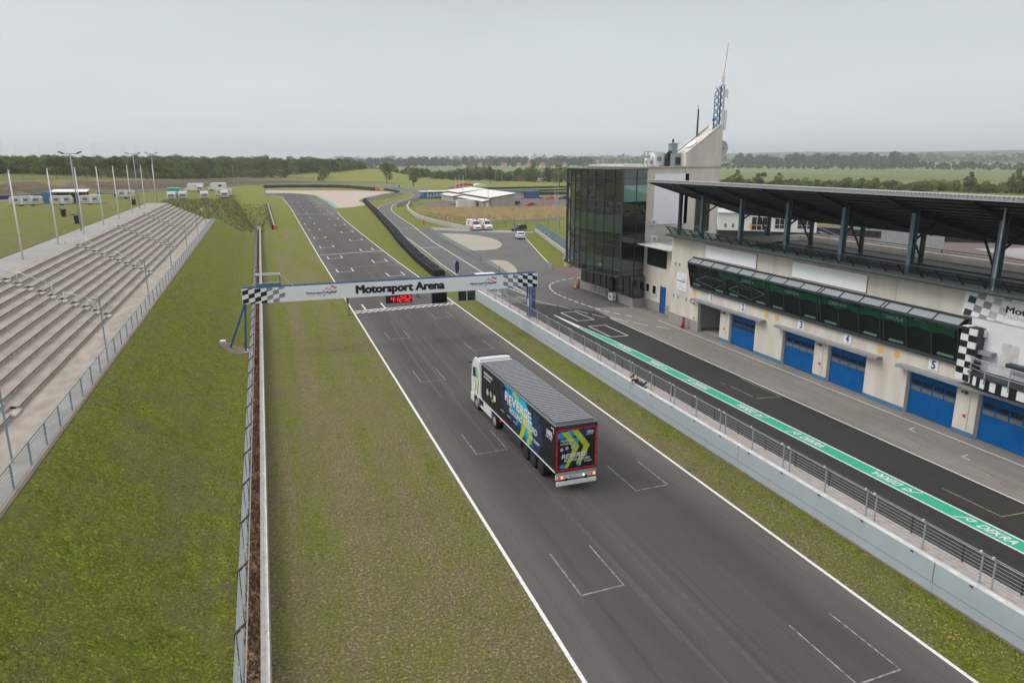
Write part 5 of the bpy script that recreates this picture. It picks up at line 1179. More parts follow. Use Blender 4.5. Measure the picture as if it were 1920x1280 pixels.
for px, y, h, l in ((97,470,11,'lamp post left of the round tree by the pit exit'),(88,330,11.5,'grey lamp post near the pit exit barrier'),(72,333,9,'lamp post beside the striped barrier'),(65,640,13,'lamp post behind the grassy hill')): pole((px,y,hz(px,y)), h, l, r=.12, head=False)
for az, r_, h, l in ((40.6,590,23,'twin headed floodlight mast right of the slanted fin'),(41.3,580,24,'floodlight mast beside the twin headed mast'),(43.5,560,20,'thin lamp post behind the first bush of the field edge'),(46.4,540,23,'floodlight mast above the middle of the stand roof'),(48.3,540,18,'thin lamp post by the white van in the field'),(51.6,520,19,'thin lamp post among the bushes right of centre'),(53.8,500,14,'thin lamp post at the far right bushes')):
    a = math.radians(az-6.0); x = r_*math.sin(a); y = r_*math.cos(a); pole((x,y,hz(x,y)), h, l, r=.11)
pole((38.6,125,0), .01, 'x', head=False) if False else None
# ================================================================ small vehicles
def prof_vehicle(name, label, cat, loc, rz, L, W, prof, win, body, wheels, r=.32, group=None, extra=None, glassm='darkwin', front=None, rear=None):
    """prof: side outline (x forward,z); win: side window outline(s)"""
    t = thing(name, label, cat, loc, group, rz=0); t.rotation_euler = (0,0,rz); ORG[t.name] = Vector((0,0,0))
    b = MB().prism([(x,-W/2,z) for x,z in prof], (0,W,0)).build('body', body, t)
    bv = b.modifiers.new('bevel', 'BEVEL'); bv.width = .09; bv.segments = 3; bv.limit_method = 'ANGLE'; bv.angle_limit = .4
    for P in win:
        for s in (-1, 1): MB().prism([(x,s*(W/2+.004),z) for x,z in P], (0,-s*.03,0)).build('side_window', glassm, b)
    for k, seg in (('windscreen', front), ('rear_window', rear)):
        if seg:
            (x0,z0),(x1,z1) = seg; n = Vector((z1-z0,0,x0-x1)).normalized()*.012
            if k == 'windscreen' and n.x < 0: n = -n
            if k != 'windscreen' and n.x > 0: n = -n
            MB().prism([(x0+n.x,-W/2+.12,z0+n.z),(x0+n.x,W/2-.12,z0+n.z),(x1+n.x,W/2-.18,z1+n.z),(x1+n.x,-W/2+.18,z1+n.z)], -n).build(k, glassm, b)
    for x in wheels:
        for s in (-1, 1):
            w = MB().cyl((x,s*(W/2+.01),r),(x,s*(W/2-.2),r),r,n=18).build('wheel', 'black', t); MB().cyl((x,s*(W/2+.02),r),(x,s*(W/2-.02),r),r*.6,n=12).build('rim', 'lgrey', w)
    xf = max(p[0] for p in prof); xr = min(p[0] for p in prof)
    for s in (-1, 1):
        MB().box(xf-.06,xf+.012,s*(W/2-.38)-.14,s*(W/2-.38)+.14,.62,.76).build('headlight', 'walltop', t); MB().box(xr-.012,xr+.06,s*(W/2-.28)-.12,s*(W/2-.28)+.12,.78,.95).build('tail_light', 'red', t)
    if extra: extra(t, b)
    return t
HATCH = [(-1.95,.28),(-1.98,.85),(-1.85,1.0),(-1.55,1.42),(-.2,1.48),(.55,1.38),(1.05,.98),(1.75,.86),(1.98,.68),(2.0,.28)]
HW = [[(-1.45,1.0),(-1.3,1.34),(-.25,1.38),(-.25,.98)],[(-.15,.98),(-.15,1.38),(.45,1.3),(.85,.96)]]
SUV = [(-2.2,.35),(-2.22,1.0),(-2.1,1.15),(-1.85,1.62),(-.3,1.7),(.55,1.6),(1.15,1.1),(2.0,1.0),(2.2,.8),(2.22,.35)]
SW = [[(-1.75,1.15),(-1.6,1.55),(-.35,1.6),(-.35,1.12)],[(-.25,1.12),(-.25,1.6),(.45,1.5),(.95,1.08)]]
def car(label, loc, rz, body, kind='h', group=None, cat='car'):
    if kind == 'h': return prof_vehicle('parked_car', label, cat, loc, rz, 4, 1.72, HATCH, HW, body, (-1.25,1.3), .31, group, front=((1.0,1.0),(.55,1.36)), rear=((-1.83,1.03),(-1.6,1.37)))
    return prof_vehicle('parked_car', label, cat, loc, rz, 4.4, 1.82, SUV, SW, body, (-1.4,1.4), .35, group, front=((1.1,1.13),(.58,1.57)), rear=((-2.07,1.2),(-1.88,1.58)))
M['carblk'] = mat('black car paint', (.02,.021,.024), .22, .3, .05); M['cargrey'] = mat('dark grey car paint', (.06,.062,.07), .25, .4, .05); M['carsil'] = mat('silver car paint', (.45,.47,.5), .3, .5, .05)
g = 'cars parked around the paddock'
car('dark grey estate car standing on the tarmac near the ambulances', (63.6,181.5,.02), math.radians(205), 'cargrey', 's', g)
t = car('white car with dark roof box parked at the grass wedge, seen from behind', (57.6,163.5,.02), math.radians(78), 'white', 's', g)
car('black car on the grass behind the lattice fence left of the glass tower', (82,184,.02), math.radians(172), 'carblk', 'h', g)
car('blue and white car half hidden by the glass tower', (85.5,172,.02), math.radians(200), 'carsil', 'h', g)
car('bright red hatchback parked beside the kart hall', (102.5,279,.02), math.radians(185), 'red', 'h', g)
car('dark van parked behind the red hatchback', (99.5,289,.02), math.radians(190), 'cargrey', 's', g)
car('silver car at the corner of the kart hall', (95.5,294,.02), math.radians(190), 'carsil', 'h', g)
car('white car right of the white flag poles', (141.5,315,.02), math.radians(180), 'white', 'h', g)
car('black car between the white flag poles', (135,322,.02), math.radians(190), 'carblk', 's', g)
car('red and yellow kart trailer car near the standing people', (129.5,325,.02), math.radians(170), 'orangek', 'h', g)
def ambulance(label, loc, rz, lvl):
    P = [(-2.9,.45),(-2.95,2.6),(-2.8,2.75),(1.0,2.75),(1.25,2.45),(2.05,1.55),(2.85,1.25),(3.0,.95),(3.0,.45)]
    def ex(t, b):
        W = 2.02
        for s in (-1,1):
            MB().box(-2.9,1.0,s*(W/2)-.008,s*(W/2)+.008,.75,1.15).prism([(1.0,s*(W/2+.008),.75),(2.6,s*(W/2+.008),.75),(1.9,s*(W/2+.008),1.3),(1.0,s*(W/2+.008),1.2)], (0,-s*.01,0)).build('red_stripe', 'orangek', b)
            MB().box(-2.9,.9,s*(W/2)-.007,s*(W/2)+.007,2.3,2.55).build('upper_stripe', 'orangek', b)
            MB().box(-1.6,-.7,s*(W/2)-.008,s*(W/2)+.01,1.6,2.1).build('box_window', 'darkwin', b)
            MB().box(.7,1.0,s*.55-.2,s*.55+.2,2.75,2.9).build('blue_beacon', 'blue', b)
        MB().box(2.9,3.03,-.6,.6,.75,1.0).build('grille', 'blackp', b)
    return prof_vehicle('ambulance', label, 'ambulance', loc, rz, 6, 2.02, P, [[(1.15,1.5),(1.2,2.3),(1.35,2.25),(1.85,1.5)]], 'white', (-1.9,2.0), .36, 'ambulances parked side by side', ex, front=((2.0,1.6),(1.3,2.42)))
ambulance('white ambulance with red stripes beside the curved concrete wall', (53.0,187.8,.02), math.radians(-82), 0)
ambulance('second white ambulance, right of the striped one', (56.2,187.8,.02), math.radians(-85), 0)
# caravans
CP = [(-2.4,.55),(-2.5,1.6),(-2.2,2.5),(1.9,2.55),(2.35,1.9),(2.45,1.2),(2.3,.55)]
def caravan(label, loc, rz, scale=1., group='white caravans on the grass plateau'):
    t = thing('caravan', label, 'caravan', loc, group); t.rotation_euler = (0,0,rz); ORG[t.name] = Vector((0,0,0)); t.scale = (scale,)*3
    b = MB().prism([(x,-1.1,z) for x,z in CP], (0,2.2,0)).build('body', 'walltop', t); bv = b.modifiers.new('bevel', 'BEVEL'); bv.width = .18; bv.segments = 3
    for s in (-1,1):
        MB().box(-1.6,-.6,s*1.1-.01,s*1.1+.015,1.35,1.95).build('window', 'greywin', b); MB().box(.6,1.5,s*1.1-.01,s*1.1+.015,1.35,1.95).build('window', 'greywin', b); MB().box(-2.3,2.2,s*1.1-.01,s*1.1+.012,.95,1.02).build('trim_stripe', 'grey', b)
    MB().box(-2.56,-2.4,-.7,.7,1.35,1.95).build('rear_window', 'greywin', b); MB().box(2.38,2.46,-.7,.7,1.3,1.9).build('front_window', 'greywin', b)
    MB().box(-.1,.45,-1.125,-1.09,.7,2.3).build('door', 'white', b)
    for s in (-1,1): MB().cyl((-.2,s*1.0,.32),(-.2,s*.8,.32),.32,n=14).build('wheel', 'black', t)
    MB().bar((2.3,-.5,.5),(3.4,0,.45),.07).bar((2.3,.5,.5),(3.4,0,.45),.07).cyl((3.3,0,.45),(3.3,0,0),.05).build('drawbar', 'dsteel', t); MB().box(-2.35,2.2,-.9,.9,.42,.55).build('chassis', 'blackp', t)
    return t
def P_(x, y): return (x, y, hz(x, y)+.02)
for lab, x, y, rz in (('small white caravan end on, leftmost of the front row beyond the terrace',-24.0,228,-1.6),('small white caravan end on, second in the front row',-21.2,229,-1.6),('small white caravan end on, third in the front row',-15.6,228,-1.5),('white caravan with a red brown window at the right end of the front row',-10.4,233,-1.55),
      ('long white caravan behind the one with the red brown window',-11.0,246,-.1),('white caravan side on next to the blue trailer',-38.5,246,0.05),('small caravan in front of the camper van at the back',-20.8,287,-1.6),('pale caravan at the left with a round porthole, in front',-54.5,204,.05),('cream caravan behind the porthole caravan',-55,214,3.2),
      ('low cream caravan beside the blue awning stand',-46.5,206,.1),('white caravan just right of the awning stand',-40.3,206,.1)):
    caravan(lab, P_(x,y), rz)
def camper(label, loc, rz):
    P = [(-3.2,.45),(-3.25,2.9),(1.8,2.95),(2.4,2.2),(2.0,1.9),(2.7,1.3),(3.2,1.1),(3.25,.45)]
    return prof_vehicle('camper_van', label, 'camper van', loc, rz, 6.4, 2.2, P, [[(-1.8,1.5),(-1.8,2.2),(-.6,2.2),(-.6,1.5)]], 'white', (-2.1,2.1), .36, front=((2.65,1.38),(2.1,1.88)))
camper('white camper van facing left at the back of the caravan field', P_(-23.5,296), math.radians(178)); camper('white camper behind the camper van, right side of the group', P_(-15.8,300), math.radians(175))
def awning():
    x, y, z = P_(-50,226)
    t = thing('awning_stand', 'blue hut with a flat white awning on the caravan field', 'stand', (x,y,z))
    MB().box(x-5,x-2.8,y-1.5,y+1.5,z,z+3).build('hut', 'bluesoc', t); MB().prism([(x-3,y-2,z+3.0),(x+5.5,y-2,z+2.9),(x+5.5,y+2,z+3.4),(x-3,y+2,z+3.5)], (0,0,.12)).build('awning', 'white', t)
    for a in (x-2.5,x+1.5,x+5.3): MB().bar((a,y-1.9,z),(a,y-1.9,z+2.9),.08).build('pole', 'steel', t)
    MB().box(x-2.6,x+5.2,y+1.7,y+1.9,z,z+2.7).build('back_screen', 'rust', t)
awning()
def toilet(label, x, y, m_='turq', s=1.):
    z = hz(x, y); t = thing('portable_toilet', label, 'portable toilet', (x,y,z), 'portable toilets')
    MB().box(x-.55*s,x+.55*s,y-.55,y+.55,z+.05,z+2.15).build('cabin', m_, t); MB().box(x-.4*s,x+.4*s,y-.58,y-.55,z+.2,z+2.0).build('door', m_, t); MB().prism([(x-.6*s,y-.6,z+2.15),(x+.6*s,y-.6,z+2.15),(x+.4*s,y-.6,z+2.35),(x-.4*s,y-.6,z+2.35)], (0,1.2,0)).build('roof', 'white', t)
for i in range(3): toilet(['left of three turquoise toilets behind the caravans','middle one of three turquoise toilets behind the caravans','right of three turquoise toilets behind the caravans'][i], -29.2+i*1.25, 270)
toilet('single turquoise toilet beside the pit exit road', 88.2, 497, s=1.25)
def bin_(label, x, y):
    z = hz(x, y); t = thing('wheelie_bin', label, 'bin', (x,y,z), 'black waste bins')
    MB().prism([(x-.3,y-.3,z+.05),(x+.3,y-.3,z+.05),(x+.4,y-.3,z+1.2),(x-.4,y-.3,z+1.2)], (0,.7,0)).build('bin_body', 'blackp', t); MB().prism([(x-.75,y-.4,z+1.45),(x+.45,y-.4,z+1.2),(x+.45,y-.4,z+1.28),(x-.75,y-.4,z+1.55)], (0,.9,0)).build('lid', 'blackp', t); MB().cyl((x-.3,y-.35,z+.12),(x+.3,y-.35,z+.12),.12,n=8).build('wheel', 'blackp', t)
bin_('black bin with raised lid on the grass, far one of two', -33.7, 149); bin_('black bin with raised lid beside the floodlight mast', -28.0, 131.5); bin_('black bin near the sixth flag pole', -27.3, 183)
bin_('black round container behind the far flag poles', -29.3, 194)
t = thing('grill_trailer', 'blue flat trailer parked beside a white caravan', 'trailer', P_(-44,262)); x,y,z = P_(-44,262)
MB().box(x-5,x+2,y-.8,y+.8,z+.9,z+1.15).box(x-5,x-4,y-.5,y+.5,z+1.15,z+1.6).build('bed', 'bluesoc', t); MB().cyl((x,y-.9,z+.4),(x,y-.7,z+.4),.4).cyl((x+1,y-.9,z+.4),(x+1,y-.7,z+.4),.4).build('wheel', 'black', t)
# ================================================================ barriers and far structures
t = thing('tyre_wall', 'black tyre wall on the outside of the first corner', 'tyre wall', (30,531,0))
def tyrewall(t, pts, h, w, n=3, m_='black'):
    for k in range(n):
        m = MB(); P = []
        for a, b in zip(pts[:-1], pts[1:]):
            L = math.dist(a[:2], b[:2]); c = max(1, int(L/3.0))
            for i in range(c): P.append((a[0]+(b[0]-a[0])*i/c, a[1]+(b[1]-a[1])*i/c))
        P.append(pts[-1][:2])
        off = (k-(n-1)/2)*w
        for a, b in zip(P[:-1], P[1:]):
            d = Vector((b[0]-a[0], b[1]-a[1], 0)).normalized(); nn = Vector((-d.y, d.x, 0)); hh = h*(.93+.14*random.random())
            c = (Vector((a[0],a[1],0))+Vector((b[0],b[1],0)))/2+nn*off
            m.obox(c+Vector((0,0,hh/2)), d*(math.dist(a,b)/2-.06), nn*w*.48, (0,0,hh/2))
        m.build('tyre_stack', m_, t)
tyrewall(t, smooth([(1.4,530,0),(14,534,0),(27,532.6,0),(43,522,0),(55,508,0),(63.6,472,0),(66.8,456,0)], 5), 1.9, 1.0, 2)
MB().box(66,68.4,452,454,0,2).build('end_marker', 'orangek', t); MB().box(.2,1.4,529,530.5,0,1.6).build('left_marker', 'turq', t)
def tyrestack(t, pts, h, r=.33, rows=3):
    P = []
    for a, b in zip(pts[:-1], pts[1:]):
        L = math.dist(a[:2], b[:2]); c = max(1, int(round(L/(2*r+.02))))
        for i in range(c): P.append(((a[0]+(b[0]-a[0])*i/c, a[1]+(b[1]-a[1])*i/c), Vector((-(b[1]-a[1]), b[0]-a[0], 0)).normalized()))
    for k in range(rows):
        m = MB()
        for (x, y), nn in P: o = (k-(rows-1)/2)*2*r+random.uniform(-.04,.04); hh = h*random.uniform(.9,1.08); q = Vector((x,y,0))+nn*o; m.cyl(q, q+Vector((0,0,hh)), r*.99, r*.93, 7)
        m.build('tyre_row', 'black', t)
t = thing('tyre_barrier', 'long dark tyre barrier between race track and pit exit road', 'tyre wall', (34,220,0))
TB = smooth([(73.5,462,0),(75.5,442,0),(74.5,420,0),(70.5,403,0),(63.4,382,0),(53,361,0),(47.0,351,0),(44.4,340,0),(41.8,309,0),(38.2,264,0),(34.6,222.8,0),(31.9,191,0),(29.2,163.4,0),(27.9,146,0),(27.0,134.3,0),(26.0,113,0)], 4)
tyrestack(t, TB, .98)
m = MB(); m.wall([(x+1.25,y) for x,y,_ in TB[26:]], .12, 0, 1.0); m.build('guard_rail', 'steel', t); m = MB(); m.wall([(x+1.2,y-.9) for x,y,_ in TB[:26]], .2, 0, 1.25); m.build('pale_backing', 'steel', t)
m = MB(); m.wall([(x+.2,y+.9) for x,y,_ in TB[16:24]], .1, 1.15, 1.35); m.build('red_top_band', 'orangek', t)
t = thing('armco_barrier', 'long grey steel barrier along the back of the circuit below the brown bank', 'barrier', (-10,575,0))
gp = [(g_[0],g_[1],g_[2]) for g_ in G[1:12]]; gs = smooth(gp, 6)
MB().wall(gs, .25, .3, 1.15).build('rail', 'steel', t)
pm = None
for a in gs[::2]:
    if pm is None: pm = MB().box(a[0]-.1,a[0]+.1,a[1]-.1,a[1]+.1,a[2],a[2]+1.2).build('post', 'steel', t); p0_ = a; ORG[pm.name] = Vector(t.location)
    else: c = pm.copy(); COL.objects.link(c); c.location = (a[0]-p0_[0], a[1]-p0_[1], a[2]-p0_[2])
m = MB(); m.wall(gs, .02, 1.2, 2.9)
M['meshfence'] = mf = bpy.data.materials.new('far wire mesh'); mf.use_nodes = True; _n = mf.node_tree.nodes; _t = _n.new('ShaderNodeBsdfTransparent'); _m = _n.new('ShaderNodeMixShader'); _m.inputs[0].default_value = .14
_n['Principled BSDF'].inputs['Base Color'].default_value = (.12,.14,.13,1); mf.node_tree.links.new(_t.outputs[0], _m.inputs[1]); mf.node_tree.links.new(_n['Principled BSDF'].outputs[0], _m.inputs[2]); mf.node_tree.links.new(_m.outputs[0], _n['Material Output'].inputs[0])
m.build('wire_mesh', 'meshfence', t)
def gpath(i0, i1, off, n=6):
    out = []
    for a, b in zip(G[i0:i1], G[i0+1:i1+1]):
        d = Vector((b[0]-a[0], b[1]-a[1])).normalized(); nn = Vector((-d.y, d.x))
        for k in range(n): x = a[0]+(b[0]-a[0])*k/n+nn.x*off; y = a[1]+(b[1]-a[1])*k/n+nn.y*off; out.append((x, y, hz(x, y)))
    return out
t = thing('blue_tyre_wall', 'dark blue wrapped tyre wall below the brown bank at the far left', 'tyre wall', (-85,272,6))
MB().wall([(x,y-3,hz(x,y-3)) for x,y in ((-140,257),(-110,266),(-82,274),(-70,281),(-66,287))], 1.0, -.2, 1.3).build('tyre_stack', 'navy', t); MB().wall([(x,y-3.2,hz(x,y-3)) for x,y in ((-140,257),(-110,266),(-82,274),(-70,281),(-66,287))], 1.1, 1.3, 1.4).build('top_band', 'steelb', t)
single(MB().wall([(x,y-8,hz(x,y-8)+.02) for x,y in ((-150,250),(-110,262),(-80,268),(-66,279),(-60,320),(-47,345))], 3.5, -.3, .03), 'service_track', 'plaza', 'grey service track in front of the blue tyre wall', 'track')
t = thing('ridge_fence', 'thin wire fence on the crest of the bank in front of the wood', 'fence', (-30,600,8))
f = gpath(1, 9, 24, 5); MB().wall([(x,y,z) for x,y,z in f], .02, 0, 2.4).build('wire_mesh', 'meshfence', t)
pm = None
for a in f[::1]:
    if pm is None: pm = MB().cyl((a[0],a[1],a[2]),(a[0],a[1],a[2]+2.6),.07,n=5).build('post', 'dsteel', t); p0_ = a; 
    else: c = pm.copy(); COL.objects.link(c); c.location = (a[0]-p0_[0], a[1]-p0_[1], a[2]-p0_[2])
single(MB().wall([(60.5,314.8),(53.5,285),(50,262),(48.4,246.7),(47.2,232),(47.6,220),(48.6,206),(50.5,192),(51.6,186)], .5, 0, 1.15), 'curved_wall', 'concw', 'curved pale concrete wall beside the pit exit road', 'wall')
t = thing('striped_barrier', 'grey steel crash barrier with posts on the inside of the pit exit bend', 'barrier', (66,340,0))
sp = smooth([(50.8,292,0),(55.5,307,0),(61,320,0),(68,338,0),(76,362,0),(80,371,0)], 4); MB().wall(sp, .12, .3, 1.5).build('rail', 'steel', t)
m = MB()
for a in sp: m.box(a[0]-.25,a[0]+.25,a[1]-.3,a[1]-.1,0,1.5)
m.build('post', 'grey', t)
t = thing('outer_barrier', 'grey double steel barrier on the far side of the pit exit road', 'barrier', (86,420,0)); MB().wall(smooth([(80,371,0),(89,400,0),(96,440,0),(96,475,0),(93,500,0)],4), .3, .2, 1.2).build('rail', 'steel', t)
def lattice(label, pts, z, h, m_='steelb', step=.16, cat='fence'):
    t = thing('wire_fence', label, cat, (pts[0][0],pts[0][1],z)); m = MB(); po = MB()
    for a, b in zip(pts[:-1], pts[1:]):
        L = math.dist(a, b); n = int(L/step)
        for i in range(n):
            x = a[0]+(b[0]-a[0])*i/n; y = a[1]+(b[1]-a[1])*i/n
            m.box(x-.012,x+.012,y-.012,y+.012,z,z+h)
        for zz in (z+.05, z+h*.5, z+h): m.bar((a[0],a[1],zz),(b[0],b[1],zz),.035)
        k = max(1, int(L/2.6))
        for i in range(k+1): x = a[0]+(b[0]-a[0])*i/k; y = a[1]+(b[1]-a[1])*i/k; po.box(x-.04,x+.04,y-.04,y+.04,z-.1,z+h+.1)
    m.build('mesh_panel', m_, t, fix=False); po.build('post', m_, t)
lattice('blue grey mesh fence between the pit exit road and the beige gravel', [(41.2,194),(38.4,150),(37.4,128),(35.9,112),(35.0,104)], 0, 1.3, 'steel', .22)
lattice('grey bar fence on a white kerb wall left of the glass tower', [(67.3,178.5),(60.5,150),(55.8,130),(53,118)], .8, 2.0, 'steelb', .2)
single(MB().wall([(67.2,178.5),(60.4,150),(55.7,130),(52.9,118)], .4, 0, .8), 'kerb_wall', 'concw', 'low white kerb wall under the bar fence left of the tower', 'wall')
t = thing('pallet_load', 'wrapped goods on two brown pallets beside the tower', 'pallet', (50.3,117,0))
MB().box(49.4,51.5,116,117.3,.9,2.3).build('wrapped_goods', 'slab', t); MB().box(49.5,50.2,116,117.2,0,.85).box(50.6,51.4,116,117.2,0,.85).build('pallet', 'tan', t); MB().cyl((49.2,116.2,1.2),(49.4,116.2,1.2),.25).cyl((51.5,116.2,1.2),(51.8,116.2,1.2),.25).build('roll_end', 'blackp', t)
lattice('short grey crowd barrier beside the red brown paving', [(46.6,117.5),(45.6,113.2)], 0, 1.1, 'steel', .12, 'crowd barrier')
t = thing('warning_cone', 'yellow traffic cone standing by the tower entrance', 'traffic cone', (42.3,95.6,0)); MB().cyl((42.3,95.6,.1),(42.3,95.6,.95),.2,.05,12).build('cone', 'orange', t); MB().box(42.0,42.6,95.3,95.9,0,.1).build('base', 'blackp', t)
def extinguisher(x, y, label, z=0.02, s=1.):
    t = thing('fire_extinguisher', label, 'fire extinguisher', (x,y,z)); MB().cyl((x,y,z+.15*s),(x,y,z+1.0*s),.17*s,.17*s,14).cyl((x,y,z+1.0*s),(x,y,z+1.15*s),.17*s,.06*s,14).build('cylinder', 'red', t, smooth=True); MB().box(x-.06,x+.06,y-.08,y+.08,z+1.15*s,z+1.28*s).build('valve', 'blackp', t); MB().cyl((x-.1,y+.18,z+.15*s),(x+.1,y+.18,z+.15*s),.15*s,n=12).build('wheel', 'blackp', t); MB().tube([(x,y-.1,z+1.2*s),(x-.1,y-.22,z+.9*s),(x-.05,y-.2,z+.3*s)], .025).build('hose', 'blackp', t)
extinguisher(43.2,68.0,'red wheeled fire extinguisher on the apron beside garage one', s=1.0)
extinguisher(-1.75,67.8,'small red fire extinguisher on the weed strip below the gantry', .2, .8)
extinguisher(43.0,96.2,'red fire extinguisher at the far corner of the tower plinth', 0, .9)
t = thing('cable_box', 'white cabinet at the foot of the left gantry leg', 'cabinet', (-4.7,74,0)); MB().box(-5.0,-4.5,73.6,74.1,-.1,1.2).build('cabinet', 'white', t); MB().box(-4.95,-4.55,73.58,73.6,.1,1.1).build('door', 'lgrey', t)
t = thing('feather_flag', 'dark narrow banner flag on the left verge by the start line', 'flag', (9.0,88,0)); MB().cyl((8.9,87.5,0),(8.75,87.5,3.6),.03).build('pole', 'blackp', t); MB().prism([(8.75,87.5,3.6),(8.2,87.5,3.5),(8.72,87.5,1.4),(8.85,87.5,1.4)], (0,.02,0)).build('cloth', 'dsteel', t); MB().box(8.6,9.3,87.3,87.7,0,.04).build('foot', 'blackp', t)
t = thing('feather_flag', 'black rounded banner flag behind the gantry', 'flag', (28.6,112,0)); MB().cyl((28.7,112,0),(28.6,112,2.0),.03).build('pole', 'blackp', t); MB().prism([(28.95+.35*math.cos(a)-.2, 112, 1.6+1.05*math.sin(a)) for a in np.linspace(0,6.0,16)], (0,.03,0)).build('cloth', 'navy', t)
t = thing('marshal_post', 'small booth with white flat roof and blue fascia behind the gantry', 'booth', (28.6,95,0)); MB().box(27.5,29.6,94.3,96.2,0,2.5).build('cabin', 'grey', t); MB().box(27.1,30.0,93.8,96.6,2.6,2.85).build('fascia', 'blue', t); MB().box(27.15,29.95,93.85,96.55,2.85,2.9).build('roof', 'white', t); MB().box(27.6,29.5,94.25,94.3,1.2,2.2).build('window', 'darkwin', t)
t = thing('orange_bollard', 'faded red marker post beside the pit exit road', 'marker', (43.5,207,0)); MB().cyl((43.5,207,0),(43.5,207,1.6),.35,.28,12).build('marker_body', 'orangek', t)
# kart hall
def karthall():
    t = thing('kart_hall', 'grey beige kart hall with three stepped pale roofs', 'hall', (85,290,0))
    ex = Vector((15.0,38.0,0)).normalized(); ey = Vector((-ex.y, ex.x, 0))
    def blk(name, m_, o, a, b, z0, z1, zz=None):
        O = Vector(o); P = [O, O+ex*a, O+ex*a+ey*b, O+ey*b]; mb = MB()
        lo = [(p.x,p.y,z0) for p in P]; za, zb = (z1, z1) if zz is None else zz
        hi = [(P[0].x,P[0].y,za),(P[1].x,P[1].y,za),(P[2].x,P[2].y,zb),(P[3].x,P[3].y,zb)]
        mb.add(lo+hi, [(0,3,2,1),(4,5,6,7),(0,1,5,4),(1,2,6,5),(2,3,7,6),(3,0,4,7)]); return mb.build(name, m_, t)
    def slabr(name, m_, C, z, th=.25):
        mb = MB(); lo = [(c[0],c[1],zc) for c, zc in zip(C, z)]; mb.add(lo+[(a,b,c+th) for a,b,c in lo], [(0,3,2,1),(4,5,6,7),(0,1,5,4),(1,2,6,5),(2,3,7,6),(3,0,4,7)]); return mb.build(name, m_, t)
    def bld(x0, x1, y0, y1, zl, zr, wall, roof, ov=.5):
        MB().prism([(x0,y0,0),(x1,y0,0),(x1,y0,zr),(x0,y0,zl)], (0,y1-y0,0)).build(wall, 'hall', t)
        sl_ = (zr-zl)/(x1-x0); slabr(roof, 'lroof', [(x0-ov,y0-ov),(x1+ov,y0-ov),(x1+ov,y1+ov),(x0-ov,y1+ov)], (zl-ov*sl_+.02,zr+ov*sl_+.02,zr+ov*sl_+.02,zl-ov*sl_+.02), .16)
        MB().prism([(x0-ov,y0-ov-.03,zl-ov*sl_-.02),(x1+ov,y0-ov-.03,zr+ov*sl_-.02),(x1+ov,y0-ov-.03,zr+ov*sl_+.19),(x0-ov,y0-ov-.03,zl-ov*sl_+.19)], (0,.03,0)).build('red_roof_edge', 'rust', t)
    bld(84.3, 93.9, 272.8, 314, 4.0, 5.4, 'wall', 'roof', .6); bld(81.3, 84.3, 273.4, 312, 2.6, 3.05, 'lean_to_wall', 'lean_to_roof', .5)
    MB().box(84.22,84.3,273.0,313.5,3.3,3.85).build('clerestory', 'darkwin', t)
    bld(84.6, 96.4, 322, 347, 4.0, 5.3, 'rear_wall', 'rear_roof', .6); bld(80.6, 84.6, 318.5, 341, 2.6, 3.1, 'rear_lean_wall', 'rear_lean_roof', .5)
    MB().box(84.52,84.6,322.3,346,3.3,3.85).build('rear_clerestory', 'darkwin', t)
    for y in (280,288,296,304): MB().box(81.2,81.3,y,y+4,.2,2.2).build('side_opening', 'darkwin', t)
    MB().box(82.2,83.4,273.3,273.4,0,2.2).build('door', 'white', t); MB().box(79.8,80.3,273.6,274.3,0,1.6).build('orange_drum', 'orangek', t)
    MB().cyl((84.0,276,3),(84.0,276,6.6),.2,.2,8).build('chimney', 'white', t)
karthall()
for x_, y_, c_, l_ in ((76.5,302,'carsil','silver car parked left of the kart hall lean-to'),(78.6,296,'white','white car parked close to the kart hall lean-to'),(77.5,289,'rust','brown pick-up among clutter beside the kart hall')): car(l_, (x_,y_,.05), math.radians(100), c_, 'h', g)
t = thing('container', 'cream corrugated shipping container in front of the kart hall', 'container', (73.8,274,0)); m = MB().box(70.6,77.3,272.6,275,0.1,3.3)
for i in range(22): m.box(70.7+i*.3,70.83+i*.3,272.54,272.6,.2,3.2)
m.build('container_body', 'lroof', t); MB().box(70.55,77.35,272.55,275.05,3.3,3.4).build('top_frame', 'walltop', t); MB().box(73.9,74.0,272.5,272.56,.2,3.2).build('door_seam', 'grey', t)
t = thing('site_office', 'pale blue cabin with wavy white lettering at the pit exit', 'cabin', (78,380,0)); MB().box(74,92,352,360,0,3.2).build('wall', 'bluesoc', t); MB().box(73.6,92.4,351.6,360.4,3.2,3.5).build('roof', 'white', t); MB().box(84,92.1,351.8,352,0,3.0).build('white_panel', 'white', t)
m = MB()
for i in range(5): x = 76+i*1.5; m.bar((x,351.85,.8),(x+.5,351.85,2.4),.25); m.bar((x+.5,351.85,2.4),(x+.9,351.85,.8),.25)
m.build('painted_pattern', 'white', t)
t = thing('kart_store', 'long white and blue box beside the kart track', 'store', (118,345,0)); MB().box(108,122,340,344,0,3.0).build('white_part', 'white', t); MB().box(122,129,338,343,0,3.2).build('blue_part', 'blue', t); MB().box(107.5,129.5,337.8,344.5,3.2,3.4).build('roof', 'bluesoc', t)
t = thing('red_canopy', 'red and white inflatable canopy behind the hall roofs', 'canopy', (110,395,0)); m = MB()
MB().prism([(106+6*math.cos(a)*.9,392,4.5+1.3*math.sin(a)) for a in np.linspace(0,math.pi,8)], (0,5,0)).build('canopy_roof', 'red', t); MB().prism([(115+4*math.cos(a)*.9,392,4.3+1.3*math.sin(a)) for a in np.linspace(0,math.pi,8)], (0,5,0)).build('white_end', 'white', t); MB().box(101,101.2,392,392.2,0,4.5).box(118.5,118.7,392,392.2,0,4.4).build('leg', 'steel', t)
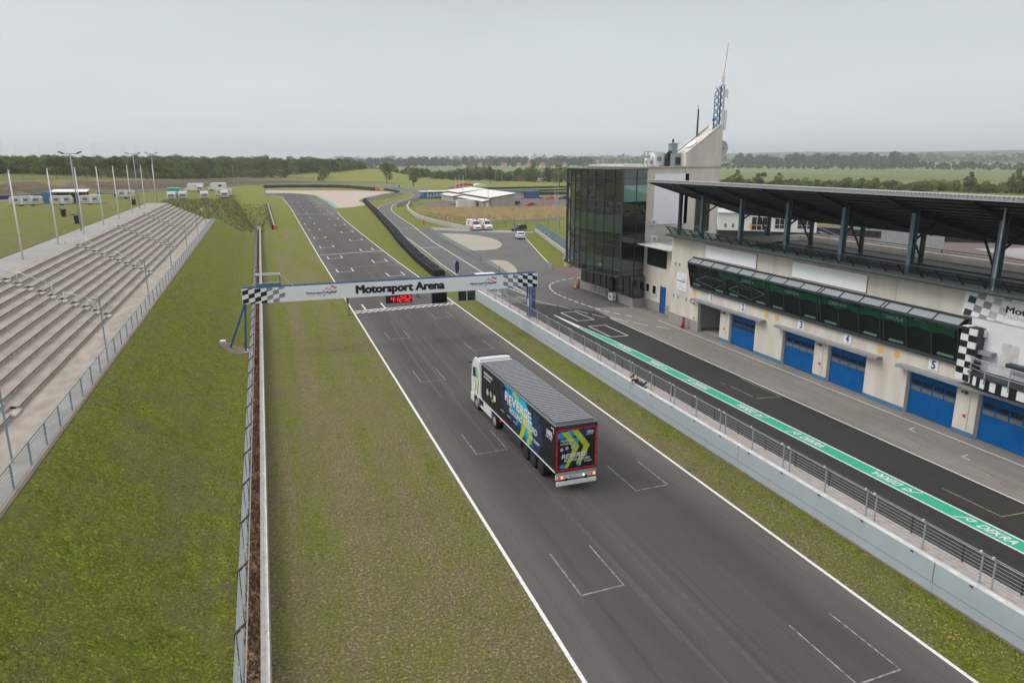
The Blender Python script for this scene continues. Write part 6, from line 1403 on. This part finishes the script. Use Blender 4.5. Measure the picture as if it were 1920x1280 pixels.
struct(MB().poly([(90,262),(122,262),(160,285),(175,330),(110,352),(97,300)], .03), 'car_park', 'redslab'); struct(MB().poly(smooth([(72,284),(66,292),(62,305),(64,318),(72,326),(84,322),(82,300),(80,284),(72,284)],4), .03), 'hall_yard', 'redslab')
for i, (pts, l) in enumerate([([(110,372),(135,368),(170,366),(240,372)],'black tyre wall line of the kart track, nearest one'),([(112,398),(150,380),(185,372),(250,376)],'black tyre wall line of the kart track, second from the front'),([(113,408),(150,412),(200,420),(260,430)],'black tyre wall line of the kart track, third from the front'),([(118,450),(160,455),(220,462),(300,470)],'black tyre wall line at the back of the kart track')]):
    t = thing('kart_barrier', l, 'tyre wall', (pts[0][0],pts[0][1],0), 'tyre walls of the kart track'); MB().wall(pts, 1.2, 0, [.9,1.1,1.0,1.2][i]).build('tyre_stack', 'black', t)
struct(MB().ribbon(smooth([(100,420),(130,405),(170,395),(250,402)],4), 9, .03).ribbon(smooth([(100,432),(140,436),(200,442),(260,452)],4), 8, .04).ribbon([(128,346),(165,352),(240,356)], 10, .03), 'kart_track', 'road')
struct(MB().poly([(118,480),(126,482),(150,545),(165,600),(158,602),(140,548)], .3), 'dirt_track', 'redslab')
for i, (x, y, c, l) in enumerate([(205,585,'orangek','orange tipper truck among the trees behind the kart track'),(221,575,'orange','orange excavator beside the red truck'),(235,560,'red','red truck parked behind the kart track'),(262,520,'orange','orange wheel loader at the right of the machine yard'),(273,512,'orangek','orange digger behind the right flag pole')]):
    z = hz(x, y); t = thing('work_machine', l, 'work machine', (x,y,z), 'machines parked beyond the kart track'); MB().box(x-3.5,x+2,y-1.3,y+1.3,z+1,z+2.6+(i==0)*1.4).build('bed', c, t); MB().box(x+2.1,x+4.2,y-1.2,y+1.2,z+.7,z+3.2).build('cab', 'white' if i == 0 else c, t); MB().box(x+3.0,x+4.25,y-1.25,y+1.25,z+2,z+3).build('window', 'darkwin', t)
    for wx in (-2.4,2.8): MB().cyl((x+wx,y-1.35,z+.6),(x+wx,y+1.35,z+.6),.6,n=12).build('wheel', 'black', t)
    if c == 'orange': MB().bar((x-2,y,z+2.5),(x-5,y,z+5.2),.5).bar((x-5,y,z+5.2),(x-7,y,z+2),.4).build('boom', c, t)
for i, (x, y, l) in enumerate([(215,560,'white and green van below the floodlight mast in the yard'),(247,545,'white and blue van in the machine yard')]): camper(l, (x,y,hz(x,y)), math.radians(180))
for i, (x, y, s) in enumerate([(123.5,322,'navy'),(124.6,321.6,'red'),(127.2,323,'orangek')]):
    t = thing('person', ['person in dark clothes left of a kart','person in red top standing beside another','person in orange overall next to the kart trailer'][i], 'person', (x,y,.03)); V = [(x,y,.95),(x,y,1.4),(x,y,1.52),(x,y,1.68),(x-.12,y,.5),(x-.14,y,.06),(x+.12,y,.5),(x+.14,y+.1,.06),(x-.24,y,1.12),(x-.26,y+.1,.85),(x+.24,y,1.12),(x+.24,y+.15,.9)]
    me = bpy.data.meshes.new('body'); me.from_pydata([(a-x,b-y,c-.03) for a,b,c in V], [(0,1),(1,2),(2,3),(0,4),(4,5),(0,6),(6,7),(1,8),(8,9),(1,10),(10,11)], []); me.materials.append(M[s]); o = bpy.data.objects.new('body', me); COL.objects.link(o); o.parent = t; o.modifiers.new('skin','SKIN')
    for j, r in enumerate([.16,.17,.06,.11,.09,.06,.09,.06,.055,.045,.055,.045]): me.skin_vertices[0].data[j].radius = (r,r)
    me.skin_vertices[0].data[0].use_root = True
# paddock behind the pit building
t = thing('white_office', 'white flat building with dark windows seen under the stand roof', 'building', (88,120,0))
a = Vector((98.7,143.3,0)); b = Vector((114.6,129.5,0)); d = (b-a).normalized(); n = Vector((-d.y*-1, d.x*-1, 0)); n = Vector((.55,.83,0))
q = Vector((0,0,2.5)); m = MB().prism([tuple(a+q),tuple(b+q),tuple(b+n*14+q),tuple(a+n*14+q)], (0,0,3.8)); m.build('wall', 'white', t); MB().prism([tuple(a+n),tuple(b+n-d),tuple(b+n*13-d),tuple(a+n*13)], (0,0,2.5)).build('undercroft_shade', 'dsteel', t); MB().prism([tuple(a-n*.4-d*.5+Vector((0,0,6.3))),tuple(b-n*.4+d*.5+Vector((0,0,6.3))),tuple(b+n*14.4+d*.5+Vector((0,0,6.3))),tuple(a+n*14.4-d*.5+Vector((0,0,6.3)))], (0,0,.25)).build('roof', 'lgrey', t)  # dark block under the wall stands in for the shadow below the raised storey
L = (b-a).length; nf = Vector((d.y, -d.x, 0))
for u0, u1, z0, z1 in ((.35,.51,2.7,5.7),(.585,.73,3.2,5.5),(.81,.95,3.3,5.4)):
    c = a+d*L*(u0+u1)/2; f = MB().obox(c+nf*.04+Vector((0,0,(z0+z1)/2)), d*L*(u1-u0)/2, nf*.03, (0,0,(z1-z0)/2)).build('window', 'white', t)
    for k in range(3):
        cc = a+d*L*(u0+(u1-u0)*(k+.5)/3); 
        for za, zb in ((z0+.1,z0+(z1-z0)*.35),(z0+(z1-z0)*.4,z1-.1)): MB().obox(cc+nf*.09+Vector((0,0,(za+zb)/2)), d*L*(u1-u0)/6.8, nf*.02, (0,0,(zb-za)/2)).build('pane', 'darkwin', f)
for u in (.08,.16): MB().obox(a+d*L*u+nf*.03+Vector((0,0,3.6)), d*.25, nf*.03, (0,0,.4)).build('small_window', 'greywin', t)
MB().cyl(a+d*L*.37+nf*.02+Vector((0,0,3.6)), a+d*L*.37+nf*.1+Vector((0,0,3.6)), .9, n=20).build('round_sign', 'orange', t)
t = thing('steel_stairs', 'outside steel stairs at the right end of the white building', 'stairs', (116,128,0)); m = MB()
for z in (0,1.0): m.bar((114.9,129.3,2.8+z),(119.5,124.5,.1+z),.08)
m.bar((115.7,130.1,2.8),(120.3,125.3,.1),.08)
for i in range(12): u = i/12; m.box(114.9+4.6*u,116+4.6*u,129-4.8*u,129.7-4.8*u,2.7-2.6*u,2.75-2.6*u)
m.build('stair_frame', 'steel', t)
struct(MB().poly([(60,-40),(60,100),(66,112),(80,122),(150,170),(260,160),(420,60),(300,-40)], .02), 'paddock', 'redslab')
struct(MB().poly([(140,112),(158,108),(240,60),(200,0),(110,40)], .035), 'paddock_patch', 'plaza'); struct(MB().poly([(143,146),(147,156),(160,162),(250,150),(330,80),(300,70),(235,105),(170,128),(150,137)], .04), 'inner_track', 'road'); struct(MB().poly([(120,190),(146,166),(165,166),(260,156),(410,60),(600,100),(500,300),(180,260)], .05), 'dry_meadow', 'terrain')
t = thing('paddock_barrier', 'long dark tyre barrier across the paddock behind the stand', 'tyre wall', (150,120,0)); MB().wall([(126,165),(136,141),(138.3,136),(146,124),(156,117),(185,100),(240,70)], 1.2, 0, 1.6).build('tyre_stack', 'black', t)
t = thing('grey_screen', 'large plain grey board behind the stand between two rear posts', 'screen', (123,112,0)); MB().obox((123.3,112.4,2.9),(2.1,-5.7,0),(.05,.02,0),(0,0,1.9)).build('board', 'grey', t); MB().bar((121.4,118,0),(121.4,118,4.7),.2).bar((125.5,107,0),(125.5,107,4.7),.2).build('post', 'dsteel', t)
# far houses
for i, (az, px, w, l) in enumerate([(14.6,902,9,'small red roofed house left of the village'),(17.9,946,12,'orange roofed house with a pale gable in the village'),(20.1,973,7,'narrow red roofed house in the village'),(21.3,991,11,'dark red roofed house in the middle of the village'),(23.0,1016,10,'house with red roof half hidden by trees'),(27.0,1056,8,'red roofed house just left of the glass tower'),(31.8,1128,12,'house with red roof above the glass tower')]):
    th = math.atan2((px-960)/1353.17, 1)+.3273; R_ = 1580; x = R_*math.sin(th); y = R_*math.cos(th); z = hz(x, y)
    t = thing('village_house', l, 'house', (x,y,z), 'houses of the far village'); MB().box(x-w*.45,x+w*.45,y-5,y+5,z-1,z+5).build('wall', 'render', t); MB().prism([(x-w*.52,y-5.5,z+5),(x-w*.52,y+5.5,z+5),(x-w*.52,y,z+9.5)], (w*1.04,0,0)).build('roof', 'tile', t)
t = thing('white_block', 'white flat block above the village trees', 'building', (600,1600,10)); th = math.atan2((999-960)/1353.17, 1)+.3273; x, y = 1700*math.sin(th), 1700*math.cos(th); MB().box(x-8,x+8,y-8,y+8,hz(x,y),hz(x,y)+23).build('wall', 'white', t)
# wind turbines
tb = None
for i, (px, dz) in enumerate([(4,28),(36,47),(61,26),(104,46),(138,40),(150,34),(201,37),(205,30),(253,38),(258,30),(278,36)]):
    th = math.atan2((px-960)/1353.17, 1)+.3273; R_ = 6500; x = R_*math.sin(th); y = R_*math.cos(th); z = hz(x, y)
    if tb is None:
        tb = thing('wind_turbine', 'faint wind turbine on the horizon above the left wood', 'wind turbine', (x,y,z), 'wind turbines on the horizon')
        MB().cyl((x,y,z),(x,y,z+110),2.5,1.5,8).build('tower', 'lgrey', tb); MB().box(x-3,x+3,y-5,y+4,z+108,z+113).build('nacelle', 'lgrey', tb)
        for a in (.5, 2.6, 4.7): MB().bar((x,y-6,z+110),(x+38*math.cos(a),y-6,z+110+38*math.sin(a)),1.8,.6).build('blade', 'lgrey', tb)
    else: dup(tb, (x,y,z-20+dz*.3), .3*i, None)
# ================================================================ vegetation
def crown_mesh(mb, c, R, H, n, leaf, lobes, rs, flat=.9):
    L = []
    for i in range(lobes):
        a = rs.uniform(0, 2*math.pi); h = rs.uniform(-.85, 1); rr = math.sqrt(max(0, 1-abs(h)**2.2))*rs.uniform(.25, .75)
        L.append((c[0]+R*rr*math.cos(a), c[1]+R*rr*math.sin(a), c[2]+H*.5*h*.8, rs.uniform(.28, .48)*R))
    for i in range(n):
        l = L[rs.integers(lobes)]
        v = rs.normal(size=3); v /= np.linalg.norm(v); v[2] = v[2]*flat
        if v[2] < -.3 and rs.random() < .5: v[2] = -v[2]
        r = l[3]*rs.uniform(.72, 1.12); p = Vector((l[0]+v[0]*r, l[1]+v[1]*r, l[2]+v[2]*r))
        nn = Vector(v+rs.normal(size=3)*.45).normalized(); a = nn.orthogonal().normalized(); b = nn.cross(a); an = rs.uniform(0, 3.14); a, b = a*math.cos(an)+b*math.sin(an), b*math.cos(an)-a*math.sin(an); s = leaf*rs.uniform(.6, 1.3)
        mb.add([p-a*s, p-b*s*.6+nn*s*.1, p+a*s, p+b*s*.6], [(0,1,2,3)])
def tree_proto(name, label, cat, group, H, R, n, leaf, lobes, m_, seed, trunk=True, low=False):
    rs = np.random.default_rng(seed); t = thing(name, label, cat, (0,0,0), group)
    if trunk:
        b = MB(); b.cyl((0,0,-.6),(0,0,H*.42),H*.026,H*.016,7,False)
        for i in range(4): a = i*1.6+rs.uniform(0,1); b.cyl((0,0,H*(.25+.05*i)),(R*.5*math.cos(a),R*.5*math.sin(a),H*(.5+.06*i)),H*.012,H*.005,5,False)
        b.build('trunk', 'bark', t, fix=False)
    mb = MB(); crown_mesh(mb, (0,0,H*(.57 if trunk and not low else .42)), R, H*(.82 if trunk and not low else .95), n, leaf, lobes, rs); mb.build('crown', m_, t, fix=False)
    return t
TREES = [tree_proto('broadleaf_tree', '', 'tree', None, 11, 3.6+.5*i, 900, .42, 12, 'leaf' if i != 1 else 'leafd', 20+i) for i in range(4)]
pass
BUSH = [tree_proto('bush', '', 'bush', None, 3.2, 2.4, 520, .26, 8, 'leaf' if i else 'leafd', 40+i, False) for i in range(3)]
pass
used = set()
def plant(protos, k, x, y, s, label, group, cat=None, dz=0, name=None, sc=None):
    p = protos[k % len(protos)]; z = hz(x, y)+dz; sc3 = sc or (s, s, s*random.uniform(.9, 1.12))
    if p.name not in used: o = p; used.add(p.name); o.location = (x,y,z); o.rotation_euler = (0,0,random.uniform(0,6.28)); o.scale = sc3
    else: o = dup(p, (x,y,z), random.uniform(0,6.28), None, sc3)
    o['label'] = label
    if group: o['group'] = group
    elif 'group' in o: del o['group']
    if cat: o['category'] = cat
    return o
# dense wood behind the bank (left)
cnt = 0
def gp_at(s, off):                    # point along the guard line, s in index units
    i = int(min(s, len(G)-2)); f = s-i; a, b = G[i], G[i+1]; d = Vector((b[0]-a[0], b[1]-a[1])).normalized(); nn = Vector((-d.y, d.x))
    return a[0]+(b[0]-a[0])*f+nn.x*off, a[1]+(b[1]-a[1])*f+nn.y*off
def ray(px, R_): th = math.atan2((px-960)/1353.17, 1.0)+.3273; return R_*math.sin(th), R_*math.cos(th)
WOOD = 'broadleaf tree in the dense wood behind the brown bank'
WT_ = [tree_proto('broadleaf_tree', '', 'tree', None, 11, 4.6, 1250, .42, 15, 'leaf' if i != 1 else 'leafd', 60+i, True, True) for i in range(3)]
for row in range(4):
    n = 68
    for i in range(n):
        px = -45+i*(735/n)+random.uniform(-6, 6)
        R0 = np.interp(px, [-40,100,250,340,405,460,532,640,690], [400,430,455,490,565,655,675,672,665])+row*np.interp(px, [0,500,640], [14,16,12])+random.uniform(-6, 6)
        x, y = ray(px, R0); dep = R0*math.cos(math.atan2((px-960)/1353.17, 1.0))
        yt = np.interp(px, [-40,60,200,300,420,470,560,600,640,690], [291,289.5,291,290,293,291,294,294.5,297,301])+(3-row)*1.3+random.uniform(-2.6, 3.6)
        s = max(.5, (CH+(301.2-yt)*dep/1353-hz(x, y))/10.9)
        plant(WT_, random.randrange(3), x, y, s, WOOD, 'trees of the dense wood', sc=(s*random.uniform(.8,1.1),)*2+(s,))
HEDGE = 'low bush in the hedge line along the foot of the wood'
for i in range(60):
    px = -20+i*9.5+random.uniform(-4, 4)
    if px > 545: break
    R0 = np.interp(px, [-40,100,250,340,405,460,560], [378,400,425,458,530,622,640]); x, y = ray(px, R0)
    plant(BUSH, random.randrange(3), x, y, random.uniform(1.0,1.5) if px < 420 else random.uniform(1.8,2.3), HEDGE, 'hedge bushes in front of the wood')
# shrubs and single trees around the hill and the kart area
for px, R0, s, l in ((620,640,1.9,'round bush at the right end of the wood'),(612,620,.9,'small bush alone on the bank'),(680,760,1.3,'lone round tree on the skyline behind the hill'),(709,800,1.4,'pale round tree in front of the far tree line')): plant(BUSH, 1, *ray(px, R0), s*1.6, l, None, 'tree')
plant(TREES, 3, *ray(731, 585), 1.45, 'dark round tree above the dark blue container', None); plant(TREES, 0, *ray(780, 500), 1.45, 'freestanding round tree beside the pit exit road', None)
plant(TREES, 2, *ray(1000, 590), 1.25, 'tall tree sticking out above the shrubs behind the machine yard', None); plant(TREES, 1, *ray(921, 560), 1.2, 'dark green tree left of the orange tipper truck', None); plant(TREES, 2, *ray(1047, 520), 1.3, 'dense tree behind the orange digger', None)
SH = 'shrub in the thicket beyond the kart track'
for i in range(128):
    px = random.uniform(640, 1075); R0 = np.interp(px, [640,760,870,1075], [690,640,625,585])+random.uniform(0, 90)
    x, y = ray(px, R0); plant(BUSH, random.randrange(3), x, y, random.uniform(.9,1.9)*(1.9 if px > 850 else 1.35), SH, 'shrubs beyond the kart track')
FB = 'dark bush on the near edge of the green field'
for i in range(104):
    px = 1340+i*5.9+random.uniform(-3,3); R0 = np.interp(px, [1340,1960], [515,480])+random.uniform(-10, 14); x, y = ray(px, R0)
    plant(BUSH, random.randrange(3), x, y, random.uniform(1.0,2.1), FB, 'bushes on the field edge')
for px, R0, s, l in ((1372,505,1.1,'first small tree right of the slanted fin'),(1415,505,1.05,'yellowish round tree, second right of the fin'),(1450,500,1.0,'third tree right of the fin'),(1800,475,.95,'small tree above the stand roof, right of centre'),(1885,470,1.15,'broad dark tree near the right picture edge')): plant(TREES, 1 if px != 1415 else 0, *ray(px, R0), s, l, None)
# far tree lines (one mass each)
def treeline(name, label, px0, px1, R0, dR, n, hmin, hmax, m_, wfac=.45, seed=5, leafs=70):
    rs = np.random.default_rng(seed); mb = MB()
    for i in range(n):
        px = px0+(px1-px0)*(i+rs.uniform(-.5,.5))/n; R_ = R0+rs.uniform(0, dR); x, y = ray(px, R_); z = hz(x, y); H = rs.uniform(hmin, hmax)
        crown_mesh(mb, (x,y,z+H*.50), H*wfac*rs.uniform(.8,1.3), H*1.0, leafs*2, H*.13, 7, rs)
    o = single(mb, name, m_, label, 'trees', kind='stuff', fix=False)
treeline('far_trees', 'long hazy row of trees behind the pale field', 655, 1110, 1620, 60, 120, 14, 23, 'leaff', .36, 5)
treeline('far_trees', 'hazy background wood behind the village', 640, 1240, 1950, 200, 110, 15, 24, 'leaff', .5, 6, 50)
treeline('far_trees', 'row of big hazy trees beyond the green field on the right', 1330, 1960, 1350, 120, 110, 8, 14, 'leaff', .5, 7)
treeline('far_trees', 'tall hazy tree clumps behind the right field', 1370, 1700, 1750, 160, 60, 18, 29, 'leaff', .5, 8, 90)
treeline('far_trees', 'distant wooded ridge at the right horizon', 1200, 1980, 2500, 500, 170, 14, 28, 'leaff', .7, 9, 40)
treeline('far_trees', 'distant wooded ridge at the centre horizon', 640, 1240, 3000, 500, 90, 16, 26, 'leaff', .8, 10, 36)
# reeds: tan strip beside the ambulances
def reeds():
    mb = MB(); A = [(53.2,268),(54.5,240),(55.8,221),(70,219),(88,219),(100,226),(118,258),(111,263),(84,270),(60,273)]
    from mathutils.geometry import intersect_point_line
    def inside(x, y):
        c = False; j = len(A)-1
        for i in range(len(A)):
            if (A[i][1] > y) != (A[j][1] > y) and x < (A[j][0]-A[i][0])*(y-A[i][1])/(A[j][1]-A[i][1])+A[i][0]: c = not c
            j = i
        return c
    n = 0
    while n < 16000:
        x = rng.uniform(53, 118); y = rng.uniform(218, 273)
        if not inside(x, y): continue
        n += 1; a = rng.uniform(0, 3.14); s = rng.uniform(.08, .2); h = rng.uniform(.7, 1.5); d = Vector((math.cos(a), math.sin(a), 0))*s; c = Vector((x, y, 0)); l = Vector((rng.uniform(-.3,.3), rng.uniform(-.3,.3), h)); mb.add([c-d, c+d, c+l], [(0,1,2)])
    single(mb, 'tan_reeds', 'tan', 'band of dry tan reeds behind the ambulances', 'reeds', kind='stuff', fix=False)
    struct(MB().poly(A, .03), 'reed_bed', 'tan')
reeds()
lattice('dark wire fence in front of the tan reeds', [(50.2,236),(51.5,219),(58,199),(66,192),(77,186)], 0, 1.9, 'dsteel', 3.0); lattice('thin wire fence between the reeds and the kart hall', [(70,274),(95,268),(120,262),(150,262)], 0, 2.0, 'dsteel', 3.4)
single(MB().wall([(57,205),(72,207),(90,214)], .3, .3, .9), 'guard_rail', 'steel', 'long low steel guard rail below the tan reeds', 'barrier')
# grass tufts on the near bank and verges
def tufts():
    for nm, a, b, k, N in (('grass blades', (.26,.32,.035), (.09,.13,.015), 0, 52000), ('dry grass blades', (.50,.43,.23), (.20,.19,.06), 1, 30000)):
        M[nm] = mat(nm, a, .9, scale=5, col2=b, coord='World'); mb = MB()
        X = np.where(rng.random(N) < (.78 if k == 0 else .25), rng.uniform(-10.3, -2.4, N), rng.uniform(-.9, 9.3, N)); Y = 13+(rng.random(N)**1.6)*75
        r = rng.random(N) < .16; X[r] = rng.uniform(23.3, 25.9, r.sum())
        Z = height(X, Y); cl = np.sin(X*1.7+np.sin(Y*.9)*2)+np.sin(Y*1.4+X*.6)+rng.normal(size=N)
        for x, y, z, c in zip(X, Y, Z, cl):
            if c < -.6: continue
            an = rng.uniform(0, 6.28); s = rng.uniform(.012, .035); h = rng.uniform(.03, .10)*(1.3 if c > 1.5 else 1); d = Vector((math.cos(an), math.sin(an), 0))*s; l = Vector((rng.uniform(-.07,.07), rng.uniform(-.07,.07), h)); p = Vector((x, y, z-.01)); mb.add([p-d, p+d, p+l], [(0,1,2)])
        single(mb, 'grass_tufts', nm, ['green grass tufts on the bank and verges','dry grass tufts on the bank and verges'][k], 'grass', kind='stuff', fix=False)
tufts()
def bare(cx_, cy_, r, seed):
    rs = np.random.default_rng(seed); n = 22; mb = MB(); c = (cx_, cy_, hz(cx_, cy_)+.03); rings = [[(cx_+r*f*(1+.35*(rs.random()-.5))*math.cos(2*math.pi*i/n), cy_+1.5*r*f*(1+.35*(rs.random()-.5))*math.sin(2*math.pi*i/n)) for i in range(n)] for f in (.5, 1)]
    V = [c]+[(x, y, hz(x, y)+.03) for R_ in rings for x, y in R_]
    mb.add(V, [(0,1+i,1+(i+1) % n) for i in range(n)]+[(1+i,1+n+i,1+n+(i+1) % n,1+(i+1) % n) for i in range(n)]); o = mb.build('bare_soil', 'soil', fix=False); o['kind'] = 'structure'
bare(-3.9, 73.2, 1.2, 1)
def weeds_mound():
    M['weedg'] = mat('tall weeds', (.19,.21,.05), .9, scale=.5, col2=(.30,.27,.11), coord='World'); mb = MB(); n = 0
    while n < 9000:
        if rng.random() < .6: x = rng.uniform(-26, 0); y = rng.uniform(199, 226)
        else: x = rng.uniform(-12, 3); y = rng.uniform(222, 330)
        n += 1
        W_.append((x, y))
    XY = np.array(W_); Z = height(XY[:,0], XY[:,1])
    for (x, y), z in zip(W_, Z):
        if z < .3 and rng.random() < .8: continue
        a = rng.uniform(0, 3.14); s = rng.uniform(.1, .3); h = rng.uniform(.3, .9); d = Vector((math.cos(a), math.sin(a), 0))*s; c = Vector((x, y, z-.05)); mb.add([c-d, c+d, c+Vector((rng.uniform(-.3,.3), rng.uniform(-.3,.3), h))], [(0,1,2)])
    single(mb, 'tall_weeds', 'weedg', 'tall weeds on the mound beyond the terrace', 'weeds', kind='stuff', fix=False)
W_ = []
weeds_mound()
def flowers():
    M['yflower'] = mat('yellow flower heads', (.75,.5,.03), .8); mb = MB()
    for cx_, cy_, n, r in ((24.3,17.9,34,.8),(24.9,14.6,14,.6)):
        for i in range(n): x = min(cx_+rng.normal()*r*.4, 25.9); y = cy_+rng.normal()*r*.6; z = .06+rng.random()*.05; mb.box(x-.014,x+.014,y-.014,y+.014,z,z+.02)
    single(mb, 'yellow_flowers', 'yflower', 'small yellow wild flowers on the green strip beside the pit wall', 'flowers', kind='stuff', fix=False)
flowers()
# ================================================================ haze
def haze():
    m = bpy.data.materials.new('haze'); m.use_nodes = True; nt = m.node_tree; nt.nodes.clear(); o = nt.nodes.new('ShaderNodeOutputMaterial'); v = nt.nodes.new('ShaderNodeVolumePrincipled')
    v.inputs['Color'].default_value = (.93,.97,1,1); v.inputs['Density'].default_value = HAZE; v.inputs['Anisotropy'].default_value = .2; nt.links.new(v.outputs[0], o.inputs['Volume'])
    mb = MB().box(-9200, 9200, -400, 10700, -2, 190); o = mb.build('haze', m); o['kind'] = 'stuff'
HAZE = .00019
haze()
